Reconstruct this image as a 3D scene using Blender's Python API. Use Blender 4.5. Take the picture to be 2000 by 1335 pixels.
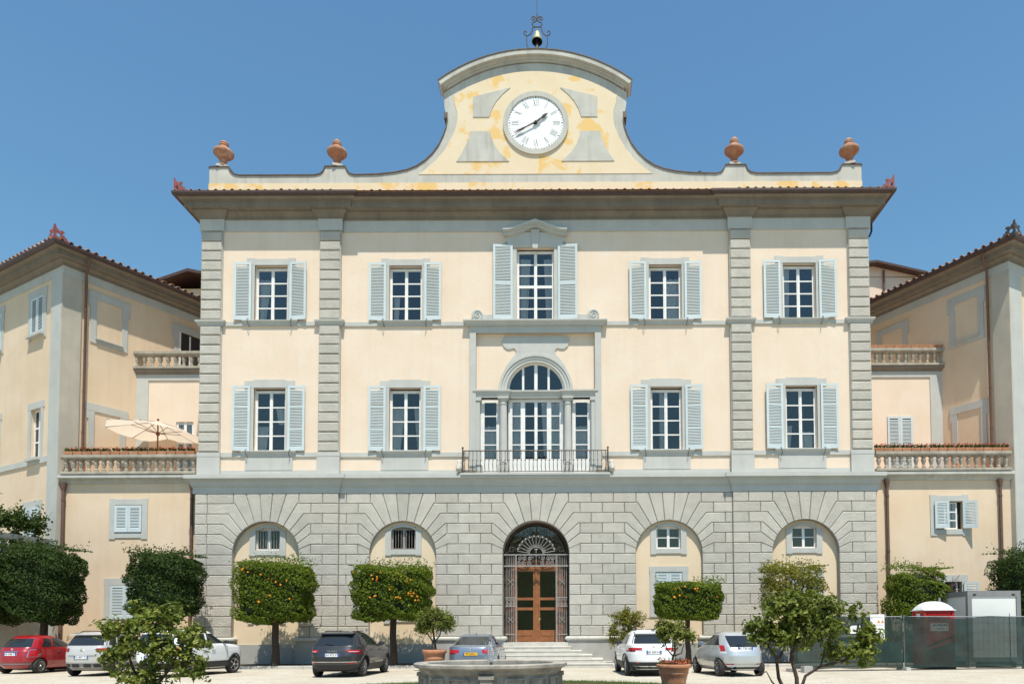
import bpy, bmesh, math, random
import numpy as np
from mathutils import Vector, Matrix, Quaternion
for _o in list(bpy.data.objects): bpy.data.objects.remove(_o, do_unlink=True)
R = math.radians
scene = bpy.context.scene
col = scene.collection
# ------------------------------------------------------------------ camera, sky, sun, exposure
cam_d = bpy.data.cameras.new('camera'); cam = bpy.data.objects.new('camera', cam_d); col.objects.link(cam)
cam_d.sensor_width = 36.0; cam_d.lens = 1450.0 / 2000.0 * 36.0
cam_d.shift_x = -0.062; cam_d.shift_y = 0.2512
cam_d.clip_end = 3000.0
cam.location = (1.82, -34.24, 1.55)
cam.rotation_euler = (Matrix.Rotation(R(92.453), 4, 'X') @ Matrix.Rotation(R(-0.25), 4, 'Z')).to_euler()
scene.camera = cam
SUN_EL, SUN_AZ = R(66.0), R(13.0)           # azimuth: to the right of the facade's normal, behind the camera
world = bpy.data.worlds.new('World'); scene.world = world; world.use_nodes = True
wn = world.node_tree.nodes; wl = world.node_tree.links
bgn = wn['Background']; bgn.inputs['Strength'].default_value = 0.112
sky = wn.new('ShaderNodeTexSky'); sky.sky_type = 'NISHITA'; sky.sun_disc = False
sky.sun_elevation = SUN_EL; sky.sun_rotation = math.pi - SUN_AZ
sky.altitude = 50.0; sky.air_density = 1.85; sky.dust_density = 0.3; sky.ozone_density = 10.0
tint = wn.new('ShaderNodeMix'); tint.data_type = 'RGBA'; tint.blend_type = 'MULTIPLY'; tint.inputs[0].default_value = 1.0; tint.inputs[7].default_value = (0.86, 1.01, 0.975, 1)   # even grade of the whole sky
wl.new(sky.outputs['Color'], tint.inputs[6]); wl.new(tint.outputs[2], bgn.inputs['Color'])
sun_d = bpy.data.lights.new('sun', 'SUN'); sun_d.energy = 4.9; sun_d.angle = R(0.53); sun_d.color = (1.0, 0.935, 0.825)
sun = bpy.data.objects.new('sun', sun_d); col.objects.link(sun)
S_DIR = Vector((math.sin(SUN_AZ) * math.cos(SUN_EL), -math.cos(SUN_AZ) * math.cos(SUN_EL), math.sin(SUN_EL)))
sun.rotation_euler = (-S_DIR).to_track_quat('-Z', 'Y').to_euler()
sun.location = (10, -30, 60)
vs = scene.view_settings; vs.view_transform = 'Standard'; vs.look = 'None'; vs.gamma = 1.0; vs.use_curve_mapping = False
vs.exposure = 0.30
# ------------------------------------------------------------------ materials
M = {}
def _tree(name):
    m = bpy.data.materials.new(name); m.use_nodes = True
    nt = m.node_tree; return m, nt, nt.nodes['Principled BSDF'], nt.nodes, nt.links
def noise(nt, vec, scale, detail=4.0, rough=0.55, dist=0.0):
    n = nt.nodes.new('ShaderNodeTexNoise'); n.inputs['Scale'].default_value = scale; n.inputs['Detail'].default_value = detail
    n.inputs['Roughness'].default_value = rough; n.inputs['Distortion'].default_value = dist
    if vec is not None: nt.links.new(vec, n.inputs['Vector'])
    return n.outputs['Fac']
def ramp(nt, fac, a, b, ca=(0, 0, 0, 1), cb=(1, 1, 1, 1)):
    r = nt.nodes.new('ShaderNodeValToRGB'); r.color_ramp.elements[0].position = a; r.color_ramp.elements[1].position = b
    r.color_ramp.elements[0].color = ca; r.color_ramp.elements[1].color = cb
    nt.links.new(fac, r.inputs['Fac']); return r.outputs['Color']
def mix(nt, fac, a, b, mode='MIX'):
    n = nt.nodes.new('ShaderNodeMix'); n.data_type = 'RGBA'; n.blend_type = mode
    for i, v in ((0, fac), (6, a), (7, b)):
        if isinstance(v, bpy.types.NodeSocket): nt.links.new(v, n.inputs[i])
        elif i == 0: n.inputs[0].default_value = v
        else: n.inputs[i].default_value = (*v, 1) if len(v) == 3 else v
    return n.outputs[2]
def position(nt, scale=(1, 1, 1), world=True):
    if world:
        g = nt.nodes.new('ShaderNodeNewGeometry').outputs['Position']
    else:
        g = nt.nodes.new('ShaderNodeTexCoord').outputs['Object']
    mp = nt.nodes.new('ShaderNodeMapping'); mp.inputs['Scale'].default_value = scale
    nt.links.new(g, mp.inputs['Vector']); return mp.outputs['Vector']
def bump(nt, bsdf, h, strength, dist):
    b = nt.nodes.new('ShaderNodeBump'); b.inputs['Strength'].default_value = strength; b.inputs['Distance'].default_value = dist
    nt.links.new(h, b.inputs['Height']); nt.links.new(b.outputs['Normal'], bsdf.inputs['Normal'])
def surf(name, c1, c2=None, scale=3.0, rough=0.85, bs=0.0, bscale=20.0, bdist=0.01, spec=0.3, metal=0.0, streak=0.0,
         streakc=(0.1, 0.09, 0.08), patch=None, rnd=0.0, world=True, lo=0.35, hi=0.65, coat=0.0):
    m, nt, b, N, L = _tree(name)
    b.inputs['Roughness'].default_value = rough; b.inputs['Metallic'].default_value = metal
    b.inputs['Specular IOR Level'].default_value = spec; b.inputs['Coat Weight'].default_value = coat
    c2 = c2 or c1
    v = position(nt, world=world)
    c = mix(nt, ramp(nt, noise(nt, v, scale, 6.0, 0.6), lo, hi), c1, c2)
    if patch:                                   # patch = (colour, scale, lo, hi)
        c = mix(nt, ramp(nt, noise(nt, v, patch[1], 5.0, 0.62, 0.4), patch[2], patch[3]), c, patch[0])
    if streak:
        vv = position(nt, (2.2, 2.2, 0.16), world)
        f = ramp(nt, noise(nt, vv, 1.6, 5.0, 0.6), 0.5, 0.78)
        f2 = mix(nt, streak, (0, 0, 0), f)
        c = mix(nt, f2, c, streakc)
    if rnd:
        oi = N.new('ShaderNodeObjectInfo')
        hv = N.new('ShaderNodeHueSaturation'); mr = N.new('ShaderNodeMapRange')
        mr.inputs['To Min'].default_value = 1 - rnd; mr.inputs['To Max'].default_value = 1 + rnd
        L.new(oi.outputs['Random'], mr.inputs['Value']); L.new(mr.outputs['Result'], hv.inputs['Value']); L.new(c, hv.inputs['Color'])
        c = hv.outputs['Color']
    L.new(c, b.inputs['Base Color'])
    if bs: bump(nt, b, noise(nt, v, bscale, 5.0, 0.6), bs, bdist)
    M[name] = m; return m
surf('plaster', (0.765, 0.64, 0.515), (0.725, 0.59, 0.455), 0.55, 0.92, 0.45, 7.0, 0.015, 0.15, streak=0.22, streakc=(0.58, 0.485, 0.37), patch=((0.725, 0.65, 0.55), 1.3, 0.55, 0.8))
surf('plaster_side', (0.72, 0.585, 0.435), (0.665, 0.51, 0.35), 0.45, 0.92, 0.35, 9.0, 0.012, 0.15, streak=0.3, streakc=(0.57, 0.43, 0.285), patch=((0.66, 0.52, 0.38), 0.9, 0.56, 0.85))
surf('plaster_arch', (0.72, 0.60, 0.44), (0.70, 0.555, 0.385), 0.6, 0.92, 0.3, 9.0, 0.012, 0.15, streak=0.12, streakc=(0.6, 0.48, 0.33))
surf('plaster_gable', (0.74, 0.63, 0.46), (0.72, 0.595, 0.41), 0.9, 0.92, 0.3, 9.0, 0.012, 0.15, patch=((0.745, 0.51, 0.21), 0.85, 0.53, 0.59))
surf('stone', (0.505, 0.51, 0.475), (0.455, 0.46, 0.43), 1.3, 0.9, 0.3, 24.0, 0.008, 0.2, streak=0.25, streakc=(0.36, 0.36, 0.35), patch=((0.5, 0.5, 0.46), 0.7, 0.55, 0.8))
surf('stone_old', (0.55, 0.54, 0.485), (0.46, 0.45, 0.40), 1.0, 0.9, 0.3, 20.0, 0.008, 0.2, streak=0.5, streakc=(0.27, 0.26, 0.24), patch=((0.58, 0.52, 0.38), 0.8, 0.6, 0.75))
surf('rock_face', (0.525, 0.50, 0.44), (0.45, 0.43, 0.38), 2.2, 0.93, 0.9, 15.0, 0.042, 0.15, rnd=0.07, streak=0.12, streakc=(0.36, 0.34, 0.30), patch=((0.50, 0.46, 0.40), 0.35, 0.5, 0.8))
surf('joint', (0.38, 0.355, 0.315), (0.31, 0.29, 0.26), 3.0, 0.95)
surf('shaded_cornice_stone', (0.25, 0.215, 0.172), (0.19, 0.165, 0.135), 0.8, 0.92, 0.25, 18.0, 0.008, 0.15, streak=0.5, streakc=(0.13, 0.115, 0.1))  # brown cornice stone, darkened further so its colour carries the shade
surf('baluster_stone', (0.44, 0.40, 0.325), (0.30, 0.27, 0.22), 2.5, 0.92, 0.4, 18.0, 0.01, 0.15, streak=0.5, streakc=(0.2, 0.18, 0.15))
surf('stone_tan', (0.50, 0.455, 0.37), (0.42, 0.385, 0.32), 0.8, 0.92, 0.25, 18.0, 0.008, 0.15, streak=0.4, streakc=(0.36, 0.34, 0.3))
surf('travertine', (0.58, 0.56, 0.50), (0.48, 0.46, 0.41), 2.5, 0.85, 0.3, 30.0, 0.004, 0.2, streak=0.2, streakc=(0.4, 0.37, 0.32))
surf('fountain_stone', (0.42, 0.385, 0.325), (0.25, 0.228, 0.195), 4.0, 0.85, 0.5, 40.0, 0.006, 0.2, streak=0.75, streakc=(0.17, 0.155, 0.135))
surf('white_wood', (0.80, 0.80, 0.78), (0.72, 0.71, 0.68), 4.0, 0.45, spec=0.4)
surf('shutter_paint', (0.56, 0.635, 0.645), (0.52, 0.59, 0.60), 2.0, 0.55, spec=0.3, rnd=0.04)
surf('louvre_paint', (0.51, 0.57, 0.57), (0.47, 0.53, 0.53), 2.0, 0.6, spec=0.25)
surf('brown_metal', (0.085, 0.05, 0.04), (0.06, 0.036, 0.03), 6.0, 0.5, spec=0.4)
surf('pipe_paint', (0.17, 0.095, 0.07), (0.12, 0.068, 0.052), 6.0, 0.5, spec=0.4)
surf('copper_cap', (0.13, 0.105, 0.085), (0.09, 0.07, 0.06), 4.0, 0.6, metal=0.3)
surf('iron', (0.13, 0.11, 0.095), (0.075, 0.062, 0.055), 12.0, 0.6, metal=0.4)
surf('iron_grey', (0.40, 0.385, 0.36), (0.27, 0.25, 0.23), 9.0, 0.55, metal=0.25)
surf('red_iron', (0.30, 0.09, 0.075), (0.20, 0.06, 0.05), 9.0, 0.6)
surf('bronze', (0.46, 0.44, 0.27), (0.33, 0.33, 0.2), 6.0, 0.5, metal=0.5, world=False)
surf('terracotta', (0.52, 0.25, 0.14), (0.43, 0.19, 0.10), 5.0, 0.85, 0.3, 30.0, 0.004, rnd=0.08, patch=((0.55, 0.36, 0.25), 4.0, 0.56, 0.75))
surf('urn_clay', (0.44, 0.235, 0.15), (0.34, 0.15, 0.085), 3.0, 0.88, 0.4, 25.0, 0.006, patch=((0.5, 0.38, 0.3), 2.2, 0.55, 0.72))
surf('roof_tile', (0.36, 0.19, 0.12), (0.24, 0.13, 0.09), 5.0, 0.9, rnd=0.25, patch=((0.4, 0.33, 0.25), 3.0, 0.5, 0.75))
surf('dark_room', (0.035, 0.033, 0.032), rough=0.9)  # near-black stand-in for the shade of unlit rooms
surf('dark_wood', (0.30, 0.12, 0.045), (0.22, 0.08, 0.03), 7.0, 0.42, spec=0.45)
surf('parasol_wood', (0.22, 0.085, 0.035), (0.17, 0.06, 0.025), 7.0, 0.5)
surf('brass', (0.72, 0.55, 0.24), rough=0.3, metal=1.0)
surf('dial', (0.80, 0.82, 0.82), (0.77, 0.79, 0.79), 2.0, 0.5)
surf('black_paint', (0.02, 0.02, 0.02), rough=0.5)
surf('asphalt_dark', (0.06, 0.055, 0.05), (0.04, 0.04, 0.035), 6.0, 0.9)
surf('soil', (0.09, 0.065, 0.04), (0.05, 0.04, 0.025), 7.0, 0.95, 0.5, 30.0, 0.02)
surf('rubber', (0.028, 0.027, 0.026), (0.04, 0.037, 0.033), 8.0, 0.85, world=False)
surf('plastic_black', (0.035, 0.035, 0.037), rough=0.6)
surf('plastic_grey', (0.23, 0.23, 0.235), rough=0.5)
surf('rim_alloy', (0.50, 0.50, 0.50), rough=0.32, metal=0.8)
surf('chrome', (0.75, 0.75, 0.76), rough=0.15, metal=1.0)
surf('plate_white', (0.75, 0.76, 0.78), rough=0.4)
surf('plate_yellow', (0.72, 0.42, 0.03), rough=0.4)
surf('plate_blue', (0.02, 0.10, 0.42), rough=0.4)
surf('paper_white', (0.78, 0.78, 0.76), rough=0.7)
surf('sign_orange', (0.75, 0.25, 0.03), rough=0.6)
surf('container_white', (0.76, 0.77, 0.74), (0.72, 0.73, 0.70), 1.5, 0.45, streak=0.15, streakc=(0.5, 0.5, 0.47))
surf('container_grey', (0.25, 0.25, 0.255), (0.21, 0.21, 0.215), 3.0, 0.5)
surf('toilet_red', (0.55, 0.02, 0.02), (0.45, 0.015, 0.015), 2.0, 0.45)
surf('toilet_roof', (0.74, 0.77, 0.77), rough=0.5)
surf('galvanised', (0.42, 0.44, 0.45), (0.33, 0.35, 0.36), 10.0, 0.45, metal=0.6)
surf('concrete', (0.42, 0.41, 0.38), (0.34, 0.33, 0.31), 5.0, 0.9, 0.3, 30.0, 0.004)
surf('dado', (0.40, 0.39, 0.365), (0.34, 0.33, 0.31), 1.2, 0.92, 0.2, 14.0, 0.006, streak=0.3, streakc=(0.27, 0.25, 0.23))
surf('bark', (0.07, 0.05, 0.036), (0.045, 0.033, 0.025), 14.0, 0.95, 0.7, 40.0, 0.01, world=False)
surf('dark_frame', (0.085, 0.05, 0.032), (0.06, 0.035, 0.022), 6.0, 0.5)
surf('bark_light', (0.085, 0.058, 0.042), (0.045, 0.032, 0.025), 16.0, 0.9, 0.6, 50.0, 0.006, world=False)
surf('orange_peel', (0.72, 0.30, 0.02), (0.62, 0.23, 0.012), 4.0, 0.5, world=False)
surf('petal', (0.55, 0.05, 0.035), (0.62, 0.16, 0.10), 20.0, 0.7)
surf('canvas', (0.80, 0.74, 0.63), rough=0.9)
def _cv():
    nt = M['canvas'].node_tree; t = nt.nodes.new('ShaderNodeBsdfTranslucent'); t.inputs['Color'].default_value = (0.85, 0.78, 0.66, 1); ms = nt.nodes.new('ShaderNodeMixShader'); ms.inputs['Fac'].default_value = 0.45
    nt.links.new(nt.nodes['Principled BSDF'].outputs[0], ms.inputs[1]); nt.links.new(t.outputs[0], ms.inputs[2]); nt.links.new(ms.outputs[0], nt.nodes['Material Output'].inputs['Surface'])
_cv()
surf('kerb_stone', (0.52, 0.50, 0.45), (0.44, 0.42, 0.38), 2.0, 0.9, 0.3, 30.0, 0.004)
def paint(name, c, metal=0.0, rough=0.3, coat=0.8):
    m, nt, b, N, L = _tree(name)
    b.inputs['Base Color'].default_value = (*c, 1); b.inputs['Metallic'].default_value = metal; b.inputs['Roughness'].default_value = rough
    b.inputs['Coat Weight'].default_value = coat; b.inputs['Coat Roughness'].default_value = 0.05
    v = position(nt, world=False)                   # faint road dust
    bump(nt, b, noise(nt, v, 2.5, 2.0), 0.02, 0.01)
    L.new(mix(nt, ramp(nt, noise(nt, v, 3.0, 5.0), 0.4, 0.9), c, tuple(0.9 * x + 0.02 for x in c)), b.inputs['Base Color'])
    M[name] = m
paint('paint_red', (0.30, 0.004, 0.010)); paint('paint_grey_beige', (0.52, 0.51, 0.48), 0.2)
paint('paint_white', (0.80, 0.82, 0.82)); paint('paint_pale', (0.66, 0.73, 0.72)); paint('paint_dark', (0.03, 0.03, 0.033), 0.3, 0.35)
paint('paint_blue_grey', (0.22, 0.27, 0.34), 0.6, 0.32); paint('paint_silver', (0.56, 0.58, 0.58), 0.55, 0.35)
def glassy(name, c, rough=0.03, spec=0.6):
    m, nt, b, N, L = _tree(name)
    b.inputs['Base Color'].default_value = (*c, 1); b.inputs['Roughness'].default_value = rough; b.inputs['Specular IOR Level'].default_value = spec
    M[name] = m
glassy('car_glass', (0.02, 0.024, 0.028)); glassy('tail_red', (0.42, 0.01, 0.015), 0.12); glassy('lamp_clear', (0.7, 0.7, 0.7), 0.1)
glassy('tail_dark', (0.16, 0.006, 0.012), 0.1)
def thin_glass(name, tint, refl):
    m = bpy.data.materials.new(name); m.use_nodes = True; nt = m.node_tree; N = nt.nodes; L = nt.links
    N.remove(N['Principled BSDF'])
    tr = N.new('ShaderNodeBsdfTransparent'); tr.inputs['Color'].default_value = (*tint, 1)
    gl = N.new('ShaderNodeBsdfGlossy'); gl.inputs['Roughness'].default_value = 0.02; gl.inputs['Color'].default_value = (1.0, 0.95, 0.9, 1)
    lw = N.new('ShaderNodeFresnel'); lw.inputs['IOR'].default_value = refl
    mx = N.new('ShaderNodeMixShader')
    v = position(nt); bp = N.new('ShaderNodeBump'); bp.inputs['Strength'].default_value = 0.06; bp.inputs['Distance'].default_value = 0.05
    L.new(noise(nt, v, 1.2, 1.0), bp.inputs['Height']); L.new(bp.outputs['Normal'], gl.inputs['Normal'])
    L.new(lw.outputs['Fac'], mx.inputs['Fac']); L.new(tr.outputs[0], mx.inputs[1]); L.new(gl.outputs[0], mx.inputs[2])
    L.new(mx.outputs[0], N['Material Output'].inputs['Surface']); M[name] = m
thin_glass('pane_glass', (0.84, 0.86, 0.87), 1.62)
def leafmat(name, c1, c2, c3, trans=0.3, rough=0.6):
    m, nt, b, N, L = _tree(name)
    g = N.new('ShaderNodeNewGeometry')
    rp = N.new('ShaderNodeValToRGB'); e = rp.color_ramp.elements
    e[0].position = 0.0; e[0].color = (*c1, 1); e[1].position = 1.0; e[1].color = (*c3, 1)
    k = e.new(0.62); k.color = (*c2, 1)
    L.new(g.outputs['Random Per Island'], rp.inputs['Fac'])
    c = mix(nt, ramp(nt, noise(nt, position(nt), 1.6, 3.0), 0.3, 0.7), rp.outputs['Color'], tuple(0.6 * x for x in c2))
    L.new(c, b.inputs['Base Color']); b.inputs['Roughness'].default_value = rough; b.inputs['Specular IOR Level'].default_value = 0.22
    t = N.new('ShaderNodeBsdfTranslucent'); tc = mix(nt, 0.5, c, (0.14, 0.20, 0.02)); L.new(tc, t.inputs['Color'])
    ms = N.new('ShaderNodeMixShader'); ms.inputs['Fac'].default_value = trans
    L.new(b.outputs[0], ms.inputs[1]); L.new(t.outputs[0], ms.inputs[2]); L.new(ms.outputs[0], N['Material Output'].inputs['Surface'])
    M[name] = m
leafmat('leaf_dark', (0.022, 0.05, 0.012), (0.042, 0.082, 0.016), (0.10, 0.15, 0.022), 0.25)
leafmat('leaf_orange', (0.06, 0.115, 0.010), (0.16, 0.235, 0.018), (0.35, 0.37, 0.04), 0.38)
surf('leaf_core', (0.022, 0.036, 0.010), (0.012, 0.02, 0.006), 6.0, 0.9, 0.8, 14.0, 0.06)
leafmat('leaf_yellow', (0.11, 0.135, 0.018), (0.27, 0.26, 0.034), (0.48, 0.40, 0.065), 0.36)
leafmat('leaf_light', (0.10, 0.145, 0.028), (0.23, 0.27, 0.05), (0.44, 0.43, 0.10), 0.36)
leafmat('leaf_citrus', (0.085, 0.13, 0.022), (0.20, 0.25, 0.042), (0.46, 0.45, 0.11), 0.38, 0.4)
leafmat('leaf_ivy', (0.03, 0.06, 0.014), (0.06, 0.105, 0.02), (0.11, 0.16, 0.035))
surf('added_ground_green', (0.07, 0.10, 0.03), (0.045, 0.07, 0.02), 0.05, 0.95, patch=((0.11, 0.11, 0.045), 0.02, 0.5, 0.7))
leafmat('grass_blade', (0.10, 0.20, 0.03), (0.17, 0.29, 0.045), (0.24, 0.34, 0.07), 0.35, 0.6)
def netmat():
    m, nt, b, N, L = _tree('green_net')
    v = position(nt)
    b.inputs['Roughness'].default_value = 0.5; b.inputs['Specular IOR Level'].default_value = 0.35
    L.new(mix(nt, ramp(nt, noise(nt, v, 2.0, 4.0), 0.35, 0.65), (0.010, 0.026, 0.022), (0.019, 0.042, 0.035)), b.inputs['Base Color'])
    tr = N.new('ShaderNodeBsdfTransparent'); ms = N.new('ShaderNodeMixShader'); ms.inputs['Fac'].default_value = 0.13
    L.new(b.outputs[0], ms.inputs[1]); L.new(tr.outputs[0], ms.inputs[2]); L.new(ms.outputs[0], N['Material Output'].inputs['Surface'])
    bump(nt, b, noise(nt, position(nt, (1.0, 1.0, 2.5)), 1.6, 3.0, 0.5, 0.4), 0.22, 0.08); M['green_net'] = m
netmat()
def curtain_mat():
    m, nt, b, N, L = _tree('curtain')
    b.inputs['Base Color'].default_value = (0.86, 0.85, 0.82, 1); b.inputs['Roughness'].default_value = 0.9; M['curtain'] = m
curtain_mat()
def gravel_mat():
    m, nt, b, N, L = _tree('gravel'); v = position(nt)
    vo = N.new('ShaderNodeTexVoronoi'); vo.inputs['Scale'].default_value = 26.0; L.new(v, vo.inputs['Vector'])
    hs = N.new('ShaderNodeSeparateColor'); L.new(vo.outputs['Color'], hs.inputs['Color'])
    c = mix(nt, hs.outputs['Red'], (0.43, 0.395, 0.325), (0.59, 0.55, 0.465))
    c = mix(nt, ramp(nt, noise(nt, v, 0.5, 6.0, 0.65), 0.4, 0.7), c, (0.43, 0.385, 0.295))
    c = mix(nt, ramp(nt, noise(nt, v, 2.3, 5.0, 0.6), 0.55, 0.75), c, (0.33, 0.295, 0.235))
    c = mix(nt, ramp(nt, noise(nt, position(nt, (0.35, 1.6, 1)), 1.1, 5.0, 0.65, 1.2), 0.56, 0.72), c, (0.37, 0.335, 0.265))
    c = mix(nt, ramp(nt, noise(nt, v, 14.0, 3.0, 0.7), 0.6, 0.72), c, (0.27, 0.25, 0.21))
    L.new(c, b.inputs['Base Color']); b.inputs['Roughness'].default_value = 0.95; b.inputs['Specular IOR Level'].default_value = 0.1
    bump(nt, b, vo.outputs['Distance'], 0.6, 0.03); M['gravel'] = m
gravel_mat()
def water_mat():
    m, nt, b, N, L = _tree('water'); b.inputs['Base Color'].default_value = (0.05, 0.07, 0.06, 1); b.inputs['Roughness'].default_value = 0.06
    b.inputs['Specular IOR Level'].default_value = 0.6; bump(nt, b, noise(nt, position(nt), 9.0, 3.0), 0.5, 0.03); M['water'] = m
    m, nt, b, N, L = _tree('spray'); b.inputs['Base Color'].default_value = (0.9, 0.93, 0.95, 1); b.inputs['Roughness'].default_value = 0.08
    b.inputs['Transmission Weight'].default_value = 0.75; b.inputs['IOR'].default_value = 1.33; M['spray'] = m
water_mat()
# ------------------------------------------------------------------ mesh helpers
FACE = lambda u, v, w: (u, w, v)                # elevation drawing: u = x, v = z, w = y
class MB:
    def __init__(s): s.v = []; s.f = []
    def add(s, vs, fs):
        k = len(s.v); s.v += [tuple(p) for p in vs]; s.f += [tuple(i + k for i in f) for f in fs]; return s
    def prism(s, poly, a, b, fn=FACE, back=True):
        n = len(poly)
        s.add([fn(u, v, a) for u, v in poly] + [fn(u, v, b) for u, v in poly],
              [tuple(range(n))] + ([tuple(range(2 * n - 1, n - 1, -1))] if back else []) + [(i, i + n, (i + 1) % n + n, (i + 1) % n) for i in range(n)]); return s
    def box(s, x0, x1, y0, y1, z0, z1, fn=None):
        vs = [(x, y, z) for x in (x0, x1) for y in (y0, y1) for z in (z0, z1)]
        if fn: vs = [fn(*p) for p in vs]
        s.add(vs, [(0, 1, 3, 2), (4, 6, 7, 5), (0, 4, 5, 1), (2, 3, 7, 6), (0, 2, 6, 4), (1, 5, 7, 3)]); return s
    def quad(s, *p): s.add(p, [tuple(range(len(p)))]); return s
    def lathe(s, prof, n=16, c=(0, 0, 0), cap=True, ax='z', ph=0.0, sx=1.0, sy=1.0):
        k = len(s.v); m = len(prof)
        for r, z in prof:
            for i in range(n):
                a = 2 * math.pi * i / n + ph; x, y = sx * r * math.cos(a), sy * r * math.sin(a)
                q = (x, y, z) if ax == 'z' else ((z, x, y) if ax == 'x' else (x, z, y))
                s.v.append((q[0] + c[0], q[1] + c[1], q[2] + c[2]))
        for j in range(m - 1):
            for i in range(n): s.f.append((k + j * n + i, k + j * n + (i + 1) % n, k + (j + 1) * n + (i + 1) % n, k + (j + 1) * n + i))
        if cap: s.f.append(tuple(k + i for i in range(n))[::-1]); s.f.append(tuple(k + (m - 1) * n + i for i in range(n)))
        return s
    def tube(s, path, r, n=6, closed=False):
        P = [Vector(p) for p in path]; k = len(s.v); m = len(P); up = None
        for j, p in enumerate(P):
            d = (P[(j + 1) % m] - P[j - 1]) if closed else (P[min(j + 1, m - 1)] - P[max(j - 1, 0)])
            if d.length < 1e-9: d = Vector((0, 0, 1))
            d.normalize()
            if up is None: up = Vector((0, 0, 1)) if abs(d.z) < 0.9 else Vector((1, 0, 0))
            x = d.cross(up)
            if x.length < 1e-6: x = d.cross(Vector((0, 1, 0.01)))
            x.normalize(); up = x.cross(d); rr = r[j] if isinstance(r, (list, tuple)) else r
            for i in range(n):
                a = 2 * math.pi * i / n; q = p + x * (rr * math.cos(a)) + up * (rr * math.sin(a)); s.v.append(tuple(q))
        for j in range(m if closed else m - 1):
            b = (j + 1) % m
            for i in range(n): s.f.append((k + j * n + i, k + j * n + (i + 1) % n, k + b * n + (i + 1) % n, k + b * n + i))
        if not closed: s.f.append(tuple(k + i for i in range(n))[::-1]); s.f.append(tuple(k + (m - 1) * n + i for i in range(n)))
        return s
    def grid(s, fn, nu, nv):
        k = len(s.v)
        for j in range(nv + 1):
            for i in range(nu + 1): s.v.append(tuple(fn(i / nu, j / nv)))
        for j in range(nv):
            for i in range(nu):
                a = k + j * (nu + 1) + i; s.f.append((a, a + 1, a + nu + 2, a + nu + 1))
        return s
    def sweep(s, prof, path, closed_prof=True, closed_path=False):
        # prof: (out, z) ; path: plan polyline, out is to the right of travel
        P = [Vector((p[0], p[1])) for p in path]; m = len(P); k = len(s.v); n = len(prof)
        for j in range(m):
            e1 = (P[j] - P[j - 1]) if (j > 0 or closed_path) else None
            e2 = (P[(j + 1) % m] - P[j]) if (j < m - 1 or closed_path) else None
            n1 = Vector((e1.y, -e1.x)).normalized() if e1 is not None else None
            n2 = Vector((e2.y, -e2.x)).normalized() if e2 is not None else None
            if n1 is None: o = n2
            elif n2 is None: o = n1
            else: o = (n1 + n2) / (1 + n1.dot(n2))
            for a, z in prof: s.v.append((P[j].x + o.x * a, P[j].y + o.y * a, z))
        q = n if closed_prof else n - 1
        for j in range(m if closed_path else m - 1):
            b = (j + 1) % m
            for i in range(q): s.f.append((k + j * n + i, k + j * n + (i + 1) % n, k + b * n + (i + 1) % n, k + b * n + i))
        if not closed_path and closed_prof: s.f.append(tuple(k + i for i in range(n))); s.f.append(tuple(k + (m - 1) * n + i for i in range(n))[::-1])
        return s
    def ribbon(s, path, y0, y1, t0, t1, closed=False):
        # strip following an elevation polyline (x, z), offset t0..t1 to the left of travel, from y0 to y1
        P = [Vector(p) for p in path]; m = len(P); k = len(s.v)
        for j in range(m):
            e1 = (P[j] - P[j - 1]) if (j > 0 or closed) else None
            e2 = (P[(j + 1) % m] - P[j]) if (j < m - 1 or closed) else None
            n1 = Vector((-e1.y, e1.x)).normalized() if e1 is not None else None
            n2 = Vector((-e2.y, e2.x)).normalized() if e2 is not None else None
            o = n2 if n1 is None else n1 if n2 is None else (n1 + n2) / max(0.3, 1 + n1.dot(n2))
            a = P[j] + o * t0; b = P[j] + o * t1
            s.v += [(a.x, y0, a.y), (b.x, y0, b.y), (b.x, y1, b.y), (a.x, y1, a.y)]
        for j in range(m if closed else m - 1):
            b = (j + 1) % m
            for i in range(4): s.f.append((k + j * 4 + i, k + j * 4 + (i + 1) % 4, k + b * 4 + (i + 1) % 4, k + b * 4 + i))
        if not closed: s.f.append((k, k + 1, k + 2, k + 3)); s.f.append(tuple(k + (m - 1) * 4 + i for i in (3, 2, 1, 0)))
        return s
    def mesh(s, name, mat, smooth=None):
        me = bpy.data.meshes.new(name); me.from_pydata(s.v, [], s.f)
        bm = bmesh.new(); bm.from_mesh(me); bmesh.ops.recalc_face_normals(bm, faces=bm.faces); bm.to_mesh(me); bm.free()
        me.materials.append(M[mat])
        if smooth: me.shade_smooth(); me.set_sharp_from_angle(angle=R(smooth))
        return me
    def build(s, name, mat, parent=None, loc=None, rz=None, smooth=None):
        return obj(name, s.mesh(name, mat, smooth), parent, loc, rz)
def obj(name, me, parent=None, loc=None, rz=None):
    o = bpy.data.objects.new(name, me); col.objects.link(o)
    if parent is not None: o.parent = parent
    if loc is not None: o.location = loc
    if rz is not None: o.rotation_euler = (0, 0, rz)
    return o
def tag(o, label=None, cat=None, group=None, kind=None):
    for k, v in (('label', label), ('category', cat), ('group', group), ('kind', kind)):
        if v: o[k] = v
    return o
def thing(name, label, cat, loc=(0, 0, 0), rz=0.0, group=None):
    o = bpy.data.objects.new(name, None); col.objects.link(o); o.location = loc; o.rotation_euler = (0, 0, rz); o.empty_display_size = 0.3
    return tag(o, label, cat, group)
CACHE = {}
def shared(key, fn):
    if key not in CACHE: CACHE[key] = fn()
    return CACHE[key]
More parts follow.
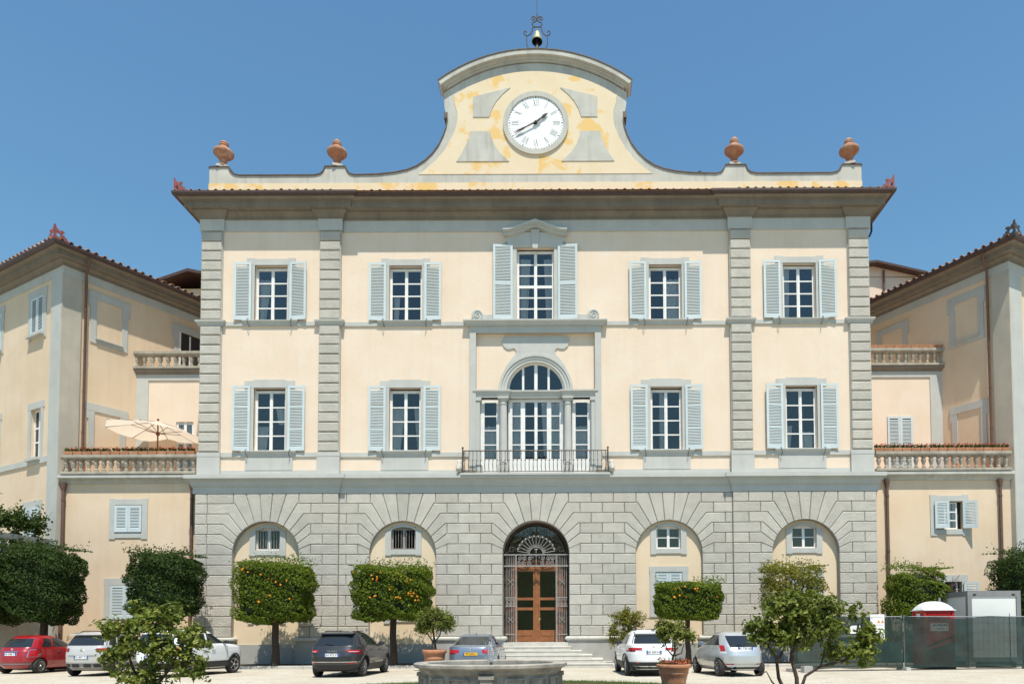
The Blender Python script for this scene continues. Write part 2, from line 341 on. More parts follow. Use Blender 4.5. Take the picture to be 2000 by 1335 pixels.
def cbox(x0, x1, y0, y1, z0, z1, c):
    """box with chamfered front (y0) edges"""
    return MB().add([(x0, y1, z0), (x1, y1, z0), (x1, y1, z1), (x0, y1, z1), (x0, y0 + c, z0), (x1, y0 + c, z0), (x1, y0 + c, z1), (x0, y0 + c, z1),
                     (x0 + c, y0, z0 + c), (x1 - c, y0, z0 + c), (x1 - c, y0, z1 - c), (x0 + c, y0, z1 - c)],
                    [(3, 2, 1, 0), (0, 1, 5, 4), (1, 2, 6, 5), (2, 3, 7, 6), (3, 0, 4, 7), (4, 5, 9, 8), (5, 6, 10, 9), (6, 7, 11, 10), (7, 4, 8, 11), (8, 9, 10, 11)])
def arc(cx, cz, rx, rz, a0, a1, n):
    return [(cx + rx * math.cos(R(a0 + (a1 - a0) * i / n)), cz + rz * math.sin(R(a0 + (a1 - a0) * i / n))) for i in range(n + 1)]
def spiral(cx, cz, r0, r1, a0, turns, n=22):
    return [(cx + (r0 + (r1 - r0) * i / n) * math.cos(R(a0) + turns * 2 * math.pi * i / n), cz + (r0 + (r1 - r0) * i / n) * math.sin(R(a0) + turns * 2 * math.pi * i / n)) for i in range(n + 1)]
def holed(mb, x0, x1, z0, z1, holes, y, depth, fn=FACE):
    """front sheet of a wall with rectangular openings and their reveals; fn maps (u, v, w)"""
    xs = sorted({x0, x1, *[h[0] for h in holes], *[h[1] for h in holes]}); zs = sorted({z0, z1, *[h[2] for h in holes], *[h[3] for h in holes]})
    for a, b in zip(xs, xs[1:]):
        for c, d in zip(zs, zs[1:]):
            mx, mz = (a + b) / 2, (c + d) / 2
            if any(h[0] < mx < h[1] and h[2] < mz < h[3] for h in holes): continue
            mb.quad(fn(a, c, y), fn(b, c, y), fn(b, d, y), fn(a, d, y))
    for a, b, c, d in holes:
        for p, q in (((a, c), (b, c)), ((b, c), (b, d)), ((b, d), (a, d)), ((a, d), (a, c))):
            mb.quad(fn(*p, y), fn(*q, y), fn(*q, y + depth), fn(*p, y + depth))
    return mb
def text_mesh(txt, size, mat, ext=0.002, align='CENTER'):
    cu = bpy.data.curves.new('txt', 'FONT'); cu.body = txt; cu.size = size; cu.extrude = ext; cu.align_x = align; cu.align_y = 'CENTER'; cu.resolution_u = 2
    o = bpy.data.objects.new('txt', cu); col.objects.link(o)
    dg = bpy.context.evaluated_depsgraph_get(); me = bpy.data.meshes.new_from_object(o.evaluated_get(dg))
    bpy.data.objects.remove(o, do_unlink=True); me.materials.clear(); me.materials.append(M[mat]); return me
# ------------------------------------------------------------------ the ground
def struct(o): return tag(o, kind='structure')
g = MB()
g.grid(lambda u, v: (-900 + 1800 * u, -900 + 1800 * v, 0.0), 12, 12)
struct(g.build('gravel_court', 'gravel'))
gg = MB()
gg.quad((-900, -900, 0.006), (900, -900, 0.006), (900, -95, 0.006), (-900, -95, 0.006)); gg.quad((-900, 24, 0.006), (900, 24, 0.006), (900, 900, 0.006), (-900, 900, 0.006))
for sx in (-1, 1): gg.quad((sx * 900, -95, 0.006), (sx * 75, -95, 0.006), (sx * 75, 24, 0.006), (sx * 900, 24, 0.006))
struct(gg.build('garden', 'added_ground_green'))  # unseen green ground, added to darken reflections and cut the gravel's bounce
hl = MB()
def hill(u, v):
    x = -700 + 1400 * u; y = -140 - 380 * v; return (x, y, -3 + 62 * math.sin(min(1, v * 1.3) * math.pi * 0.5) * (0.75 + 0.25 * math.sin(u * 17) * math.cos(u * 7 + v * 5)))
hl.grid(hill, 60, 16); struct(hl.build('added_hills', 'added_ground_green', smooth=60))  # unseen hills, added to keep low sky out of window reflections
PAVE_Y, PAVE_Z = -2.55, 0.12
p = MB(); p.box(-16.3, 16.3, PAVE_Y + 0.3, 0.6, -0.05, PAVE_Z); p.box(-40, -16.3, -1.6, 0.62, -0.05, PAVE_Z - 0.004); p.box(16.3, 40, -0.9, 0.62, -0.05, PAVE_Z - 0.004)
struct(p.build('planting_strip', 'soil'))
kerb = struct(MB().box(-16.4, 16.4, PAVE_Y + 0.26, PAVE_Y + 0.32, -0.05, PAVE_Z - 0.02).build('kerb', 'concrete'))
kme = cbox(-0.545, 0.545, PAVE_Y, PAVE_Y + 0.27, -0.04, PAVE_Z + 0.012, 0.018).mesh('kerbstone', 'kerb_stone')
for i in range(30):
    x = -15.85 + 1.1 * i
    if -3.9 < x < 3.9: continue
    obj('kerbstone', kme, kerb, (x, 0, 0.002 * (i % 3)))
lawn = MB(); lawn.lathe([(6.75, -0.02), (6.75, 0.05), (6.62, 0.07), (2.4, 0.07)], 72, (0, -18.24, 0), cap=False)
struct(lawn.build('lawn', 'soil'))
random.seed(4)
gb = MB()
for i in range(9000):
    a = random.uniform(R(20), R(160)); r = random.uniform(5.5, 6.72); x, y = r * math.cos(a), -18.24 + r * math.sin(a)
    h = random.uniform(0.03, 0.07); w = 0.006; t = random.uniform(0, 6.28); dx, dy = w * math.cos(t), w * math.sin(t); l = random.uniform(-0.02, 0.02)
    gb.add([(x - dx, y - dy, 0.068), (x + dx, y + dy, 0.068), (x + l, y + l * 0.7, 0.07 + h)], [(0, 1, 2)])
tag(gb.build('grass', 'grass_blade'), 'short green lawn grass ringing the stone fountain', 'grass', kind='stuff')

# ------------------------------------------------------------------ the villa's main block
villa = thing('villa', 'cream three-storey villa with clock gable, grey rusticated stone base and arched doorway', 'building')
YO = -0.09                                    # outer bays stand this much proud of the centre bay
XB = 9.1; XW = 15.66
WIN_U = [(-12.38, YO), (-6.1, 0.0), (6.1, 0.0), (12.38, YO)]
ZU0, ZU1, HU = 16.1, 18.76, 0.77
ZF0, ZF1, HF = 9.98, 12.94, 0.735
w = MB()
holed(w, -XB, XB, 8.6, 20.5, [(-6.1 - HU, -6.1 + HU, ZU0, ZU1), (6.1 - HU, 6.1 + HU, ZU0, ZU1), (-6.1 - HF, -6.1 + HF, ZF0, ZF1), (6.1 - HF, 6.1 + HF, ZF0, ZF1),
      (-0.88, 0.88, 16.15, 19.6), (-2.78, 2.78, 8.7, 15.5)], 0.0, 0.32)
for sx in (-1, 1):
    a, b = sorted((sx * XB, sx * XW)); c = sx * 12.38
    holed(w, a, b, 8.6, 20.5, [(c - HU, c + HU, ZU0, ZU1), (c - HF, c + HF, ZF0, ZF1)], YO, 0.32)
    w.quad((sx * XB, YO, 8.6), (sx * XB, 0, 8.6), (sx * XB, 0, 20.5), (sx * XB, YO, 20.5))
    w.quad((sx * XW, YO, 0), (sx * XW, 18, 0), (sx * XW, 18, 21.6), (sx * XW, YO, 21.6))
w.quad((-XW, 18, 0), (XW, 18, 0), (XW, 18, 21.6), (-XW, 18, 21.6))
w.build('wall', 'plaster', villa)
def glaze(parent, x0, x1, z0, z1, y):
    wd, ht = round(x1 - x0, 3), round(z1 - z0, 3)
    me = shared(('pane', wd, ht), lambda: MB().box(-wd / 2, wd / 2, -0.003, 0.003, -ht / 2, ht / 2).mesh('pane', 'pane_glass'))
    o = obj('pane', me, parent, ((x0 + x1) / 2, y, (z0 + z1) / 2)); return o
def curtain(parent, x0, x1, z0, z1, y, gather=0.0, side=1):
    n = max(6, int((x1 - x0) / 0.035)); ph = random.uniform(0, 6)
    def fn(u, v):
        wv = 1.0 - gather * math.sin(v * math.pi * 0.5) if side else 1.0
        x = (x0 + (x1 - x0) * u * (1 - gather * (1 - v))) if side > 0 else (x1 - (x1 - x0) * u * (1 - gather * (1 - v)))
        return (x, y + 0.035 * math.sin(u * n * 0.9 + ph) + 0.012 * math.sin(u * 51 + ph), z0 + (z1 - z0) * v)
    return MB().grid(fn, n * 2, 6).build('curtain', 'curtain', parent, smooth=60)
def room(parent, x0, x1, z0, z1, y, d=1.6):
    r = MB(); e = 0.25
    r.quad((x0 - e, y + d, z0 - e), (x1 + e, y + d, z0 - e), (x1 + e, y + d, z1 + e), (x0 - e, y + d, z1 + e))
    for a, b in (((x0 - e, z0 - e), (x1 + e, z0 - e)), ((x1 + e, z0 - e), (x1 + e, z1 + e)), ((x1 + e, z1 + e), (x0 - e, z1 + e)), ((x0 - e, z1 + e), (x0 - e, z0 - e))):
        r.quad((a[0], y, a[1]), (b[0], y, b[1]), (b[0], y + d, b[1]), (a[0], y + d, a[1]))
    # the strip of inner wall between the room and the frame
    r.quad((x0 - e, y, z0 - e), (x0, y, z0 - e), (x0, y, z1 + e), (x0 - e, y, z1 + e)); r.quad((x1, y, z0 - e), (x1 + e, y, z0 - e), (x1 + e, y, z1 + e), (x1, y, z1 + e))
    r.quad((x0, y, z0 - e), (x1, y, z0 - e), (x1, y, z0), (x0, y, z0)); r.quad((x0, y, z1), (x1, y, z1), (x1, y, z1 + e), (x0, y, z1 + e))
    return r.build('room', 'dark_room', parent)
def casement(parent, cx, z0, z1, hw, y, rows, curt, zsplit=None, fr=0.075, mid=0.14, bar=0.055):
    """two-leaf white window: the object is the joinery, its panes, room and curtains are sub-parts"""
    f = MB(); t = 0.055
    f.box(cx - hw, cx - hw + fr + 0.03, y, y + t, z0, z1); f.box(cx + hw - fr - 0.03, cx + hw, y, y + t, z0, z1)
    f.box(cx - hw + fr + 0.03, cx + hw - fr - 0.03, y + 0.002, y + t, z1 - fr - 0.05, z1); f.box(cx - hw + fr + 0.03, cx + hw - fr - 0.03, y + 0.002, y + t, z0, z0 + fr)
    f.box(cx - mid / 2, cx + mid / 2, y - 0.012, y + t, z0 + fr, z1 - fr - 0.05); f.box(cx - 0.02, cx + 0.02, y - 0.03, y - 0.012, z0 + fr, z1 - fr - 0.05)
    zz = [z0 + fr + (z1 - z0 - 2 * fr - 0.05) * i / rows for i in range(rows + 1)]
    xl = ((cx - hw + fr + 0.03, cx - mid / 2), (cx + mid / 2, cx + hw - fr - 0.03))
    for k in range(1, rows):
        b2 = 0.13 if k == zsplit else bar
        for a, b in xl: f.box(a, b, y + 0.004, y + t, zz[k] - b2 / 2, zz[k] + b2 / 2)
    o = f.build('window', 'white_wood', parent)
    for k in range(rows):
        for a, b in xl: glaze(o, a, b, zz[k], zz[k + 1], y + 0.035)
    room(o, cx - hw, cx + hw, z0, z1, y + 0.06)
    for (u0, u1, v0, v1, gth, sd) in curt:
        curtain(o, cx - hw + 2 * hw * u0, cx - hw + 2 * hw * u1, z0 + (z1 - z0) * v0, z0 + (z1 - z0) * v1, y + 0.11, gth, sd)
    return o
def shutter(parent, x0, x1, z0, z1, y, open_deg, hinge, rails, fn=None, name='shutter'):
    """louvred shutter leaf hinged on x0 (hinge=-1) or x1 (hinge=+1) side; open_deg lifts its free edge off the wall"""
    wd = x1 - x0; ht = z1 - z0; st = 0.105; th = 0.045; key = ('sh', round(wd, 3), round(ht, 3), tuple(rails))
    def mk():
        f = MB(); f.box(0, st, -th, 0, 0, ht); f.box(wd - st, wd, -th, 0, 0, ht)
        f.box(st, wd - st, -th + .003, 0, 0, 0.17); f.box(st, wd - st, -th + .003, 0, ht - 0.11, ht)
        for r_ in rails: f.box(st, wd - st, -th + .003, 0, ht * r_ - 0.05, ht * r_ + 0.05)
        return f.mesh('shutter', 'shutter_paint')
    def mk2():
        f = MB(); z = 0.17 + 0.03
        ed = sorted([0.17] + [ht * q for q in rails] + [ht - 0.11])
        while z < ht - 0.13:
            if not any(abs(z - ht * q) < 0.065 for q in rails):
                f.add([(st, -th + .004, z - 0.026), (wd - st, -th + .004, z - 0.026), (wd - st, -0.006, z + 0.03), (st, -0.006, z + 0.03),
                       (st, -th + .016, z - 0.031), (wd - st, -th + .016, z - 0.031), (wd - st, 0.002, z + 0.024), (st, 0.002, z + 0.024)],
                      [(0, 1, 2, 3), (7, 6, 5, 4), (0, 4, 5, 1), (2, 6, 7, 3), (0, 3, 7, 4), (1, 5, 6, 2)])
            z += 0.0715
        return f.mesh('louvre_panel', 'louvre_paint')
    o = obj(name, shared(key, mk), parent)
    a = R(open_deg)
    if hinge < 0: base = Matrix.Translation((x0, y, z0)) @ Matrix.Rotation(-a, 4, 'Z')
    else: base = Matrix.Translation((x1, y, z0)) @ Matrix.Rotation(a, 4, 'Z') @ Matrix.Translation((-wd, 0, 0))
    o.matrix_local = base if fn is None else fn @ base
    l = obj('louvre_panel', shared(key + ('l',), mk2), o); tag(l, kind='stuff'); return o
def hooks(cx, hw, z0, y, out, m=villa):
    for s in (-1, 1):
        h = MB(); h.tube([(cx + s * hw, y, z0 + 0.12), (cx + s * (hw + 0.03), y - out, z0 + 0.02), (cx + s * (hw - 0.02), y - out * 0.9, z0 - 0.2), (cx + s * (hw - 0.02), y, z0 - 0.28)], 0.014, 5)
        h.build('shutter_hook', 'iron', m)
random.seed(11)
CU = {-12.38: [(0.08, 0.44, 0, 0.8, 0.5, 1)], -6.1: [(0.1, 0.3, 0.0, 0.5, 0.3, 1)], 6.1: [(0.53, 0.94, 0, 0.8, 0.1, -1)], 12.38: [(0.06, 0.24, 0, 1, 0.1, 1)]}
CF = {-12.38: [(0.06, 0.42, 0, 0.42, 0.25, 1), (0.62, 0.94, 0.45, 0.75, 0.3, -1)], -6.1: [(0.06, 0.48, 0, 0.75, 0.4, 1), (0.75, 0.95, 0, 0.75, 0.6, -1)], 6.1: [(0.3, 0.48, 0, 1, 0.0, 1)], 12.38: [(0.07, 0.25, 0, 0.4, 0.4, 1), (0.5, 0.9, 0.0, 0.3, 0.3, -1)]}
for i, (cx, y) in enumerate(WIN_U):
    casement(villa, cx, ZU0 + 0.02, ZU1 - 0.06, HU, y + 0.2, 4, CU[cx])
    casement(villa, cx, ZF0 + 0.0, ZF1 - 0.08, HF, y + 0.2, 4, CF[cx])
    # stone surrounds
    s = MB(); j = 0.16
    for k in (-1, 1): s.box(*sorted((cx + k * HU, cx + k * (HU + j))), y - 0.03, y + 0.05, ZU0 - 0.02, ZU1 + 0.002)
    s.prism([(cx - 1.14, ZU1), (cx + 1.14, ZU1), (cx + 1.14, ZU1 + .33), (cx + 0.78, ZU1 + .33), (cx + 0.76, ZU1 + .29), (cx - 0.76, ZU1 + .29), (cx - 0.78, ZU1 + .33), (cx - 1.14, ZU1 + .33)], y - 0.035, y + 0.05)
    s.build('window_surround', 'stone', villa)
    s = MB()
    for k in (-1, 1): s.box(*sorted((cx + k * HF, cx + k * (HF + j))), y - 0.03, y + 0.05, ZF0 - 0.02, ZF1 + 0.002)
    s.prism([(cx - 1.17, ZF1), (cx + 1.17, ZF1), (cx + 1.17, ZF1 + .32), (cx + .76, ZF1 + .32), (cx + .72, ZF1 + .38), (cx - .72, ZF1 + .38), (cx - .76, ZF1 + .32), (cx - 1.17, ZF1 + .32)], y - 0.035, y + 0.05)
    s.build('window_surround', 'stone', villa)
    SP = [(0, -0.24), (0.07, -0.24), (0.08, -0.12), (0.15, -0.07), (0.17, -0.03), (0.17, 0.0), (0, 0.015)]
    for zb, hwid in ((ZU0 - 0.005, 1.13), (ZF0 - 0.03, 1.12)):
        MB().sweep([(a, zb + b) for a, b in SP], [(cx - hwid, y + 0.3), (cx - hwid, y), (cx + hwid, y), (cx + hwid, y + 0.3)]).build('sill', 'stone', villa)
    MB().box(cx - 1.1, cx + 1.1, y - 0.045, y + 0.02, 9.06, ZF0 - 0.27).build('apron_panel', 'stone', villa)
    hooks(cx, 1.0, ZU0, y - 0.03, 0.2); hooks(cx, 1.0, ZF0 - 0.03, y - 0.03, 0.2)
    d = [(3, 6), (2, 4), (6, 3), (2, 7)][i]
    shutter(villa, cx - 1.70, cx - 0.90, ZU0 + 0.02, ZU1 + 0.1, y - 0.06, d[0], +1, ()); shutter(villa, cx + 0.90, cx + 1.70, ZU0 + 0.02, ZU1 + 0.1, y - 0.06, d[1], -1, ())
    shutter(villa, cx - 1.68, cx - 0.88, ZF0 - 0.02, ZF1 + 0.06, y - 0.06, d[1], +1, (0.33, 0.68)); shutter(villa, cx + 0.88, cx + 1.68, ZF0 - 0.02, ZF1 + 0.06, y - 0.06, d[0], -1, (0.33, 0.68))
# centre window with its accolade hood
casement(villa, 0, 16.15, 19.52, 0.88, 0.2, 6, [(0.08, 0.36, 0, 0.9, 0.3, 1), (0.72, 0.93, 0, 0.9, 0.3, -1)], zsplit=3)
s = MB()
for k in (-1, 1): s.box(*sorted((k * 0.88, k * 1.06)), -0.04, 0.05, 16.12, 19.602)
s.prism([(-1.3, 19.6), (1.3, 19.6), (1.3, 19.85), (1.42, 19.8), (1.42, 19.95), (1.32, 20.05), (1.32, 20.3), (-1.32, 20.3), (-1.32, 20.05), (-1.42, 19.95), (-1.42, 19.8), (-1.3, 19.85)], -0.085, 0.02)
s.prism([(-0.12, 19.52), (0.12, 19.52), (0.21, 20.42), (-0.21, 20.42)], -0.13, -0.07)
s.build('window_surround', 'stone', villa)
hood = [(-1.5, 20.17), (-1.2, 20.18), (-0.9, 20.24), (-0.6, 20.34), (-0.3, 20.47), (0, 20.56), (0.3, 20.47), (0.6, 20.34), (0.9, 20.24), (1.2, 20.18), (1.5, 20.17)]
h = MB(); h.ribbon(hood, -0.40, 0.02, 0.10, 0.2); h.ribbon(hood, -0.34, 0.02, 0.04, 0.098); h.ribbon(hood, -0.26, 0.02, -0.06, 0.038); h.build('hood_mould', 'stone', villa)
shutter(villa, -1.98, -1.06, 16.14, 19.7, -0.06, 4, +1, (0.47, 0.50)); shutter(villa, 1.06, 1.98, 16.14, 19.7, -0.06, 4, -1, (0.47, 0.50))
for sx in (-1, 1):
    v = MB(); v.lathe([(0.27, 0.0), (0.27, -0.07), (0.245, -0.085)], 24, (sx * 2.72, 0.0, 16.37), ax='y'); v.ribbon(spiral(sx * 2.72, 16.37, 0.21, 0.03, 0, 1.6, 30), -0.115, -0.08, -0.015, 0.015)
    v.prism([(sx * 2.0, 16.08), (sx * 2.5, 16.08), (sx * 2.5, 16.34), (sx * 2.42, 16.38), (sx * 2.28, 16.36), (sx * 2.0, 16.38)], -0.06, 0.02)
    v.build('scroll', 'stone', villa)
# aedicule frame round the loggia
a = MB()
for sx in (-1, 1): a.box(*sorted((sx * 2.78, sx * 3.07)), -0.10, 0.05, 9.05, 15.5)
a.box(-3.07, 3.07, -0.102, 0.05, 15.5, 15.82)
a.build('loggia_frame', 'stone', villa)
MB().sweep([(0, 15.82), (0.13, 15.82), (0.15, 15.9), (0.24, 15.98), (0.26, 16.0), (0.26, 16.06), (0, 16.09)], [(-3.1, 0.1), (-3.1, -0.06), (3.1, -0.06), (3.1, 0.1)]).build('loggia_cornice', 'stone', villa)
# recessed panel with the arch
yp = 0.14; ra = 1.36; zs = 12.8
ap = arc(0, zs, ra, ra, 180, 0, 28)
pn = MB()
for i in range(28):
    (xa, za), (xb, zb) = ap[i], ap[i + 1]
    pn.quad((xa, yp, za), (xb, yp, zb), (xb, yp, 15.6), (xa, yp, 15.6)); pn.quad((xa, yp, za), (xb, yp, zb), (xb, yp + 0.25, zb), (xa, yp + 0.25, za))
for sx in (-1, 1): pn.quad((sx * ra, yp, zs - 0.1), (sx * 2.8, yp, zs - 0.1), (sx * 2.8, yp, 15.6), (sx * ra, yp, 15.6))
pn.build('tympanum_wall', 'plaster', villa)
# archivolt and cartouche
av = MB(); oa = lambda r_: arc(0, zs, r_, r_, 0, 180, 32)
av.ribbon(oa(ra), yp - 0.10, yp + 0.02, 0.0, -0.13); av.ribbon(oa(ra), yp - 0.13, yp + 0.02, -0.132, -0.25); av.ribbon(oa(ra), yp - 0.17, yp + 0.02, -0.252, -0.36)
av.build('archivolt', 'stone', villa, smooth=35)
half = [(0, 15.42), (1.45, 15.42), (1.56, 15.3), (1.58, 15.12), (1.5, 14.92), (1.35, 14.8), (1.2, 14.79), (1.05, 14.84), (0.96, 14.8), (0.9, 14.66), (0.98, 14.5), (1.15, 14.3), (1.4, 13.95), (1.62, 13.5), (1.74, 13.0), (1.76, 12.8)]
inner = [(1.5 * math.cos(R(q)), 12.8 + 1.5 * math.sin(R(q))) for q in range(0, 91, 9)]
ca = MB()
hp = half[1:]
for sx in (-1, 1):
    # split into a head lobe and a collar that follows the arch
    head = [(0, 15.42)] + hp[:9] + [(0, 14.66)]
    ca.prism([(sx * x, z) for x, z in head], yp - 0.05, yp + 0.01)
    colr = hp[8:] + [q for q in inner] + [(0, 14.66)]
    ca.prism([(sx * x, z) for x, z in colr], yp - 0.048, yp + 0.01)
ca.build('cartouche', 'stone', villa)
# impost entablature, columns, responds
en = [(0, 12.46), (0.05, 12.46), (0.05, 12.56), (0.09, 12.6), (0.09, 12.68), (0.16, 12.74), (0.16, 12.8), (0, 12.815)]
for x0, x1 in ((-2.78, -1.28), (1.28, 2.78)):
    MB().sweep([(q - 0.02, z) for q, z in en], [(x0, yp + 0.25), (x0, yp - 0.14), (x1, yp - 0.14), (x1, yp + 0.25)]).build('entablature', 'stone', villa)
MB().sweep(en, [(-1.28, yp - 0.02), (1.28, yp - 0.02)]).build('entablature', 'stone', villa)
def column(cx, half_):
    c = MB(); r_ = 0.175
    c.lathe([(r_ * 1.25, 9.28), (r_ * 1.28, 9.34), (r_ * 1.1, 9.4), (r_ * 1.04, 9.46), (r_ * 1.03, 10.4), (r_ * 0.95, 12.1), (r_ * 1.08, 12.12), (r_ * 1.08, 12.16), (r_ * 0.95, 12.18), (r_ * 0.95, 12.26), (r_ * 1.3, 12.36)], 20, (cx, yp - 0.13, 0))
    c.box(cx - 0.25, cx + 0.25, yp - 0.36, yp + 0.12, 12.37, 12.458); c.box(cx - 0.25, cx + 0.25, yp - 0.36, yp + 0.1, 8.87, 9.26)
    c.build('column', 'stone', villa, smooth=40)
column(-1.5, 0); column(1.5, 0)
for sx in (-1, 1):
    c = MB(); c.box(*sorted((sx * 2.6, sx * 2.78)), yp - 0.2, yp + 0.2, 9.28, 12.3); c.box(*sorted((sx * 2.54, sx * 2.779)), yp - 0.24, yp + 0.2, 12.302, 12.458); c.box(*sorted((sx * 2.5, sx * 2.779)), yp - 0.27, yp + 0.2, 8.87, 9.278); c.build('respond', 'stone', villa)
# loggia joinery
yj = yp + 0.12
f = MB(); f.box(-1.3, 1.3, yj, yj + 0.07, 12.31, 12.47); f.box(-1.3, 1.3, yj, yj + 0.07, 8.8, 9.62)
cols4 = [(-1.11, -0.72), (-0.51, -0.07), (0.07, 0.51), (0.72, 1.11)]; rowsz = [9.62, 10.3, 10.98, 11.66, 12.31]
ed = [-1.3] + [q for c_ in cols4 for q in c_] + [1.3]
for i in range(0, 10, 2): f.box(ed[i], ed[i + 1], yj - (0.02 if i == 4 else 0.0), yj + 0.07, 9.62, 12.31)
for z in rowsz[1:4]:
    for a_, b_ in cols4: f.box(a_, b_, yj + 0.01, yj + 0.06, z - 0.025, z + 0.025)
f.box(-1.02, -0.08, yj - 0.012, yj, 8.95, 9.5); f.box(0.08, 1.02, yj - 0.012, yj, 8.95, 9.5)
o = f.build('window', 'white_wood', villa)
for a_, b_ in cols4:
    for i in range(4): glaze(o, a_, b_, rowsz[i], rowsz[i + 1], yj + 0.04)
room(o, -1.3, 1.3, 8.8, 12.47, yj + 0.08); curtain(o, -1.2, -0.62, 9.5, 12.3, yj + 0.13, 0.1, 1); curtain(o, 0.62, 1.2, 9.5, 12.3, yj + 0.13, 0.1, -1); curtain(o, 0.25, 0.62, 9.8, 12.3, yj + 0.13, 0.3, -1)
for sx in (-1, 1):
    f = MB(); x0, x1 = sorted((sx * 1.7, sx * 2.62)); a_, b_ = sorted((sx * 1.86, sx * 2.42))
    f.box(x0, a_, yj, yj + 0.07, 8.8, 12.46); f.box(b_, x1, yj, yj + 0.07, 8.8, 12.46); f.box(a_, b_, yj, yj + 0.07, 8.8, 9.62); f.box(a_, b_, yj, yj + 0.07, 12.3, 12.46)
    for z in rowsz[1:4]: f.box(a_, b_, yj + 0.01, yj + 0.06, z - 0.025, z + 0.025)
    o = f.build('window', 'white_wood', villa)
    for i in range(4): glaze(o, a_, b_, rowsz[i], min(rowsz[i + 1], 12.3), yj + 0.04)
    room(o, x0, x1, 8.8, 12.46, yj + 0.08); curtain(o, a_, b_, 9.4, 11.2, yj + 0.13, 0.1, 1)
# lunette
f = MB(); f.ribbon(arc(0, zs + 0.03, ra, ra, 0, 180, 28), yj - 0.02, yj + 0.05, 0.0, 0.10); f.box(-1.26, 1.26, yj - 0.02, yj + 0.05, zs, zs + 0.07)
for x, wd in ((-0.6, 0.05), (0.0, 0.075), (0.6, 0.05)):
    zt = zs + 0.03 + math.sqrt(1.27 ** 2 - x * x); f.box(x - wd, x + wd, yj - 0.01, yj + 0.045, zs + 0.07, zt)
lun = f.build('lunette_window', 'white_wood', villa)
for x0, x1 in ((-1.26, -0.65), (-0.55, -0.075), (0.075, 0.55), (0.65, 1.26)):
    pts = [(x0, zs + 0.07)] + [(x1, zs + 0.07)] + [(x1 + (x0 - x1) * k / 6, zs + 0.03 + math.sqrt(max(0.002, 1.275 ** 2 - (x1 + (x0 - x1) * k / 6) ** 2))) for k in range(7)]
    MB().prism(pts, yj + 0.025, yj + 0.031).build('pane', 'pane_glass', lun)
room(lun, -1.36, 1.36, zs, zs + 1.36, yj + 0.06, 1.4)
# string courses, bands, frieze
for nm, z0, z1, out, mt in (('string_course', 15.86, 16.045, 0.055, 'stone'), ('string_course', 9.68, 9.885, 0.055, 'stone'), ('base_band', 8.82, 9.055, 0.03, 'stone')):
    segs = [(-XW, -XB, YO), (-XB, -3.1, 0), (3.1, XB, 0), (XB, XW, YO)]
    for a_, b_, y in segs: MB().box(a_, b_, y - out, y + 0.01, z0, z1).build(nm, mt, villa)
PATH = [(-XW, 17), (-XW, YO), (-XB, YO), (-XB, 0), (XB, 0), (XB, YO), (XW, YO), (XW, 17)]
MB().sweep([(0, 20.36), (0.06, 20.36), (0.06, 20.9), (0, 20.9)], PATH).build('frieze', 'stone', villa)
MB().sweep([(0, 20.9), (0.12, 20.9), (0.12, 20.97), (0.09, 20.98), (0.11, 21.05), (0.18, 21.15), (0.26, 21.2), (0.26, 21.27), (0.54, 21.29), (0.54, 21.25), (0.58, 21.25), (0.58, 21.50), (0.63, 21.51), (0.63, 21.55), (0.70, 21.56), (0.80, 21.62), (0.80, 21.75), (0, 21.9)], PATH).build('cornice', 'shaded_cornice_stone', villa)
MB().sweep([(0.80, 21.62), (0.86, 21.60), (0.94, 21.63), (0.97, 21.71), (0.97, 21.80), (0.93, 21.80), (0.91, 21.72), (0.86, 21.68), (0.8, 21.7)], PATH).build('gutter', 'brown_metal', villa)
# pilasters with rusticated blocks and entablature breaks
def pil(cx, y, top_cap=True):
    hwid = 0.47
    o = MB().box(cx - hwid - 0.03, cx + hwid + 0.03, y - 0.07, y + 0.02, 8.86, 20.36).build('pilaster', 'stone', villa)
    def q(z0, z1, hw_=hwid, out=0.165):
        ht = round(z1 - z0 - 0.05, 3)
        me = shared(('quoin', ht), lambda: cbox(-hw_, hw_, -out, -0.06, -ht / 2, ht / 2, 0.035).mesh('quoin_block', 'rock_face'))
        obj('quoin_block', me, o, (cx, y, (z0 + z1) / 2))
    n = 13; a_, b_ = 9.90, 15.84
    for i in range(n): q(a_ + (b_ - a_) * i / n, a_ + (b_ - a_) * (i + 1) / n)
    n = 9; a_, b_ = 16.12, 20.32
    for i in range(n): q(a_ + (b_ - a_) * i / n, a_ + (b_ - a_) * (i + 1) / n)
    b = MB(); b.box(cx - 0.53, cx + 0.53, y - 0.13, y + 0.01, 8.861, 9.69); b.box(cx - 0.54, cx + 0.54, y - 0.14, y + 0.01, 9.691, 9.886)
    b.build('pedestal', 'stone', o)
    c = MB().sweep([(0, 15.845), (0.07, 15.845), (0.08, 15.93), (0.16, 16.0), (0.17, 16.05), (0.17, 16.08), (0, 16.1)], [(cx - 0.52, y), (cx - 0.52, y - 0.07), (cx + 0.52, y - 0.07), (cx + 0.52, y)]); c.build('cap', 'stone', o)
    e = MB().sweep([(-0.1, 20.37), (0.05, 20.37), (0.05, 20.91), (0.11, 20.92), (0.12, 21.0), (0.16, 21.03), (0.22, 21.14), (0.30, 21.22), (0.31, 21.30), (-0.1, 21.31)], [(cx - 0.52, y + 0.02), (cx - 0.52, y - 0.09), (cx + 0.52, y - 0.09), (cx + 0.52, y + 0.02)])
    e.build('capital_block', 'shaded_cornice_stone', o)
    MB().box(cx - 0.575, cx + 0.575, y - 0.145, y - 0.06, 20.365, 20.905).build('frieze_block', 'stone', o)
for cx, y in ((-15.14, YO), (-9.6, YO), (9.6, YO), (15.14, YO)): pil(cx, y)
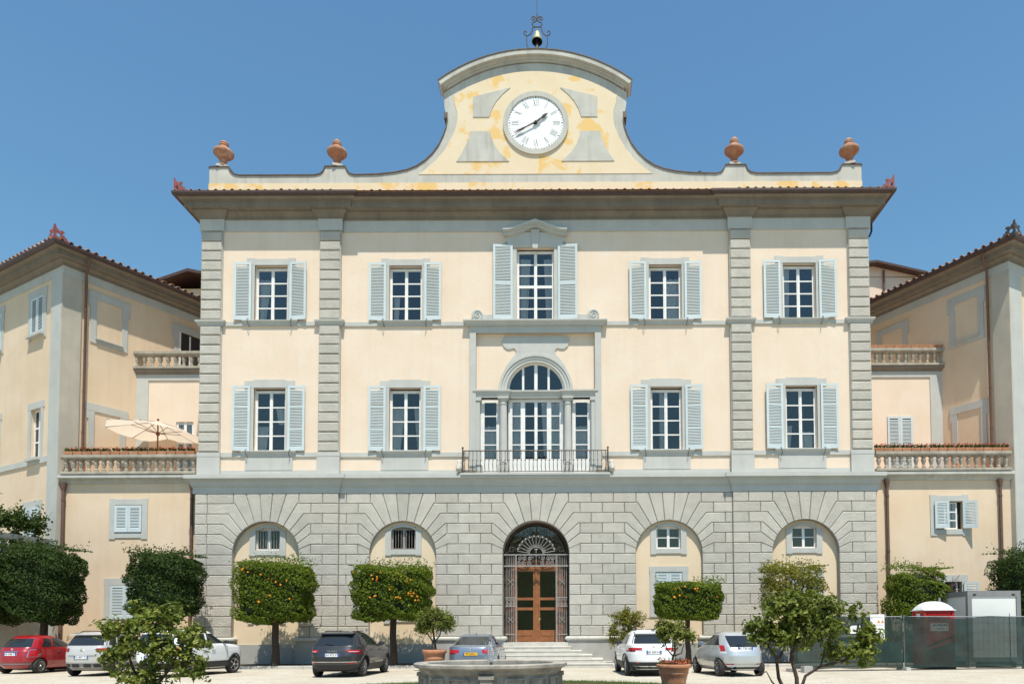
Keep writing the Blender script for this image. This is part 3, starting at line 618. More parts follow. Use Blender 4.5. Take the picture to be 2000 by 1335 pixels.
# ------------------------------------------------------------------ rusticated ground floor
ARCH = [-12.44, -6.15, 0.0, 6.15, 12.44]; RA = 1.53; ZT = 7.965; CH = 0.473; ZS = ZT - 6 * CH
def bay_y(x): return YO if abs(x) > XB else 0.0
cells = []
def intr(x): return ZS + math.sqrt(max(0.0, RA * RA - x * x))
piers = []
edges = [-15.73] + [q for c_ in ARCH for q in (c_ - RA, c_ + RA)] + [15.73]
for i in range(0, 12, 2): piers.append((edges[i], edges[i + 1]))
def pier_joints(xa, xb, odd):
    wd = xb - xa
    if wd < 2.2: return [xa + 0.56] if (odd and xa < 0) else [xb - 0.56] if odd else [xb - 0.56 - 0.61] if xa < 0 else [xa + 0.56 + 0.05]
    return [xa + wd * q for q in ((1 / 3, 2 / 3) if odd else (1 / 6, 0.5, 5 / 6))]
def joints_for(xa, xb, k):
    j = pier_joints(xa, xb, k % 2 == 0)
    for bx in (-XB, XB):
        if xa < bx < xb:
            j = [q for q in j if abs(q - bx) > 0.3] + [bx]
    return sorted(j)
EL = [None, 1.44, 1.74, 1.97, 2.04, 2.06]; EI = [None, 0.81, 1.09, 1.30, 1.45, 1.515]
NC = 14
for pi_, (xa, xb) in enumerate(piers):
    la = ARCH[pi_ - 1] if pi_ > 0 else None; ra_ = ARCH[pi_] if pi_ < 5 else None
    for k in range(NC):
        z1 = ZT - k * CH; z0 = z1 - CH; js = joints_for(xa, xb, k)
        if k >= 6:
            xs = [xa] + js + [xb]
            for a_, b_ in zip(xs, xs[1:]): cells.append([(a_, z0), (b_, z0), (b_, z1), (a_, z1)])
        else:
            lo = hi = None
            if k == 0: 
                js = [q for q in joints_for(xa, xb, 2) if True]
                xs = ([la + 1.51] if la is not None else [xa]) + js + ([ra_ - 1.51] if ra_ is not None else [xb])
            else: xs = ([None] if la is not None else [xa]) + js + ([None] if ra_ is not None else [xb])
            for a_, b_ in zip(xs, xs[1:]):
                if a_ is not None and b_ is not None: cells.append([(a_, z0), (b_, z0), (b_, z1), (a_, z1)])
            if k > 0:
                if la is not None: first = js[0] - la
                if ra_ is not None: last = ra_ - js[-1]
                for c_, sgn, xv in ((la, 1, first if la is not None else 0), (ra_, -1, last if ra_ is not None else 0)):
                    if c_ is None: continue
                    zt_, zb_ = z1, z0
                    et = min(EL[k], xv - 0.02) if k <= 5 else None; eb = min(EL[k + 1], xv - 0.02) if k + 1 <= 5 else None
                    it = EI[k]; ib = EI[k + 1] if k + 1 <= 5 else RA
                    mids = [it + (ib - it) * t for t in (0, 0.5, 1)]
                    poly = [(xv, zt_), (et, zt_)] + [(q, intr(q)) for q in mids] + ([(eb, zb_)] if eb is not None else []) + [(xv, zb_)]
                    if k == 5: poly = [(xv, zt_), (et, zt_)] + [(q, intr(q)) for q in (it, 1.527)] + [(RA, zb_), (xv, zb_)]
                    cells.append([(c_ + sgn * q, z) for q, z in poly])
for c_ in ARCH:
    cells.append([(c_ - 0.3, ZT), (c_ - 0.18, intr(0.18)), (c_, intr(0)), (c_ + 0.18, intr(0.18)), (c_ + 0.3, ZT)])
    for sgn in (-1, 1):
        cells.append([(c_ + sgn * q, z) for q, z in [(0.3, ZT), (0.18, intr(0.18)), (0.35, intr(0.35)), (0.52, intr(0.52)), (0.945, ZT)]])
        cells.append([(c_ + sgn * q, z) for q, z in [(0.945, ZT), (0.52, intr(0.52)), (0.67, intr(0.67)), (0.81, intr(0.81)), (1.44, ZT - CH), (1.51, ZT - CH), (1.51, ZT)]])
def inset(poly, d):
    n = len(poly); A = sum(poly[i][0] * poly[(i + 1) % n][1] - poly[(i + 1) % n][0] * poly[i][1] for i in range(n))
    if A < 0: poly = poly[::-1]
    out = []
    for i in range(n):
        p0, p1, p2 = Vector(poly[i - 1]), Vector(poly[i]), Vector(poly[(i + 1) % n])
        e1, e2 = (p1 - p0).normalized(), (p2 - p1).normalized(); n1, n2 = Vector((-e1.y, e1.x)), Vector((-e2.y, e2.x))
        o_ = (n1 + n2) / max(0.35, 1 + n1.dot(n2)); q = p1 + o_ * d; out.append((q.x, q.y))
    return out
YB = -0.04                                      # joint plane
gf = MB()
for c_ in cells:
    y = YB + bay_y(sum(q[0] for q in c_) / len(c_)); gf.quad(*[(x, y, z) for x, z in c_])
for c_ in ARCH:
    y = YB + bay_y(c_); pts = [(c_ - RA, 0.1)] + arc(c_, ZS, RA, RA, 180, 0, 30) + [(c_ + RA, 0.1)]
    for a_, b_ in zip(pts, pts[1:]): gf.quad((a_[0], y - 0.02, a_[1]), (b_[0], y - 0.02, b_[1]), (b_[0], 0.5, b_[1]), (a_[0], 0.5, a_[1]))
for bx in (-XB, XB): gf.quad((bx, YB + YO, 0.1), (bx, YB, 0.1), (bx, YB, 8), (bx, YB + YO, 8))
for sx in (-1, 1): gf.quad((sx * 15.72, YB + YO, 0), (sx * 15.72, 2.0, 0), (sx * 15.72, 2.0, 8), (sx * 15.72, YB + YO, 8))
base = gf.build('ground_floor_wall', 'joint', villa)
for c_ in cells:
    cx = sum(q[0] for q in c_) / len(c_); cz = sum(q[1] for q in c_) / len(c_); y = YB + bay_y(cx)
    a_ = inset(c_, 0.010); b_ = inset(c_, 0.034); n = len(a_)
    b = MB(); b.add([(x - cx, 0.03, z - cz) for x, z in a_] + [(x - cx, -0.065, z - cz) for x, z in a_] + [(x - cx, -0.090, z - cz) for x, z in b_],
                    [(i, (i + 1) % n, (i + 1) % n + n, i + n) for i in range(n)] + [(i + n, (i + 1) % n + n, (i + 1) % n + 2 * n, i + 2 * n) for i in range(n)] + [tuple(range(2 * n, 3 * n))])
    b.build('stone_block', 'rock_face', base, (cx, y, cz))
print('rustic blocks', len(cells))
# plinth with torus under each pier
ZP = ZT - NC * CH
for xa, xb in piers:
    m_ = bay_y((xa + xb) / 2)
    pts = [(xa, 0.5), (xa, YB + bay_y(xa + 0.01))]
    for bx in (-XB, XB):
        if xa < bx < xb: pts += [(bx, YB + bay_y(xa + 0.01)), (bx, YB + bay_y(xb - 0.01))]
    pts += [(xb, YB + bay_y(xb - 0.01)), (xb, 0.5)]
    MB().sweep([(-0.05, ZP - 0.005), (0.12, ZP - 0.01), (0.17, ZP - 0.05), (0.19, ZP - 0.11), (0.17, ZP - 0.17), (0.12, ZP - 0.21), (-0.05, ZP - 0.215)], pts).build('plinth_moulding', 'stone_old', villa, smooth=50)
    MB().sweep([(-0.05, ZP - 0.22), (0.10, ZP - 0.22), (0.10, -0.1), (-0.05, -0.1)], pts).build('plinth', 'dado', villa)
# moulded cornice over the ground floor
PATH2 = [(-15.75, 2), (-15.75, YO - 0.06), (-XB - 0.02, YO - 0.06), (-XB - 0.02, -0.06), (XB + 0.02, -0.06), (XB + 0.02, YO - 0.06), (15.75, YO - 0.06), (15.75, 2)]
MB().sweep([(-0.3, 7.965), (0.08, 7.965), (0.08, 8.27), (-0.3, 8.27)], PATH2).build('fascia', 'stone', villa)
MB().sweep([(-0.3, 8.27), (0.11, 8.27), (0.12, 8.31), (0.15, 8.33), (0.16, 8.40), (0.20, 8.50), (0.28, 8.57), (0.31, 8.58), (0.31, 8.61), (0.37, 8.62), (0.37, 8.80), (-0.3, 8.855)], PATH2).build('belt_cornice', 'stone', villa)
# arch infill walls
def small_window(cx, y, style):
    z0, z1, hw = 5.36, 6.42, 0.57
    s = MB(); top = arc(cx, z1 - 0.12, 0.72, 0.26, 0, 180, 10)
    s.box(cx - 0.84, cx - hw, y - 0.05, y + 0.03, 5.1, 6.26); s.box(cx + hw, cx + 0.84, y - 0.05, y + 0.03, 5.1, 6.26)
    s.box(cx - hw, cx + hw, y - 0.05, y + 0.03, 5.14, z0)
    for i in range(12):
        a0 = -hw - 0.27 + (2 * hw + 0.54) * i / 12; a1 = -hw - 0.27 + (2 * hw + 0.54) * (i + 1) / 12
        f0 = 6.55 - 0.42 * (a0 / 0.84) ** 2; f1 = 6.55 - 0.42 * (a1 / 0.84) ** 2; g0 = max(6.26 if abs(a0) >= hw else 0, 6.42 - 0.16 * (a0 / hw) ** 2); g1 = max(6.26 if abs(a1) >= hw else 0, 6.42 - 0.16 * (a1 / hw) ** 2)
        if f0 > g0 + .01 or f1 > g1 + .01: s.prism([(cx + a0, min(g0, f0 - .005)), (cx + a1, min(g1, f1 - .005)), (cx + a1, f1), (cx + a0, f0)], y - 0.052, y + 0.03)
    s.build('window_surround', 'stone', villa)
    yw = y + 0.12
    f = MB(); fw = 0.075
    f.box(cx - hw, cx - hw + fw, yw, yw + 0.05, z0, z1); f.box(cx + hw - fw, cx + hw, yw, yw + 0.05, z0, z1); f.box(cx - hw + fw, cx + hw - fw, yw, yw + 0.05, z0, z0 + fw); f.box(cx - hw + fw, cx + hw - fw, yw, yw + 0.05, z1 - 0.13, z1)
    f.box(cx - 0.06, cx + 0.06, yw - 0.01, yw + 0.05, z0 + fw, z1 - 0.13)
    if style != 'bars': 
        if style == 'cross':
            f.box(cx - hw + fw, cx - 0.06, yw + 0.004, yw + 0.045, 5.86, 5.9); f.box(cx + 0.06, cx + hw - fw, yw + 0.004, yw + 0.045, 5.86, 5.9)
    o = f.build('window', 'white_wood' if style != 'open' else 'iron_grey', villa)
    for a_, b_ in ((cx - hw + fw, cx - 0.06), (cx + 0.06, cx + hw - fw)):
        for c_, d_ in ((z0 + fw, 5.88), (5.88, z1 - 0.13)): 
            if style != 'open': glaze(o, a_, b_, c_, d_, yw + 0.03)
    room(o, cx - hw, cx + hw, z0, z1, yw + 0.06, 1.2)
    if style == 'blind': curtain(o, cx - hw + 0.05, cx + hw - 0.05, z0, z1, yw + 0.12, 0, 1)
    if style in ('bars', 'open'):
        b = MB()
        for i in range(9): x = cx - hw + 0.07 + i * (2 * hw - 0.14) / 8; b.tube([(x, yw - 0.05, z0), (x, yw - 0.05, z1 - 0.02)], 0.011, 6)
        b.build('window_bars', 'iron_grey', o)
for i, c_ in enumerate(ARCH):
    if i == 2: continue
    yw = 0.07
    holes = [(c_ - 0.57, c_ + 0.57, 5.36, 6.42)]; low = []
    if i == 3: low = [(c_ - 0.62, c_ + 0.62, 2.6, 4.28)]
    holed(MB(), c_ - 1.6, c_ + 1.6, 0.98, 6.75, holes + low, yw, 0.12).build('arch_infill', 'plaster_arch', villa)
    MB().box(c_ - 1.6, c_ + 1.6, yw - 0.03, yw + 0.1, -0.1, 1.0).build('dado_band', 'dado', villa)
    small_window(c_, yw, ['bars', 'open', 'blind', 'blind', 'cross'][i] if i != 3 else 'cross')
    if i == 3:
        s = MB(); s.box(c_ - 0.88, c_ - 0.62, yw - 0.05, yw + 0.02, 2.4, 4.28); s.box(c_ + 0.62, c_ + 0.88, yw - 0.05, yw + 0.02, 2.4, 4.28); s.box(c_ - 0.9, c_ + 0.9, yw - 0.052, yw + 0.02, 4.282, 4.54); s.box(c_ - 0.9, c_ + 0.9, yw - 0.052, yw + 0.02, 2.2, 2.4); s.build('window_surround', 'stone', villa)
        shutter(villa, c_ - 0.60, c_ - 0.005, 2.62, 4.26, yw + 0.02, 0, -1, (0.5,)); shutter(villa, c_ + 0.005, c_ + 0.60, 2.62, 4.26, yw + 0.02, 0, 1, (0.5,))
        room(villa.children[-1], 0, 0.01, 0, 0.01, 0.1) if False else None
        MB().box(c_ - 0.66, c_ + 0.66, yw + 0.12, yw + 0.14, 2.55, 4.3).build('shutter_backing', 'dark_room', villa)
    else:
        s = MB(); s.prism([(c_ - 0.88, 1.95), (c_ - 0.62, 1.95), (c_ - 0.6, 2.02), (c_ + 0.6, 2.02), (c_ + 0.62, 1.95), (c_ + 0.88, 1.95), (c_ + 0.88, 4.4), (c_ - 0.88, 4.4)], yw - 0.05, yw + 0.01); s.build('window_surround', 'stone', villa)
        shutter(villa, c_ - 0.62, c_ - 0.005, 2.35, 4.15, yw - 0.055, 0, -1, (0.5,)); shutter(villa, c_ + 0.005, c_ + 0.62, 2.35, 4.15, yw - 0.055, 0, 1, (0.5,))
MB().sweep([(0, 5.98), (0.16, 5.98), (0.16, 6.03), (0, 6.03)], [(4.75, 0.3), (5.05, 0.3)]).build('ledge', 'terracotta', villa) if False else None
# ------------------------------------------------------------------ entrance: door, iron gate, steps
ZD = 1.06; yd = 0.52
sur = MB()
holed(sur, -1.6, 1.6, ZD, 6.8, [(-1.2, 1.2, ZD, 4.75), (-1.36, 1.36, 4.95, 6.62)], yd + 0.02, 0.1)
sur.build('door_wall', 'dark_frame', villa)
df = MB()
for sx in (-1, 1):
    df.box(*sorted((sx * 1.22, sx * 1.0)), yd - 0.02, yd + 0.1, ZD, 4.72)
    df.box(*sorted((sx * 0.06, sx * 0.16)), yd - 0.02, yd + 0.06, ZD, 4.48); df.box(*sorted((sx * 0.9, sx * 0.999)), yd - 0.018, yd + 0.06, ZD, 4.48)
    for z0, z1 in ((ZD, 1.62), (2.55, 2.68), (3.02, 3.14), (4.36, 4.48)): df.box(*sorted((sx * 0.16, sx * 0.9)), yd - 0.015, yd + 0.06, z0, z1)
    df.box(*sorted((sx * 0.23, sx * 0.84)), yd - 0.03, yd - 0.01, 1.12, 1.3); df.box(*sorted((sx * 0.23, sx * 0.84)), yd - 0.03, yd - 0.01, 1.36, 1.56)
df.box(-0.06, 0.06, yd - 0.05, yd + 0.06, ZD, 4.48); df.box(-1.0, 1.0, yd - 0.03, yd + 0.08, 4.48, 4.72)
door = df.build('door', 'dark_wood', villa)
for sx in (-1, 1):
    for z0, z1 in ((1.62, 2.55), (2.68, 3.02), (3.14, 4.36)): glaze(door, *sorted((sx * 0.16, sx * 0.9)), z0, z1, yd + 0.02)
MB().tube([(0.11, yd - 0.02, 2.13), (0.11, yd - 0.07, 2.13), (0.2, yd - 0.075, 2.14)], 0.016, 8).box(0.085, 0.135, yd - 0.03, yd - 0.019, 2.0, 2.2).build('handle', 'brass', door, smooth=40)
room(door, -1.0, 1.0, ZD, 4.6, yd + 0.09, 3.0)
# lunette glass behind the fan
pts = [(-1.36, 5.0), (1.36, 5.0)] + arc(0, ZS, 1.36, 1.36, 0, 180, 20)
MB().prism(pts, yd - 0.01, yd + 0.0).build('fanlight_pane', 'pane_glass', door)
MB().prism([(x, z) for x, z in pts], yd + 0.32, yd + 0.33).build('fanlight_backing', 'dark_room', door)
fl = MB(); fl.ribbon(arc(0, ZS, 1.5, 1.5, 0, 180, 24), yd - 0.04, yd + 0.06, 0, 0.09)
fl.build('fanlight_frame', 'dark_frame', door)
gy = 0.16
gate = MB()
gate.box(-1.5, 1.5, gy - 0.03, gy + 0.03, 5.09, 5.14); gate.box(-1.5, 1.5, gy - 0.03, gy + 0.03, 4.56, 4.62)
for x in (-0.93, 0.93): gate.box(x - 0.022, x + 0.022, gy - 0.032, gy + 0.032, ZD, 5.09)
gate = gate.build('iron_gate', 'iron_grey', villa)
def irontube(name, paths, r, mat='iron_grey', par=None, n=5):
    b = MB()
    for p_ in paths: b.tube([(x, gy, z) for x, z in p_], r, n)
    return b.build(name, mat, par or gate, smooth=50)
bar_me = MB().tube([(0, 0, 0), (0, 0, 4.0)], 0.014, 6).mesh('gate_bar', 'iron_grey')
for sx in (-1, 1):
    for k in range(6):
        obj('gate_bar', bar_me, gate, (sx * (0.985 + 0.083 * k), gy + 0.012 * k, ZD + 0.02))
    r_ = MB()
    for z in (1.42, 2.72, 3.12): r_.box(*sorted((sx * 0.95, sx * 1.44)), gy - 0.02, gy + 0.05, z - 0.02, z + 0.02)
    r_.build('gate_rail', 'iron_grey', gate)
    ps = []
    for zc in (2.82, 3.02):
        for xc in (1.04, 1.2, 1.36): ps.append([(sx * x, z) for x, z in spiral(xc, zc, 0.085, 0.015, 90, 1.5)])
    for zc in (2.1, 3.85):
        for q in (-1, 1): ps.append([(sx * (1.2 + q * 0.12 * math.cos(t * 0.5)), zc + 0.16 * (t - 3.14) / 3.14) for t in np.linspace(0, 6.28, 12)])
    irontube('gate_scroll', ps, 0.013)
ps = []
for zc in (4.72, 4.96):
    for xc in (-0.76, -0.56, -0.3, 0.3, 0.56, 0.76): ps.append(spiral(xc, zc, 0.11, 0.02, 90 if xc < 0 else 60, 1.5 if zc < 4.8 else -1.5))
ps.append([(0, 4.6), (0, 5.1)]); ps += [spiral(-0.1, 5.0, 0.1, 0.03, 0, 0.8), spiral(0.1, 5.0, 0.1, 0.03, 180, -0.8)]
irontube('scroll_band', ps, 0.014)
fan = [[(0.32 * math.cos(R(a)), 5.14 + 0.32 * math.sin(R(a))), (0.9 * math.cos(R(a)), 5.14 + 0.86 * math.sin(R(a)))] for a in np.linspace(10, 170, 13)]
fan += [[(0.32 * math.cos(R(a)), 5.14 + 0.32 * math.sin(R(a))), (0.46 * math.cos(R(a)), 5.14 + 0.46 * math.sin(R(a)))] for a in np.linspace(16, 164, 12)]
fan.append(arc(0, 5.14, 0.32, 0.32, 0, 180, 16))
irontube('fan_spokes', fan, 0.013)
sc = []
for a in np.linspace(17, 163, 12):
    x, z = 0.88 * math.cos(R(a)), 5.14 + 0.84 * math.sin(R(a)); sc += [[(x - 0.05, z), (x + 0.05, z)], [(x, z - 0.06), (x, z + 0.06)]]
sc += [[(0, 5.2), (0, 5.4)], [(-0.07, 5.36), (0.07, 5.36)]]
irontube('fan_crosses', sc, 0.018)
sv = []
for sx in (-1, 1):
    sv += [[(sx * x, z) for x, z in spiral(1.12, 5.34, 0.16, 0.03, 200, -1.4)], [(sx * x, z) for x, z in spiral(0.86, 6.0, 0.18, 0.03, 250, 1.5)], [(sx * x, z) for x, z in spiral(0.3, 6.24, 0.2, 0.03, 300, 1.6)],
           [(sx * 1.4, 5.2), (sx * 1.26, 5.26), (sx * 1.2, 5.5)], [(sx * 1.05, 5.7), (sx * 0.75, 5.82), (sx * 0.6, 6.2), (sx * 0.66, 6.4)]]
sv += [[(0, 6.05), (0, 6.5)]]
irontube('fan_scrolls', sv, 0.017, 'iron')
steps = thing('entrance_steps', 'pale stone steps fanning out below the arched doorway', 'steps', (0, 0, 0))
top = MB(); top.box(-1.47, 1.47, -0.32, 0.62, 0.0, ZD - 0.001); top.build('landing', 'travertine', steps)
for i in range(5):
    z1 = ZD - 0.185 - 0.175 * i; hw = 1.5 + 0.47 * i + 0.1; yf = -0.32 - 0.42 * (i + 1)
    st = MB(); n = 4
    xs = [-hw + 2 * hw * k / n for k in range(n + 1)]
    parent = None
    me = MB().sweep([(-1.2, z1 - 0.172), (0, z1 - 0.172), (0, z1 - 0.05), (0.02, z1 - 0.04), (0.02, z1 - 0.006), (0.012, z1), (-1.2, z1)], [(-hw, 0.02), (-hw, yf), (hw, yf), (hw, 0.02)]).build('step', 'travertine', steps)

# ------------------------------------------------------------------ balcony
bal = MB().sweep([(-0.2, 8.70), (0.06, 8.70), (0.09, 8.73), (0.14, 8.74), (0.14, 8.83), (-0.2, 8.87)], [(-3.3, 0.0), (-3.3, -0.34), (3.3, -0.34), (3.3, 0.0)])
bal = bal.build('balcony_slab', 'stone', villa)
ry = -0.40; rx = 3.34
rail = MB(); rail.tube([(-rx, 0.0, 9.86), (-rx, ry, 9.86), (rx, ry, 9.86), (rx, 0.0, 9.86)], 0.028, 6); rail.tube([(-rx, 0.0, 8.9), (-rx, ry, 8.9), (rx, ry, 8.9), (rx, 0.0, 8.9)], 0.02, 6)
for sx in (-1, 1): rail.tube([(sx * rx, ry, 8.84), (sx * rx, ry, 9.95)], 0.035, 6); rail.lathe([(0.0, 9.95), (0.05, 9.98), (0.05, 10.02), (0.0, 10.06)], 8, (sx * rx, ry, 0))
rail = rail.build('balcony_railing', 'iron', villa, smooth=50)
bm_ = MB().tube([(0, 0, 8.9), (0, -0.02, 9.0), (0, -0.13, 9.12), (0, -0.10, 9.3), (0, 0.0, 9.42), (0, 0.03, 9.6), (0, 0.0, 9.86)], [0.013, 0.016, 0.018, 0.015, 0.012, 0.011, 0.016], 6)
bm_.lathe([(0.0, 9.38), (0.03, 9.4), (0.03, 9.44), (0, 9.46)], 6); bm_ = bm_.mesh('railing_bar', 'iron', 50)
for k in range(36): obj('railing_bar', bm_, rail, (-rx + 0.1 + (2 * rx - 0.2) * k / 35, ry, 0))
for sx in (-1, 1):
    obj('railing_bar', bm_, rail, (sx * rx, ry + 0.2, 0), sx * R(90))
    cv = MB()       # carved console at the rail's foot
    cv.lathe([(0.05, 8.86), (0.16, 8.92), (0.2, 9.05), (0.18, 9.2), (0.12, 9.3), (0.13, 9.38), (0.06, 9.46), (0.02, 9.48)], 12, (sx * (rx + 0.17), ry + 0.12, 0), sx=0.8, sy=1.2)
    cv.lathe([(0.03, 8.9), (0.1, 8.95), (0.11, 9.05), (0.05, 9.15)], 10, (sx * (rx + 0.2), ry - 0.05, 0))
    cv.build('carved_console', 'stone_old', villa, smooth=60)
# ------------------------------------------------------------------ parapet and clock gable
halfp = [(4.38, 27.17), (4.34, 26.6), (4.27, 26.27), (4.19, 26.12), (4.17, 25.95), (4.22, 25.62), (4.36, 25.2), (4.58, 24.72), (4.88, 24.3), (5.25, 23.94), (5.65, 23.67), (6.1, 23.49), (6.7, 23.36), (7.5, 23.28), (8.62, 23.25), (8.84, 23.31), (8.97, 23.46), (9.06, 23.67),
         (10.0, 23.67), (10.08, 23.46), (10.22, 23.32), (10.5, 23.25), (14.1, 23.25), (14.38, 23.32), (14.54, 23.47), (14.62, 23.67), (15.52, 23.67)]
yg = 0.2
R7 = 7.74; cz7 = 29.22 - R7
def atop(r_, xm, n=28): return [(xm - 2 * xm * k / n, cz7 + math.sqrt(r_ * r_ - (xm - 2 * xm * k / n) ** 2)) for k in range(n + 1)]
par = MB()
for sx in (-1, 1):
    for a_, b_ in zip(halfp[1:], halfp[2:]):
        if a_[0] >= b_[0]: continue
        par.prism([(sx * a_[0], 22.0), (sx * b_[0], 22.0), (sx * b_[0], b_[1]), (sx * a_[0], a_[1])], yg, yg + 0.55)
core = [(4.17, 22.0), (4.17, 25.95), (4.19, 26.12), (4.27, 26.27), (4.34, 26.6), (4.38, 27.2)]
par.prism(core + atop(R7 - 0.5, 4.36) + [(-x, z) for x, z in core[::-1]], yg + 0.001, yg + 0.55)
par = par.build('parapet', 'stone_old', villa)
for sx in (-1, 1):
    cp = MB()
    P_ = [(sx * x, z) for x, z in halfp[3:]]
    cp.ribbon(P_, yg - 0.05, yg + 0.6, 0.001 * sx, 0.045 * sx)
    cp.ribbon([(sx * 15.52, 23.67), (sx * 15.52, 23.62)], yg - 0.05, yg + 0.6, 0, 0.03 * sx)
    cp.box(*sorted((sx * 4.19, sx * 4.36)), yg - 0.04, yg + 0.58, 26.02, 26.3)
    cp.build('coping', 'copper_cap', villa)
cn = MB(); A_ = atop(R7, 4.62)[::-1]
cn.ribbon(A_, yg - 0.28, yg + 0.75, -0.10, -0.03); cn.ribbon(A_, yg - 0.30, yg + 0.7, -0.25, -0.102); cn.ribbon(atop(R7, 4.55)[::-1], yg - 0.17, yg + 0.66, -0.34, -0.252); cn.ribbon(atop(R7, 4.45)[::-1], yg - 0.07, yg + 0.62, -0.44, -0.342)
cn.build('gable_cornice', 'stone_old', villa, smooth=30)
MB().ribbon(A_, yg - 0.32, yg + 0.78, -0.028, 0.012).build('gable_flashing', 'copper_cap', villa)
yl = [(3.9, 27.22), (3.86, 26.75), (3.72, 26.25), (3.72, 25.95), (3.78, 25.6), (3.98, 25.1), (4.3, 24.5), (4.75, 23.95), (5.2, 23.55), (5.55, 23.28)]
pl = yl[::-1] + [(x, z - 0.02) for x, z in atop(R7 - 0.87, 3.86)] + [(-x, z) for x, z in yl]
MB().prism(pl, yg - 0.018, yg + 0.01).build('gable_panel', 'plaster_gable', villa)
MB().box(-15.54, 15.54, yg - 0.02, yg + 0.1, 21.9, 22.87).build('parapet_foot', 'plaster_gable', villa)
for sx in (-1, 1):
    u = [(2.97, 27.05), (1.2, 27.5), (1.55, 27.2), (1.85, 26.85), (2.05, 26.5), (2.2, 26.06), (2.97, 26.06)]
    l = [(3.09, 25.36), (2.16, 25.36), (2.1, 25.1), (1.97, 24.72), (1.72, 24.33), (1.25, 23.89), (3.76, 23.89), (3.55, 24.2), (3.34, 24.62), (3.17, 25.0)]
    for q in (u, l): MB().prism([(sx * x, z) for x, z in q], yg - 0.045, yg - 0.01).build('spandrel_panel', 'stone_old', villa)
# clock
CX, CZ = 0.03, 25.74
ring = MB(); ring.ribbon(arc(CX, CZ, 1.56, 1.54, 0, 360, 56)[:-1], yg - 0.10, yg + 0.0, 0.0, 0.235, closed=True)
clock = ring.build('clock', 'stone_old', villa, smooth=30)
MB().lathe([(1.335, 0.0), (1.335, -0.05)], 56, (CX, yg - 0.005, CZ), ax='y').build('dial', 'dial', clock)
tk = MB()
for i in range(60):
    a = 2 * math.pi * i / 60; s_, c_ = math.sin(a), math.cos(a); big = i % 5 == 0
    r0, r1, wd = 1.235 if not big else 1.21, 1.30, 0.010 if not big else 0.022
    tk.add([(CX + r * s_ + e * wd * c_, yg - 0.058, CZ + r * c_ - e * wd * s_) for r, e in ((r0, -1), (r0, 1), (r1, 1), (r1, -1))], [(0, 1, 2, 3)])
tag(tk.build('minute_marks', 'iron', clock), kind='stuff')
def roman(txt):
    """numeral drawn with thin painted strokes"""
    q = MB(); h, wd, x = 0.17, 0.0105, 0.0
    def stroke(x0, x1, w_): q.add([(x0 - w_, 0, -h), (x0 + w_, 0, -h), (x1 + w_, 0, h), (x1 - w_, 0, h)], [(0, 1, 2, 3)])
    for ch in txt:
        if ch == 'I': stroke(x, x, wd); x += 0.068
        elif ch == 'V': stroke(x + 0.055, x, wd * 1.3); stroke(x + 0.055, x + 0.11, wd * 0.7); x += 0.165
        else: stroke(x + 0.11, x, wd * 1.3); stroke(x, x + 0.11, wd * 0.7); x += 0.165
    off = (x - 0.068) / 2; q.v = [(a_ - off, b_, c_) for a_, b_, c_ in q.v]; return q.mesh('numeral', 'container_grey')
for i, t in enumerate(['XII', 'I', 'II', 'III', 'IIII', 'V', 'VI', 'VII', 'VIII', 'IX', 'X', 'XI']):
    o = obj('numeral', roman(t), clock); a = 2 * math.pi * i / 12
    o.matrix_local = Matrix.Translation((CX + 0.985 * math.sin(a), yg - 0.06, CZ + 0.985 * math.cos(a))) @ Matrix.Rotation(a, 4, 'Y')
def hand(ang, L_, wd, y, tail):
    a = R(ang); d = Vector((math.sin(a), math.cos(a))); n = Vector((d.y, -d.x))
    pts = [(-tail, wd * 0.5), (-tail * 0.6, wd * 1.3), (0, wd), (L_ * 0.5, wd * 0.7), (L_ * 0.66, wd * 1.5), (L_ * 0.8, wd * 1.2), (L_, 0.006)]
    P_ = [d * q + n * w_ for q, w_ in pts] + [d * q - n * w_ for q, w_ in pts[::-1]]
    return MB().prism([(CX + q.x, CZ + q.y) for q in P_], y, y + 0.02).build('hand', 'black_paint', clock)
hand(242, 1.08, 0.035, yg - 0.155, 0.25); hand(52, 0.72, 0.05, yg - 0.125, 0.15)
MB().lathe([(0.07, 0), (0.07, -0.16), (0.03, -0.18)], 12, (CX, yg, CZ), ax='y').build('hub', 'black_paint', clock)
# ------------------------------------------------------------------ roof with its eave tiles
rf = MB(); e = 0.92; ze = 21.79; yb = 17.5
def roofp(x, y): return (x, y, ze + 0.26 * max(0.0, min(y + e - YO * -1, XW + e - abs(x), 6.5)))
rf.quad((-XW - e, YO - e, ze), (XW + e, YO - e, ze), (XW - 6, 6.5, ze + 1.55), (-XW + 6, 6.5, ze + 1.55)); rf.quad((-XW + 6, 6.5, ze + 1.55), (XW - 6, 6.5, ze + 1.55), (XW + e, yb, ze), (-XW - e, yb, ze))
rf.quad((-XW - e, YO - e, ze), (-XW + 6, 6.5, ze + 1.55), (-XW - e, yb, ze)); rf.quad((XW + e, YO - e, ze), (XW - 6, 6.5, ze + 1.55), (XW + e, yb, ze))
rf.quad((-XW - e, YO - e, ze - 0.06), (XW + e, YO - e, ze - 0.06), (XW + e, yb, ze - 0.06), (-XW - e, yb, ze - 0.06))
roof = rf.build('roof', 'roof_tile', villa)
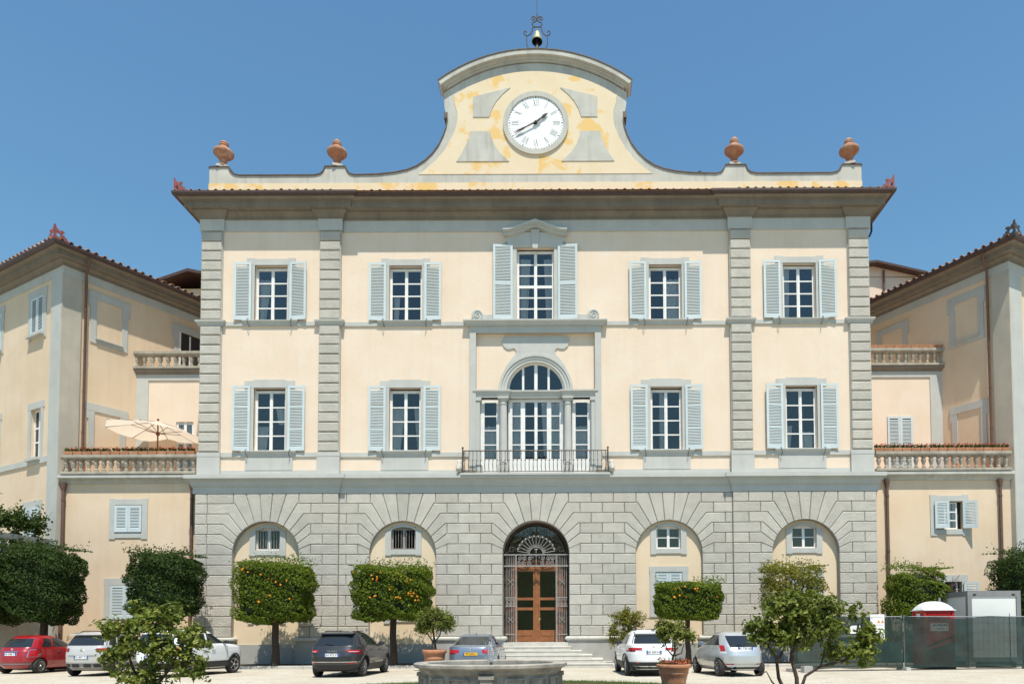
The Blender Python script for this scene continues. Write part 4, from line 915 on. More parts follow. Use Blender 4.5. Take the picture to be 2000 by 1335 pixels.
def tile_mesh():
    t = MB(); n = 8
    for r_, dy in ((0.095, 0.0), (0.075, 0.0)):
        for k in range(n + 1):
            a = math.pi * k / n; t.v.append((r_ * math.cos(a), 0.0, r_ * math.sin(a)))
        for k in range(n + 1):
            a = math.pi * k / n; t.v.append((r_ * 0.8 * math.cos(a), 0.5, 0.10 + r_ * 0.8 * math.sin(a)))
    for b in (0, 18):
        for k in range(n): t.f.append((b + k, b + k + 1, b + n + 2 + k, b + n + 1 + k))
    for k in range(n): t.f.append((k, k + 1, 19 + k, 18 + k))
    return t.mesh('roof_tile', 'roof_tile', 40)
TILE = tile_mesh()
random.seed(3); x = -XW - 0.8
while x < XW + 0.85:
    y = (YO if abs(x) > XB else 0) - 0.95
    o = obj('roof_tile', TILE, roof, (x, y + random.uniform(-.03, .03), ze - 0.02 + random.uniform(-.012, .012)), random.uniform(-.06, .06)); x += 0.375
def finial(par, c, dirs, mat='red_iron', s=1.0):
    """pierced iron leaf standing on an eave corner: one cut plate along each eave"""
    prof = [(0.0, 0.0), (0.62, 0.0), (0.60, 0.09), (0.50, 0.12), (0.52, 0.2), (0.43, 0.19), (0.40, 0.30), (0.33, 0.26), (0.34, 0.36), (0.42, 0.40), (0.36, 0.47), (0.24, 0.45), (0.2, 0.38), (0.16, 0.46), (0.12, 0.52), (0.10, 0.42), (0.06, 0.62), (0.0, 0.66)]
    f_ = MB()
    for d in dirs:
        n = Vector((-d[1], d[0])) * 0.02
        fn = lambda u, v, w_, d=d, n=n: (c[0] + d[0] * u * s + n.x * w_, c[1] + d[1] * u * s + n.y * w_, c[2] + v * s)
        # pierced: a rim of quads round an open eye
        eye = [(0.16 + 0.085 * math.cos(t), 0.2 + 0.085 * math.sin(t)) for t in np.linspace(0, 2 * math.pi, len(prof), endpoint=False) - 2.4]
        m_ = len(prof)
        for i in range(m_):
            j = (i + 1) % m_; f_.prism([prof[i], prof[j], eye[j], eye[i]], -0.5, 0.5, fn)
    return f_.build('roof_finial', mat, par)
finial(villa, (-XW - e + 0.03, YO - e + 0.03, ze + 0.0), ((1, 0), (0, 1))); finial(villa, (XW + e - 0.03, YO - e + 0.03, ze + 0.0), ((-1, 0), (0, 1)))
for sx in (-1, 1):
    MB().tube([(sx * (XW + 0.85), 1.6, 21.7), (sx * (XW + 0.85), 1.6, 21.2), (sx * (XW + 0.75), 1.6, 20.95), (sx * (XW + 0.08), 1.6, 20.7), (sx * (XW + 0.08), 1.6, 16)], 0.055, 8).build('downpipe', 'brown_metal', villa, smooth=50)
# ------------------------------------------------------------------ urns, bell, bird on the roof line
URN = {}
def urn(x, lab, rot, top):
    t = thing('terracotta_urn', lab, 'urn', (x, yg + 0.2, 23.71), rot, 'terracotta urns on the parapet')
    t.rotation_euler = (R(random.uniform(-1.5, 1.5)), R(random.uniform(-2, 2)), rot)
    me = shared('urnb', lambda: MB().lathe([(0.27, 0.0), (0.27, 0.05), (0.2, 0.09), (0.13, 0.13), (0.11, 0.2), (0.15, 0.24), (0.17, 0.27), (0.2, 0.36), (0.24, 0.42), (0.36, 0.52), (0.455, 0.62), (0.47, 0.70), (0.45, 0.77), (0.40, 0.80), (0.36, 0.84), (0.25, 0.94), (0.18, 1.0)], 22).mesh('body', 'urn_clay', 40))
    obj('body', me, t, (0, 0, 0.10)); MB().box(-0.27, 0.27, -0.24, 0.24, 0.0, 0.10).build('plinth', 'stone_old', t)
    me2 = shared(('urnt', top), lambda: MB().lathe([(0.19, 0.99), (0.215, 1.03), (0.215, 1.08), (0.18, 1.12), (0.20, 1.15), (0.19, 1.2), (0.13, 1.25), (0.09, 1.29 + top * 0.5), (0.02, 1.33 + top)], 18).mesh('lid', 'urn_clay', 40))
    obj('lid', me2, t, (0, 0, 0.10))
random.seed(8)
urn(-14.98, 'terracotta urn at the parapet end above the open parasol side', 0.3, -0.02); urn(-9.5, 'terracotta urn between the clock gable and the parasol-side parapet end', 1.9, 0.03)
urn(9.5, 'terracotta urn between the clock gable and the parapet end above the fenced side', 3.2, 0.03); urn(15.05, 'terracotta urn at the parapet end above the fenced side', 4.4, 0.0)
yk = yg + 0.3; zt = 29.46
fr = MB()
def T(pts, r_): fr.tube([(x + 0.08, yk, z) for x, z in pts], r_, 6)
for sx in (-1, 1):
    S_ = lambda L_: [(sx * x, z) for x, z in L_]
    T(S_([(0.34, zt - 0.3), (0.36, zt), (0.40, zt + 0.2), (0.5, zt + 0.42), (0.5, zt + 0.88)]), 0.022)
    T(S_([(0.2, zt + 1.3), (0.24, zt + 1.1), (0.32, zt + 0.95), (0.45, zt + 0.87), (0.58, zt + 0.9), (0.64, zt + 1.0), (0.6, zt + 1.1), (0.53, zt + 1.1), (0.52, zt + 1.03)]), 0.026)
    T(S_([(0.2, zt + 1.3), (0.18, zt + 1.36), (0.25, zt + 1.44), (0.22, zt + 1.52), (0.1, zt + 1.56), (0.03, zt + 1.64), (0.0, zt + 1.7)]), 0.026)
    T(S_(spiral(0.17, zt + 1.72, 0.13, 0.03, 180, -1.3)), 0.024)
    T(S_([(1.14, zt - 0.36), (1.14, zt - 0.06), (1.10, zt + 0.1), (0.98, zt + 0.2), (0.84, zt + 0.2), (0.72, zt + 0.1), (0.68, zt - 0.04), (0.66, zt - 0.3)]), 0.022); T(S_([(0.92, zt - 0.3), (0.92, zt - 0.05), (0.9, zt + 0.04), (0.84, zt + 0.06)]), 0.018)
T([(-0.22, zt + 1.31), (0.22, zt + 1.31)], 0.03); T([(0, zt + 1.6), (0, zt + 1.95)], 0.03); T([(0, zt + 1.95), (0, zt + 2.85)], 0.014)
frame = tag(fr.build('belfry', 'iron', smooth=50), 'curled wrought iron belfry with weather vane rod on the clock gable', 'belfry')
vane = MB(); vane.prism([(0.09, 32.18), (0.42, 32.18), (0.36, 32.24), (0.42, 32.3), (0.09, 32.3)], yk - 0.01, yk + 0.01); vane.build('weather_vane', 'iron', frame)
bell = thing('bell', 'small bronze bell hanging in the iron frame above the clock', 'bell', (0.08, yk, 30.02))
MB().lathe([(0.25, 0.0), (0.27, 0.03), (0.24, 0.12), (0.2, 0.26), (0.16, 0.42), (0.13, 0.52), (0.07, 0.6), (0.05, 0.7), (0.0, 0.72)], 20, cap=False).build('bell_body', 'bronze', bell, smooth=50)
MB().lathe([(0.0, 0.56), (0.11, 0.5), (0.14, 0.4), (0.18, 0.25), (0.22, 0.1), (0.249, 0.002)], 20, cap=False).build('bell_mouth_shade', 'black_paint', bell, smooth=50)  # inner face blackened to stand in for the shade inside the bell
bell.rotation_euler = (R(-9), 0, 0)
MB().tube([(0, 0, 0.55), (0, 0, -0.1)], 0.02, 6).lathe([(0.0, -0.12), (0.07, -0.15), (0.085, -0.28), (0.07, -0.52), (0.0, -0.55)], 10).build('clapper', 'iron', bell, smooth=50)
hm = MB(); hm.tube([(0.12, yk + 0.1, 29.1), (0.12, yk + 0.1, 29.95)], 0.035, 6); tag(hm.build('bell_striker', 'iron'), 'dark striker post standing behind the bell', 'bell striker')
bird = thing('bird', 'small dark bird perched on the parapet coping', 'bird', (7.8, yg + 0.2, 23.31), 0.5)
b_ = MB(); b_.lathe([(0.0, -0.14), (0.035, -0.11), (0.06, -0.04), (0.062, 0.03), (0.045, 0.09), (0.0, 0.12)], 10, ax='x')
b_ = MB(); b_.tube([(-0.2, 0, 0.07), (-0.12, 0, 0.10), (-0.02, 0, 0.13), (0.05, 0, 0.17), (0.09, 0, 0.22), (0.12, 0, 0.235), (0.16, 0, 0.225)], [0.012, 0.03, 0.06, 0.05, 0.034, 0.03, 0.004], 8); b_.tube([(0, 0.02, 0.09), (0, 0.02, 0.0)], 0.006, 4); b_.tube([(0, -0.02, 0.09), (0, -0.02, 0.0)], 0.006, 4)
b_.build('bird_body', 'black_paint', bird, smooth=60)
# ------------------------------------------------------------------ angled side wings (30 degrees), low terrace blocks, raised pavilions
def wing(m, lab):
    """m=+1: wing beyond the parasol terrace; m=-1: its mirror. Local frame: front face y=0, inner face x=0"""
    W_ = thing('side_wing', lab, 'building', (-22.5 * m, 0.45, 0), R(-30) * m)
    FI = lambda t, z, o: (-m * o, t, z)      # inner face: t from the corner, o>0 goes into the wall
    FF = lambda t, z, o: (-m * t, o, z)      # front face
    def blk(name, mat, fn, t0, t1, z0, z1, o0, o1): return MB().prism([(t0, z0), (t1, z0), (t1, z1), (t0, z1)], o0, o1, fn).build(name, mat, W_)
    H = 18.65
    wl_ = MB(); holed(wl_, 0, 14, 0, 19.3, [], 0, 0, FI)
    fw = [(1.75, 3.0, 16.2, 18.1), (1.78, 2.75, 10.05, 12.5), (1.75, 3.0, 5.9, 7.65)]
    fw += [(a + 4.3, b + 4.3, c, d) for a, b, c, d in fw]
    holed(wl_, 0, 13, 0, 19.3, fw, 0, 0.28, FF)
    wl_.quad(FF(13, 0, 0), FF(13, 0, 12), FF(13, 19.3, 12), FF(13, 19.3, 0)); wl_.quad(FI(14, 0, 0), FI(14, 0, 12), FI(14, 19.3, 12), FI(14, 19.3, 0))
    wl_.build('wall', 'plaster_side', W_)
    # corner pilaster wraps the corner; frieze under the eaves
    blk('corner_pilaster', 'stone_tan', FI, -0.07, 0.78, 0, 18.66, -0.07, 0.02); blk('corner_pilaster', 'stone', FF, -0.068, 0.98, 0, 18.66, -0.069, 0.02)
    pth = [(-13 * m, 0), (0, 0), (0, 14)]
    if m < 0: pth = pth[::-1]
    MB().sweep([(0, 18.66), (0.05, 18.66), (0.05, 19.06), (0, 19.06)], pth).build('frieze', 'stone', W_)
    MB().sweep([(0, 19.06), (0.11, 19.06), (0.11, 19.12), (0.08, 19.13), (0.14, 19.22), (0.24, 19.30), (0.24, 19.35), (0.46, 19.37), (0.46, 19.34), (0.50, 19.34), (0.50, 19.52), (0.56, 19.53), (0.56, 19.56), (0.72, 19.62), (0.74, 19.7), (0, 19.8)], pth).build('cornice', 'shaded_cornice_stone', W_)
    MB().sweep([(0.72, 19.62), (0.78, 19.61), (0.86, 19.64), (0.88, 19.72), (0.88, 19.8), (0.84, 19.8), (0.82, 19.72), (0.74, 19.70)], pth).build('gutter', 'brown_metal', W_)
    MB().sweep([(0, 9.76), (0.06, 9.76), (0.06, 10.04), (0, 10.04)], [(-13 * m, 0), (0, 0)] if m > 0 else [(0, 0), (13, 0)]).build('string_course', 'stone', W_)
    # roof
    E_ = 0.85; zr = 19.8
    r_ = MB(); A = (m * E_, -E_, zr); B = (-m * 13.5, -E_, zr); C_ = (m * E_, 14.5, zr); D = (-m * 6, 7, zr + 1.7); F_ = (-m * 13.5, 7, zr + 1.7); G = (-m * 6, 14.5, zr + 1.7)
    r_.quad(A, B, F_, D); r_.quad(A, D, G, C_); r_.quad(A, B, (-m * 13.5, 14.5, zr - 0.05), C_); rfo = r_.build('roof', 'roof_tile', W_)
    for k in range(37): obj('roof_tile', TILE, rfo, (m * (E_ + 0.06), -0.5 + 0.375 * k + random.uniform(-.02, .02), zr + 0.02), m * R(90))
    for k in range(30): obj('roof_tile', TILE, rfo, (m * (0.5 - 0.375 * k), -E_ - 0.06, zr + 0.02 + random.uniform(-.01, .01)))
    finial(W_, (m * (E_ - 0.02), -E_ + 0.02, zr + 0.0), ((-m, 0), (0, 1)), 'red_iron' if m > 0 else 'iron', 1.05)
    # blind windows on the inner face
    def blind(fn, t0, t1, z0, z1, s=0.28, sillh=True):
        o = MB(); ea = 0.1
        o.prism([(t0, z0), (t0 + s, z0), (t0 + s, z1), (t0, z1)], -0.04, 0.01, fn); o.prism([(t1 - s, z0), (t1, z0), (t1, z1), (t1 - s, z1)], -0.04, 0.01, fn)
        o.prism([(t0 - ea, z1), (t1 + ea, z1), (t1 + ea, z1 + 0.36), (t0 - ea, z1 + 0.36)], -0.045, 0.01, fn)
        o.prism([(t0 - ea, z1 - 0.4), (t0 - 0.002, z1 - 0.4), (t0 - 0.002, z1 - .002), (t0 - ea, z1 - .002)], -0.042, 0.01, fn); o.prism([(t1 + .002, z1 - 0.4), (t1 + ea, z1 - 0.4), (t1 + ea, z1 - .002), (t1 + .002, z1 - .002)], -0.042, 0.01, fn)
        if sillh: o.prism([(t0 + s + .002, z0), (t1 - s - .002, z0), (t1 - s - .002, z0 + 0.28), (t0 + s + .002, z0 + 0.28)], -0.04, 0.01, fn); o.prism([(t0 + s - 0.05, z0 + 0.2), (t1 - s + 0.05, z0 + 0.2), (t1 - s + 0.05, z0 + 0.26), (t0 + s - 0.05, z0 + 0.26)], -0.13, -0.042, fn)
        return o.build('blind_window_frame', 'stone', W_)
    blind(FI, 1.22, 3.0, 15.8, 18.0); blind(FI, 1.22, 3.0, 9.9, 12.42, sillh=False); blind(FI, 5.45, 7.3, 15.8, 17.9)
    if m > 0:
        MB().prism([(5.72, 15.9), (7.0, 15.9), (7.0, 17.88), (5.72, 17.88)], -0.01, 0.0, FI).build('dark_opening_sheet', 'dark_room', W_)  # dark sheet on the closed wall, painted shade of an opening
        MB().prism([(5.72, 15.9), (5.82, 15.9), (5.82, 17.88), (5.72, 17.88)], -0.04, -0.012, FI).prism([(6.3, 15.9), (6.38, 15.9), (6.38, 17.8), (6.3, 17.8)], -0.04, -0.012, FI).build('window_frame', 'white_wood', W_)
    # downpipe on the inner face
    pp = MB(); pp.tube([FI(0.72, 19.6, -0.78), FI(0.75, 19.35, -0.74), FI(0.85, 18.9, -0.3), FI(0.95, 18.6, -0.12), FI(0.95, 9.2, -0.12)], 0.06, 8)
    for z in (17.2, 15.2, 13.2, 11.2): pp.lathe([(0.075, z), (0.075, z + 0.06)], 8, (m * 0.12, 0.95, 0))
    pp.build('downpipe', 'pipe_paint', W_, smooth=50)
    # front-face windows
    for k, (a, b, c, d) in enumerate(fw):
        s_ = MB(); e_ = 0.24
        s_.prism([(a - e_, c - 0.25), (a, c - 0.25), (a, d), (a - e_, d)], -0.04, 0.01, FF); s_.prism([(b, c - 0.25), (b + e_, c - 0.25), (b + e_, d), (b, d)], -0.04, 0.01, FF)
        s_.prism([(a - e_ - 0.06, d), (b + e_ + 0.06, d), (b + e_ + 0.06, d + 0.33), (a - e_ - 0.06, d + 0.33)], -0.045, 0.01, FF); s_.build('window_surround', 'stone', W_)
        MB().prism([(a - 0.12, c - 0.12), (b + 0.12, c - 0.12), (b + 0.12, c - 0.001), (a - 0.12, c - 0.001)], -0.22, 0.05, FF).build('sill', 'stone', W_)
        MB().prism([(a, c), (b, c), (b, d), (a, d)], 0.26, 0.27, FF).build('window_backing', 'dark_room', W_)
        x0, x1 = sorted((-m * a, -m * b)); mid = (x0 + x1) / 2
        if k % 3 == 1:
            f_ = MB()
            for q0, q1 in ((x0, x0 + 0.09), (mid - 0.05, mid + 0.05), (x1 - 0.09, x1)): f_.box(q0, q1, 0.14, 0.2, c, d)
            for z in (c + 0.04, c + 0.85, d - 0.9, d - 0.05): f_.box(x0 + 0.09, x1 - 0.09, 0.145, 0.195, z - 0.04, z + 0.04)
            fo = f_.build('window', 'white_wood', W_); glaze(fo, x0 + 0.09, mid - 0.05, c, d, 0.18); glaze(fo, mid + 0.05, x1 - 0.09, c, d, 0.18)
        else:
            ang = 0 if k % 3 == 0 else 6
            shutter(W_, x0 + 0.01, mid - 0.005, c + 0.01, d - 0.01, -0.0, ang, -1, ()); shutter(W_, mid + 0.005, x1 - 0.01, c + 0.01, d - 0.01, -0.0, ang, 1, ())
    return W_
random.seed(21)
wing(1, 'peach stuccoed wing set at an angle beyond the open parasol terrace'); wing(-1, 'peach stuccoed wing set at an angle behind the white site container')
def baluster_mesh(h, w_):
    pr = [(0.52, 0.0), (0.52, 0.10), (0.34, 0.12), (0.42, 0.17), (0.34, 0.23), (0.24, 0.27), (0.26, 0.30), (0.50, 0.62), (0.54, 0.70), (0.50, 0.76), (0.36, 0.80), (0.36, 0.84), (0.5, 0.87), (0.52, 0.89), (0.52, 1.0)]
    return MB().lathe([(r_ * w_, z * h) for r_, z in pr], 8, ph=R(22.5)).mesh('baluster', 'baluster_stone', 30)
def balustrade(lab, x0, x1, y, z0, n, h=0.72, grp='stone balustrades on the terraces', sx=1):
    B = thing('balustrade', lab, 'balustrade', ((x0 + x1) / 2, y, z0), 0, grp); L2 = (x1 - x0) / 2
    MB().sweep([(-0.17, h), (0.14, h), (0.17, h + 0.04), (0.19, h + 0.07), (0.19, h + 0.2), (-0.19, h + 0.2)], [(-L2, 0), (L2, 0)]).build('handrail', 'baluster_stone', B)
    MB().sweep([(-0.18, 0.0), (0.20, 0.0), (0.20, 0.10), (0.16, 0.12), (-0.18, 0.12)], [(-L2, 0), (L2, 0)]).build('base_rail', 'baluster_stone', B)
    me = shared(('bal', h), lambda: baluster_mesh(h - 0.12, 0.215))
    for k in range(n): obj('baluster', me, B, (-L2 + (2 * L2) * (k + 0.5) / n, 0, 0.12), random.uniform(-0.05, 0.05))
    return B
def planter(lab, x, y, z, ln, flowers, grp):
    t = thing('planter_box', lab, 'planter', (x, y, z), random.uniform(-0.03, 0.03), grp)
    me = shared(('pl', ln), lambda: MB().add([(-ln / 2 + .02, -.09, 0), (ln / 2 - .02, -.09, 0), (ln / 2 - .02, .09, 0), (-ln / 2 + .02, .09, 0), (-ln / 2, -.12, .13), (ln / 2, -.12, .13), (ln / 2, .12, .13), (-ln / 2, .12, .13), (-ln / 2, -.125, .17), (ln / 2, -.125, .17), (ln / 2, .125, .17), (-ln / 2, .125, .17)],
        [(3, 2, 1, 0), (0, 1, 5, 4), (1, 2, 6, 5), (2, 3, 7, 6), (3, 0, 4, 7), (4, 5, 9, 8), (5, 6, 10, 9), (6, 7, 11, 10), (7, 4, 8, 11), (8, 9, 10, 11)]).mesh('box', 'terracotta'))
    obj('box', me, t)
    if flowers:
        v = random.randrange(6); rs = random.getstate(); random.seed(100 + v)
        def mk(mat, n, zc, sz, sd):
            f_ = MB()
            for i in range(n):
                cx = random.choice((-0.12, 0.09)) + random.uniform(-.07, .07); cy = random.uniform(-.1, .1); cz = zc + random.uniform(-.06, .07); a = random.uniform(0, 6.28); e_ = random.uniform(-0.5, 1.2); s_ = sz * random.uniform(.7, 1.3)
                d = Vector((math.cos(a) * math.cos(e_), math.sin(a) * math.cos(e_), math.sin(e_))) * s_; n_ = d.cross(Vector((random.uniform(-1, 1), random.uniform(-1, 1), random.uniform(-1, 1)))).normalized() * s_ * 0.7
                c = Vector((cx, cy, cz)); f_.add([c - d, c + n_, c + d, c - n_], [(0, 1, 2, 3)])
            return f_.mesh('foliage', mat)
        obj('foliage', shared(('fol', v), lambda: mk('leaf_ivy', 95, 0.25, 0.045, 1)), t); obj('flowers', shared(('flo', v), lambda: mk('petal', 36, 0.33, 0.036, 2)), t)['kind'] = 'stuff'; random.setstate(rs)
    return t
def terrace(m, lab, lab2):
    """low block between main block and wing, and the raised pavilion behind it"""
    T_ = thing('terrace_block', lab, 'building', (0, 0, 0)); xa, xb = sorted((-m * 22.45, -m * 15.7)); y = 0.55
    wc = -m * 19.22 if m > 0 else 19.45; wh = 0.64
    lw = (-20.0, -18.6, 2.2, 3.8) if m > 0 else (19.15, 19.95, 2.2, 3.8)
    w_ = MB(); holed(w_, xa, xb, 0, 8.7, [(wc - wh, wc + wh, 6.28, 7.58), lw], y, 0.25); w_.quad((xa, y, 8.7), (xb, y, 8.7), (xb, 9, 8.7), (xa, 9, 8.7)); w_.build('wall', 'plaster_side', T_)
    MB().sweep([(-0.3, 8.60), (0.05, 8.60), (0.08, 8.68), (0.16, 8.76), (0.28, 8.80), (0.30, 8.84), (0.30, 8.97), (-0.3, 9.0)], [(xa + 0.02, y), (xb - 0.02, y)]).build('terrace_cornice', 'stone_old', T_)
    MB().box(xa, xb, y + 0.35, 9, 8.72, 8.99).build('terrace_floor', 'terracotta', T_)
    s_ = MB(); s_.prism([(wc - 0.9, 5.97), (wc - 0.62, 5.97), (wc - .6, 6.03), (wc + .6, 6.03), (wc + .62, 5.97), (wc + 0.9, 5.97), (wc + .9, 6.27), (wc - .9, 6.27)], y - 0.04, y + 0.01); s_.box(wc - 0.9, wc - wh, y - 0.041, y + 0.01, 6.272, 7.6); s_.box(wc + wh, wc + 0.9, y - 0.041, y + 0.01, 6.272, 7.6)
    s_.prism([(wc - 0.9, 7.602), (wc + 0.9, 7.602), (wc + .9, 7.9), (wc + .6, 7.9), (wc + .58, 7.86), (wc - .58, 7.86), (wc - .6, 7.9), (wc - .9, 7.9)], y - 0.04, y + 0.01); s_.build('window_surround', 'stone', T_)
    MB().box(wc - wh, wc + wh, y + 0.22, y + 0.24, 6.28, 7.58).build('window_backing', 'dark_room', T_)
    if m > 0:
        shutter(T_, wc - 0.63, wc - 0.005, 6.3, 7.56, y - 0.03, 0, -1, ()); shutter(T_, wc + 0.005, wc + 0.63, 6.3, 7.56, y - 0.03, 0, 1, ())
    else:
        f_ = MB(); x0, x1 = wc - 0.2, wc + wh - 0.22
        for q0, q1 in ((x0, x0 + 0.07), (x1 - 0.07, x1)): f_.box(q0, q1, y + 0.1, y + 0.15, 6.28, 7.55)
        for z in (6.32, 6.7, 7.1, 7.52): f_.box(x0 + .07, x1 - .07, y + 0.1, y + 0.15, z - 0.03, z + 0.03)
        fo = f_.build('window', 'white_wood', T_); glaze(fo, x0 + .07, x1 - .07, 6.3, 7.52, y + 0.13)
        curtain(fo, x0, x1, 6.3, 7.55, y + 0.19, 0, 1)
        shutter(T_, wc - 0.72, wc - 0.1, 6.3, 7.58, y - 0.1, 12, -1, ()); shutter(T_, wc + 0.62, wc + 1.24, 6.3, 7.58, y - 0.06, 32, -1, ())
    a, b, c, d = lw; s_ = MB(); s_.box(a - 0.28, a, y - 0.04, y + 0.01, c - 0.2, d); s_.box(b, b + 0.28, y - 0.04, y + 0.01, c - 0.2, d); s_.box(a - 0.3, b + 0.3, y - 0.042, y + 0.01, d + .002, d + 0.32); s_.build('window_surround', 'stone', T_)
    MB().box(a, b, y + 0.22, y + 0.24, c, d).build('window_backing', 'dark_room', T_)
    if m > 0: shutter(T_, a + 0.005, (a + b) / 2 - .003, c + .01, d - .01, y - 0.0, 0, -1, ()); shutter(T_, (a + b) / 2 + .003, b - 0.005, c + .01, d - .01, y - 0.0, 0, 1, ())
    else:
        shutter(T_, b + 0.06, b + 0.72, c + .01, d - .01, y - 0.08, 10, -1, ()); f_ = MB(); f_.box(b - 0.22, b - 0.14, y + .1, y + .15, c, d); f_.build('window', 'white_wood', T_)
    for x in ((-22.25, -16.2) if m > 0 else (16.5, 21.82)):
        pp = MB(); pp.tube([(x, y - 0.12, 8.6), (x, y - 0.10, 0.1)], 0.075, 8); pp.lathe([(0.08, 8.25), (0.13, 8.5), (0.14, 8.62)], 10, (x, y - 0.12, 0))
        for z in (2.5, 5.2, 7.8): pp.lathe([(0.095, z), (0.095, z + 0.07)], 8, (x, y - 0.115, 0))
        pp.build('downpipe', 'pipe_paint', T_, smooth=50)
    # pavilion set back on the terrace
    P_ = thing('terrace_pavilion', lab2, 'building', (0, 0, 0)); xo = -m * 20.88; xi = -m * 15.68; yp_ = 3.55; xa2, xb2 = sorted((xo, xi))
    hole = (-18.7, -17.8, 9.05, 12.4) if m > 0 else (17.9, 19.2, 9.6, 12.5)
    w_ = MB(); holed(w_, xa2, xb2, 8.9, 14.9, [hole], yp_, 0.2); w_.quad((xo, yp_, 8.9), (xo, 9, 8.9), (xo, 9, 14.9), (xo, yp_, 14.9)); w_.quad((xa2, yp_, 14.9), (xb2, yp_, 14.9), (xb2, 12, 14.9), (xa2, 12, 14.9)); w_.build('wall', 'plaster', P_)
    MB().box(*sorted((xo - m * 0.004, xo + m * 0.74)), yp_ - 0.05, yp_ + 0.02, 8.95, 14.55).build('corner_strip', 'stone', P_); MB().box(xa2, xb2, yp_ - 0.052, yp_ + 0.02, 14.552, 14.85).build('frieze', 'stone', P_)
    MB().sweep([(-0.3, 14.85), (0.08, 14.85), (0.1, 14.93), (0.2, 15.0), (0.22, 15.1), (-0.3, 15.12)], [(xo, 9), (xo, yp_), (xi, yp_)] if m > 0 else [(xi, yp_), (xo, yp_), (xo, 9)]).build('cornice', 'shaded_cornice_stone', P_)
    MB().box(hole[0], hole[1], yp_ + 0.18, yp_ + 0.2, hole[2], hole[3]).build('window_backing', 'dark_room', P_)
    if m > 0:
        f_ = MB(); x0, x1, z0, z1 = hole; mid = (x0 + x1) / 2
        for q0, q1 in ((x0, x0 + 0.1), (mid - 0.07, mid + 0.07), (x1 - 0.1, x1)): f_.box(q0, q1, yp_ + .06, yp_ + .12, z0, z1)
        for z in (z1 - 0.08, 11.3, 10.0): f_.box(x0 + .1, x1 - .1, yp_ + .062, yp_ + .118, z - 0.04, z + 0.04)
        fo = f_.build('window', 'white_wood', P_); glaze(fo, x0 + .1, mid - .07, z0, z1, yp_ + .1); glaze(fo, mid + .07, x1 - .1, z0, z1, yp_ + .1); curtain(fo, x0, x1, 9.1, z1, yp_ + 0.15, 0.0, 1)
    else:
        x0, x1, z0, z1 = hole; shutter(P_, x0, (x0 + x1) / 2 - .004, z0 + .01, z1, yp_ - 0.02, 0, -1, ()); shutter(P_, (x0 + x1) / 2 + .004, x1, z0 + .01, z1, yp_ - 0.02, 0, 1, ())
random.seed(33)
terrace(1, 'low peach block carrying the parasol terrace, with closed blue shutters', 'cream pavilion behind the parasol with a balustraded roof')
terrace(-1, 'low peach block carrying the flowered terrace above the fenced yard, one shutter ajar', 'cream pavilion with closed grey shutters and a balustraded roof')
balustrade('stone balustrade in front of the open parasol', -22.3, -15.95, 0.42, 9.0, 18); balustrade('stone balustrade of the flowered terrace above the fenced yard', 15.95, 22.3, 0.42, 9.0, 18)
balustrade('short stone balustrade on the pavilion roof behind the parasol', -20.95, -15.7, 3.5, 15.12, 13, 0.70); balustrade('short stone balustrade topped by bare clay planters', 15.7, 20.95, 3.5, 15.12, 14, 0.70)
for k in range(14): planter('terracotta flower box with red geraniums on the rail in front of the parasol', -22.0 + 0.44 * k, 0.42, 9.92, 0.42, True, 'flower boxes on the parasol terrace rail')
for k in range(15): planter('terracotta flower box with red geraniums on the rail above the fenced yard', 16.15 + 0.425 * k, 0.42, 9.92, 0.41, True, 'flower boxes on the rail above the fenced yard')
for k in range(12): planter('empty terracotta planter on the pavilion roof rail', 15.95 + 0.43 * k, 3.5, 16.02, 0.42, False, 'empty planters on the pavilion roof rail')
# parasol on the terrace
ps = thing('parasol', 'open cream canvas parasol with wooden ribs on the balustraded terrace', 'parasol', (-18.75, 2.0, 9.0))
ap_ = Vector((0, 0, 3.0)); tilt = Matrix.Rotation(R(5), 3, 'Y') @ Matrix.Rotation(R(-2), 3, 'X')
rim = [ap_ + tilt @ Vector((2.3 * math.cos(R(a)), 2.3 * math.sin(R(a)), -0.62)) for a in range(12, 372, 45)]
cv = MB()
for i in range(8):
    p0, p1 = rim[i], rim[(i + 1) % 8]
    def fn(u, v, p0=p0, p1=p1): 
        e_ = p0.lerp(p1, u); q = ap_.lerp(e_, max(0.001, v)); q = q + Vector((0, 0, -0.10 * math.sin(v * math.pi) * 0.3 - 0.08 * math.sin(u * math.pi) * v)); return q
    cv.grid(fn, 6, 5)
cv.build('canopy', 'canvas', ps)
MB().tube([(0, 0, 0), (0, 0, 3.0)], 0.035, 8).lathe([(0.0, 3.0), (0.05, 3.03), (0.06, 3.08), (0.0, 3.14)], 8).build('pole', 'parasol_wood', ps, smooth=50)
MB().lathe([(0.06, 2.28), (0.09, 2.32), (0.09, 2.42), (0.06, 2.46)], 10).build('hub', 'parasol_wood', ps)
MB().lathe([(0.3, 0.0), (0.3, 0.07), (0.06, 0.1), (0.06, 0.3)], 16).build('foot', 'concrete', ps)
for q in rim:
    MB().tube([ap_ + Vector((0, 0, -0.03)), q + Vector((0, 0, -0.02))], 0.017, 5).build('rib', 'parasol_wood', ps); MB().tube([(0, 0, 2.38), ap_.lerp(q, 0.52) + Vector((0, 0, -0.03))], 0.014, 5).build('strut', 'parasol_wood', ps)
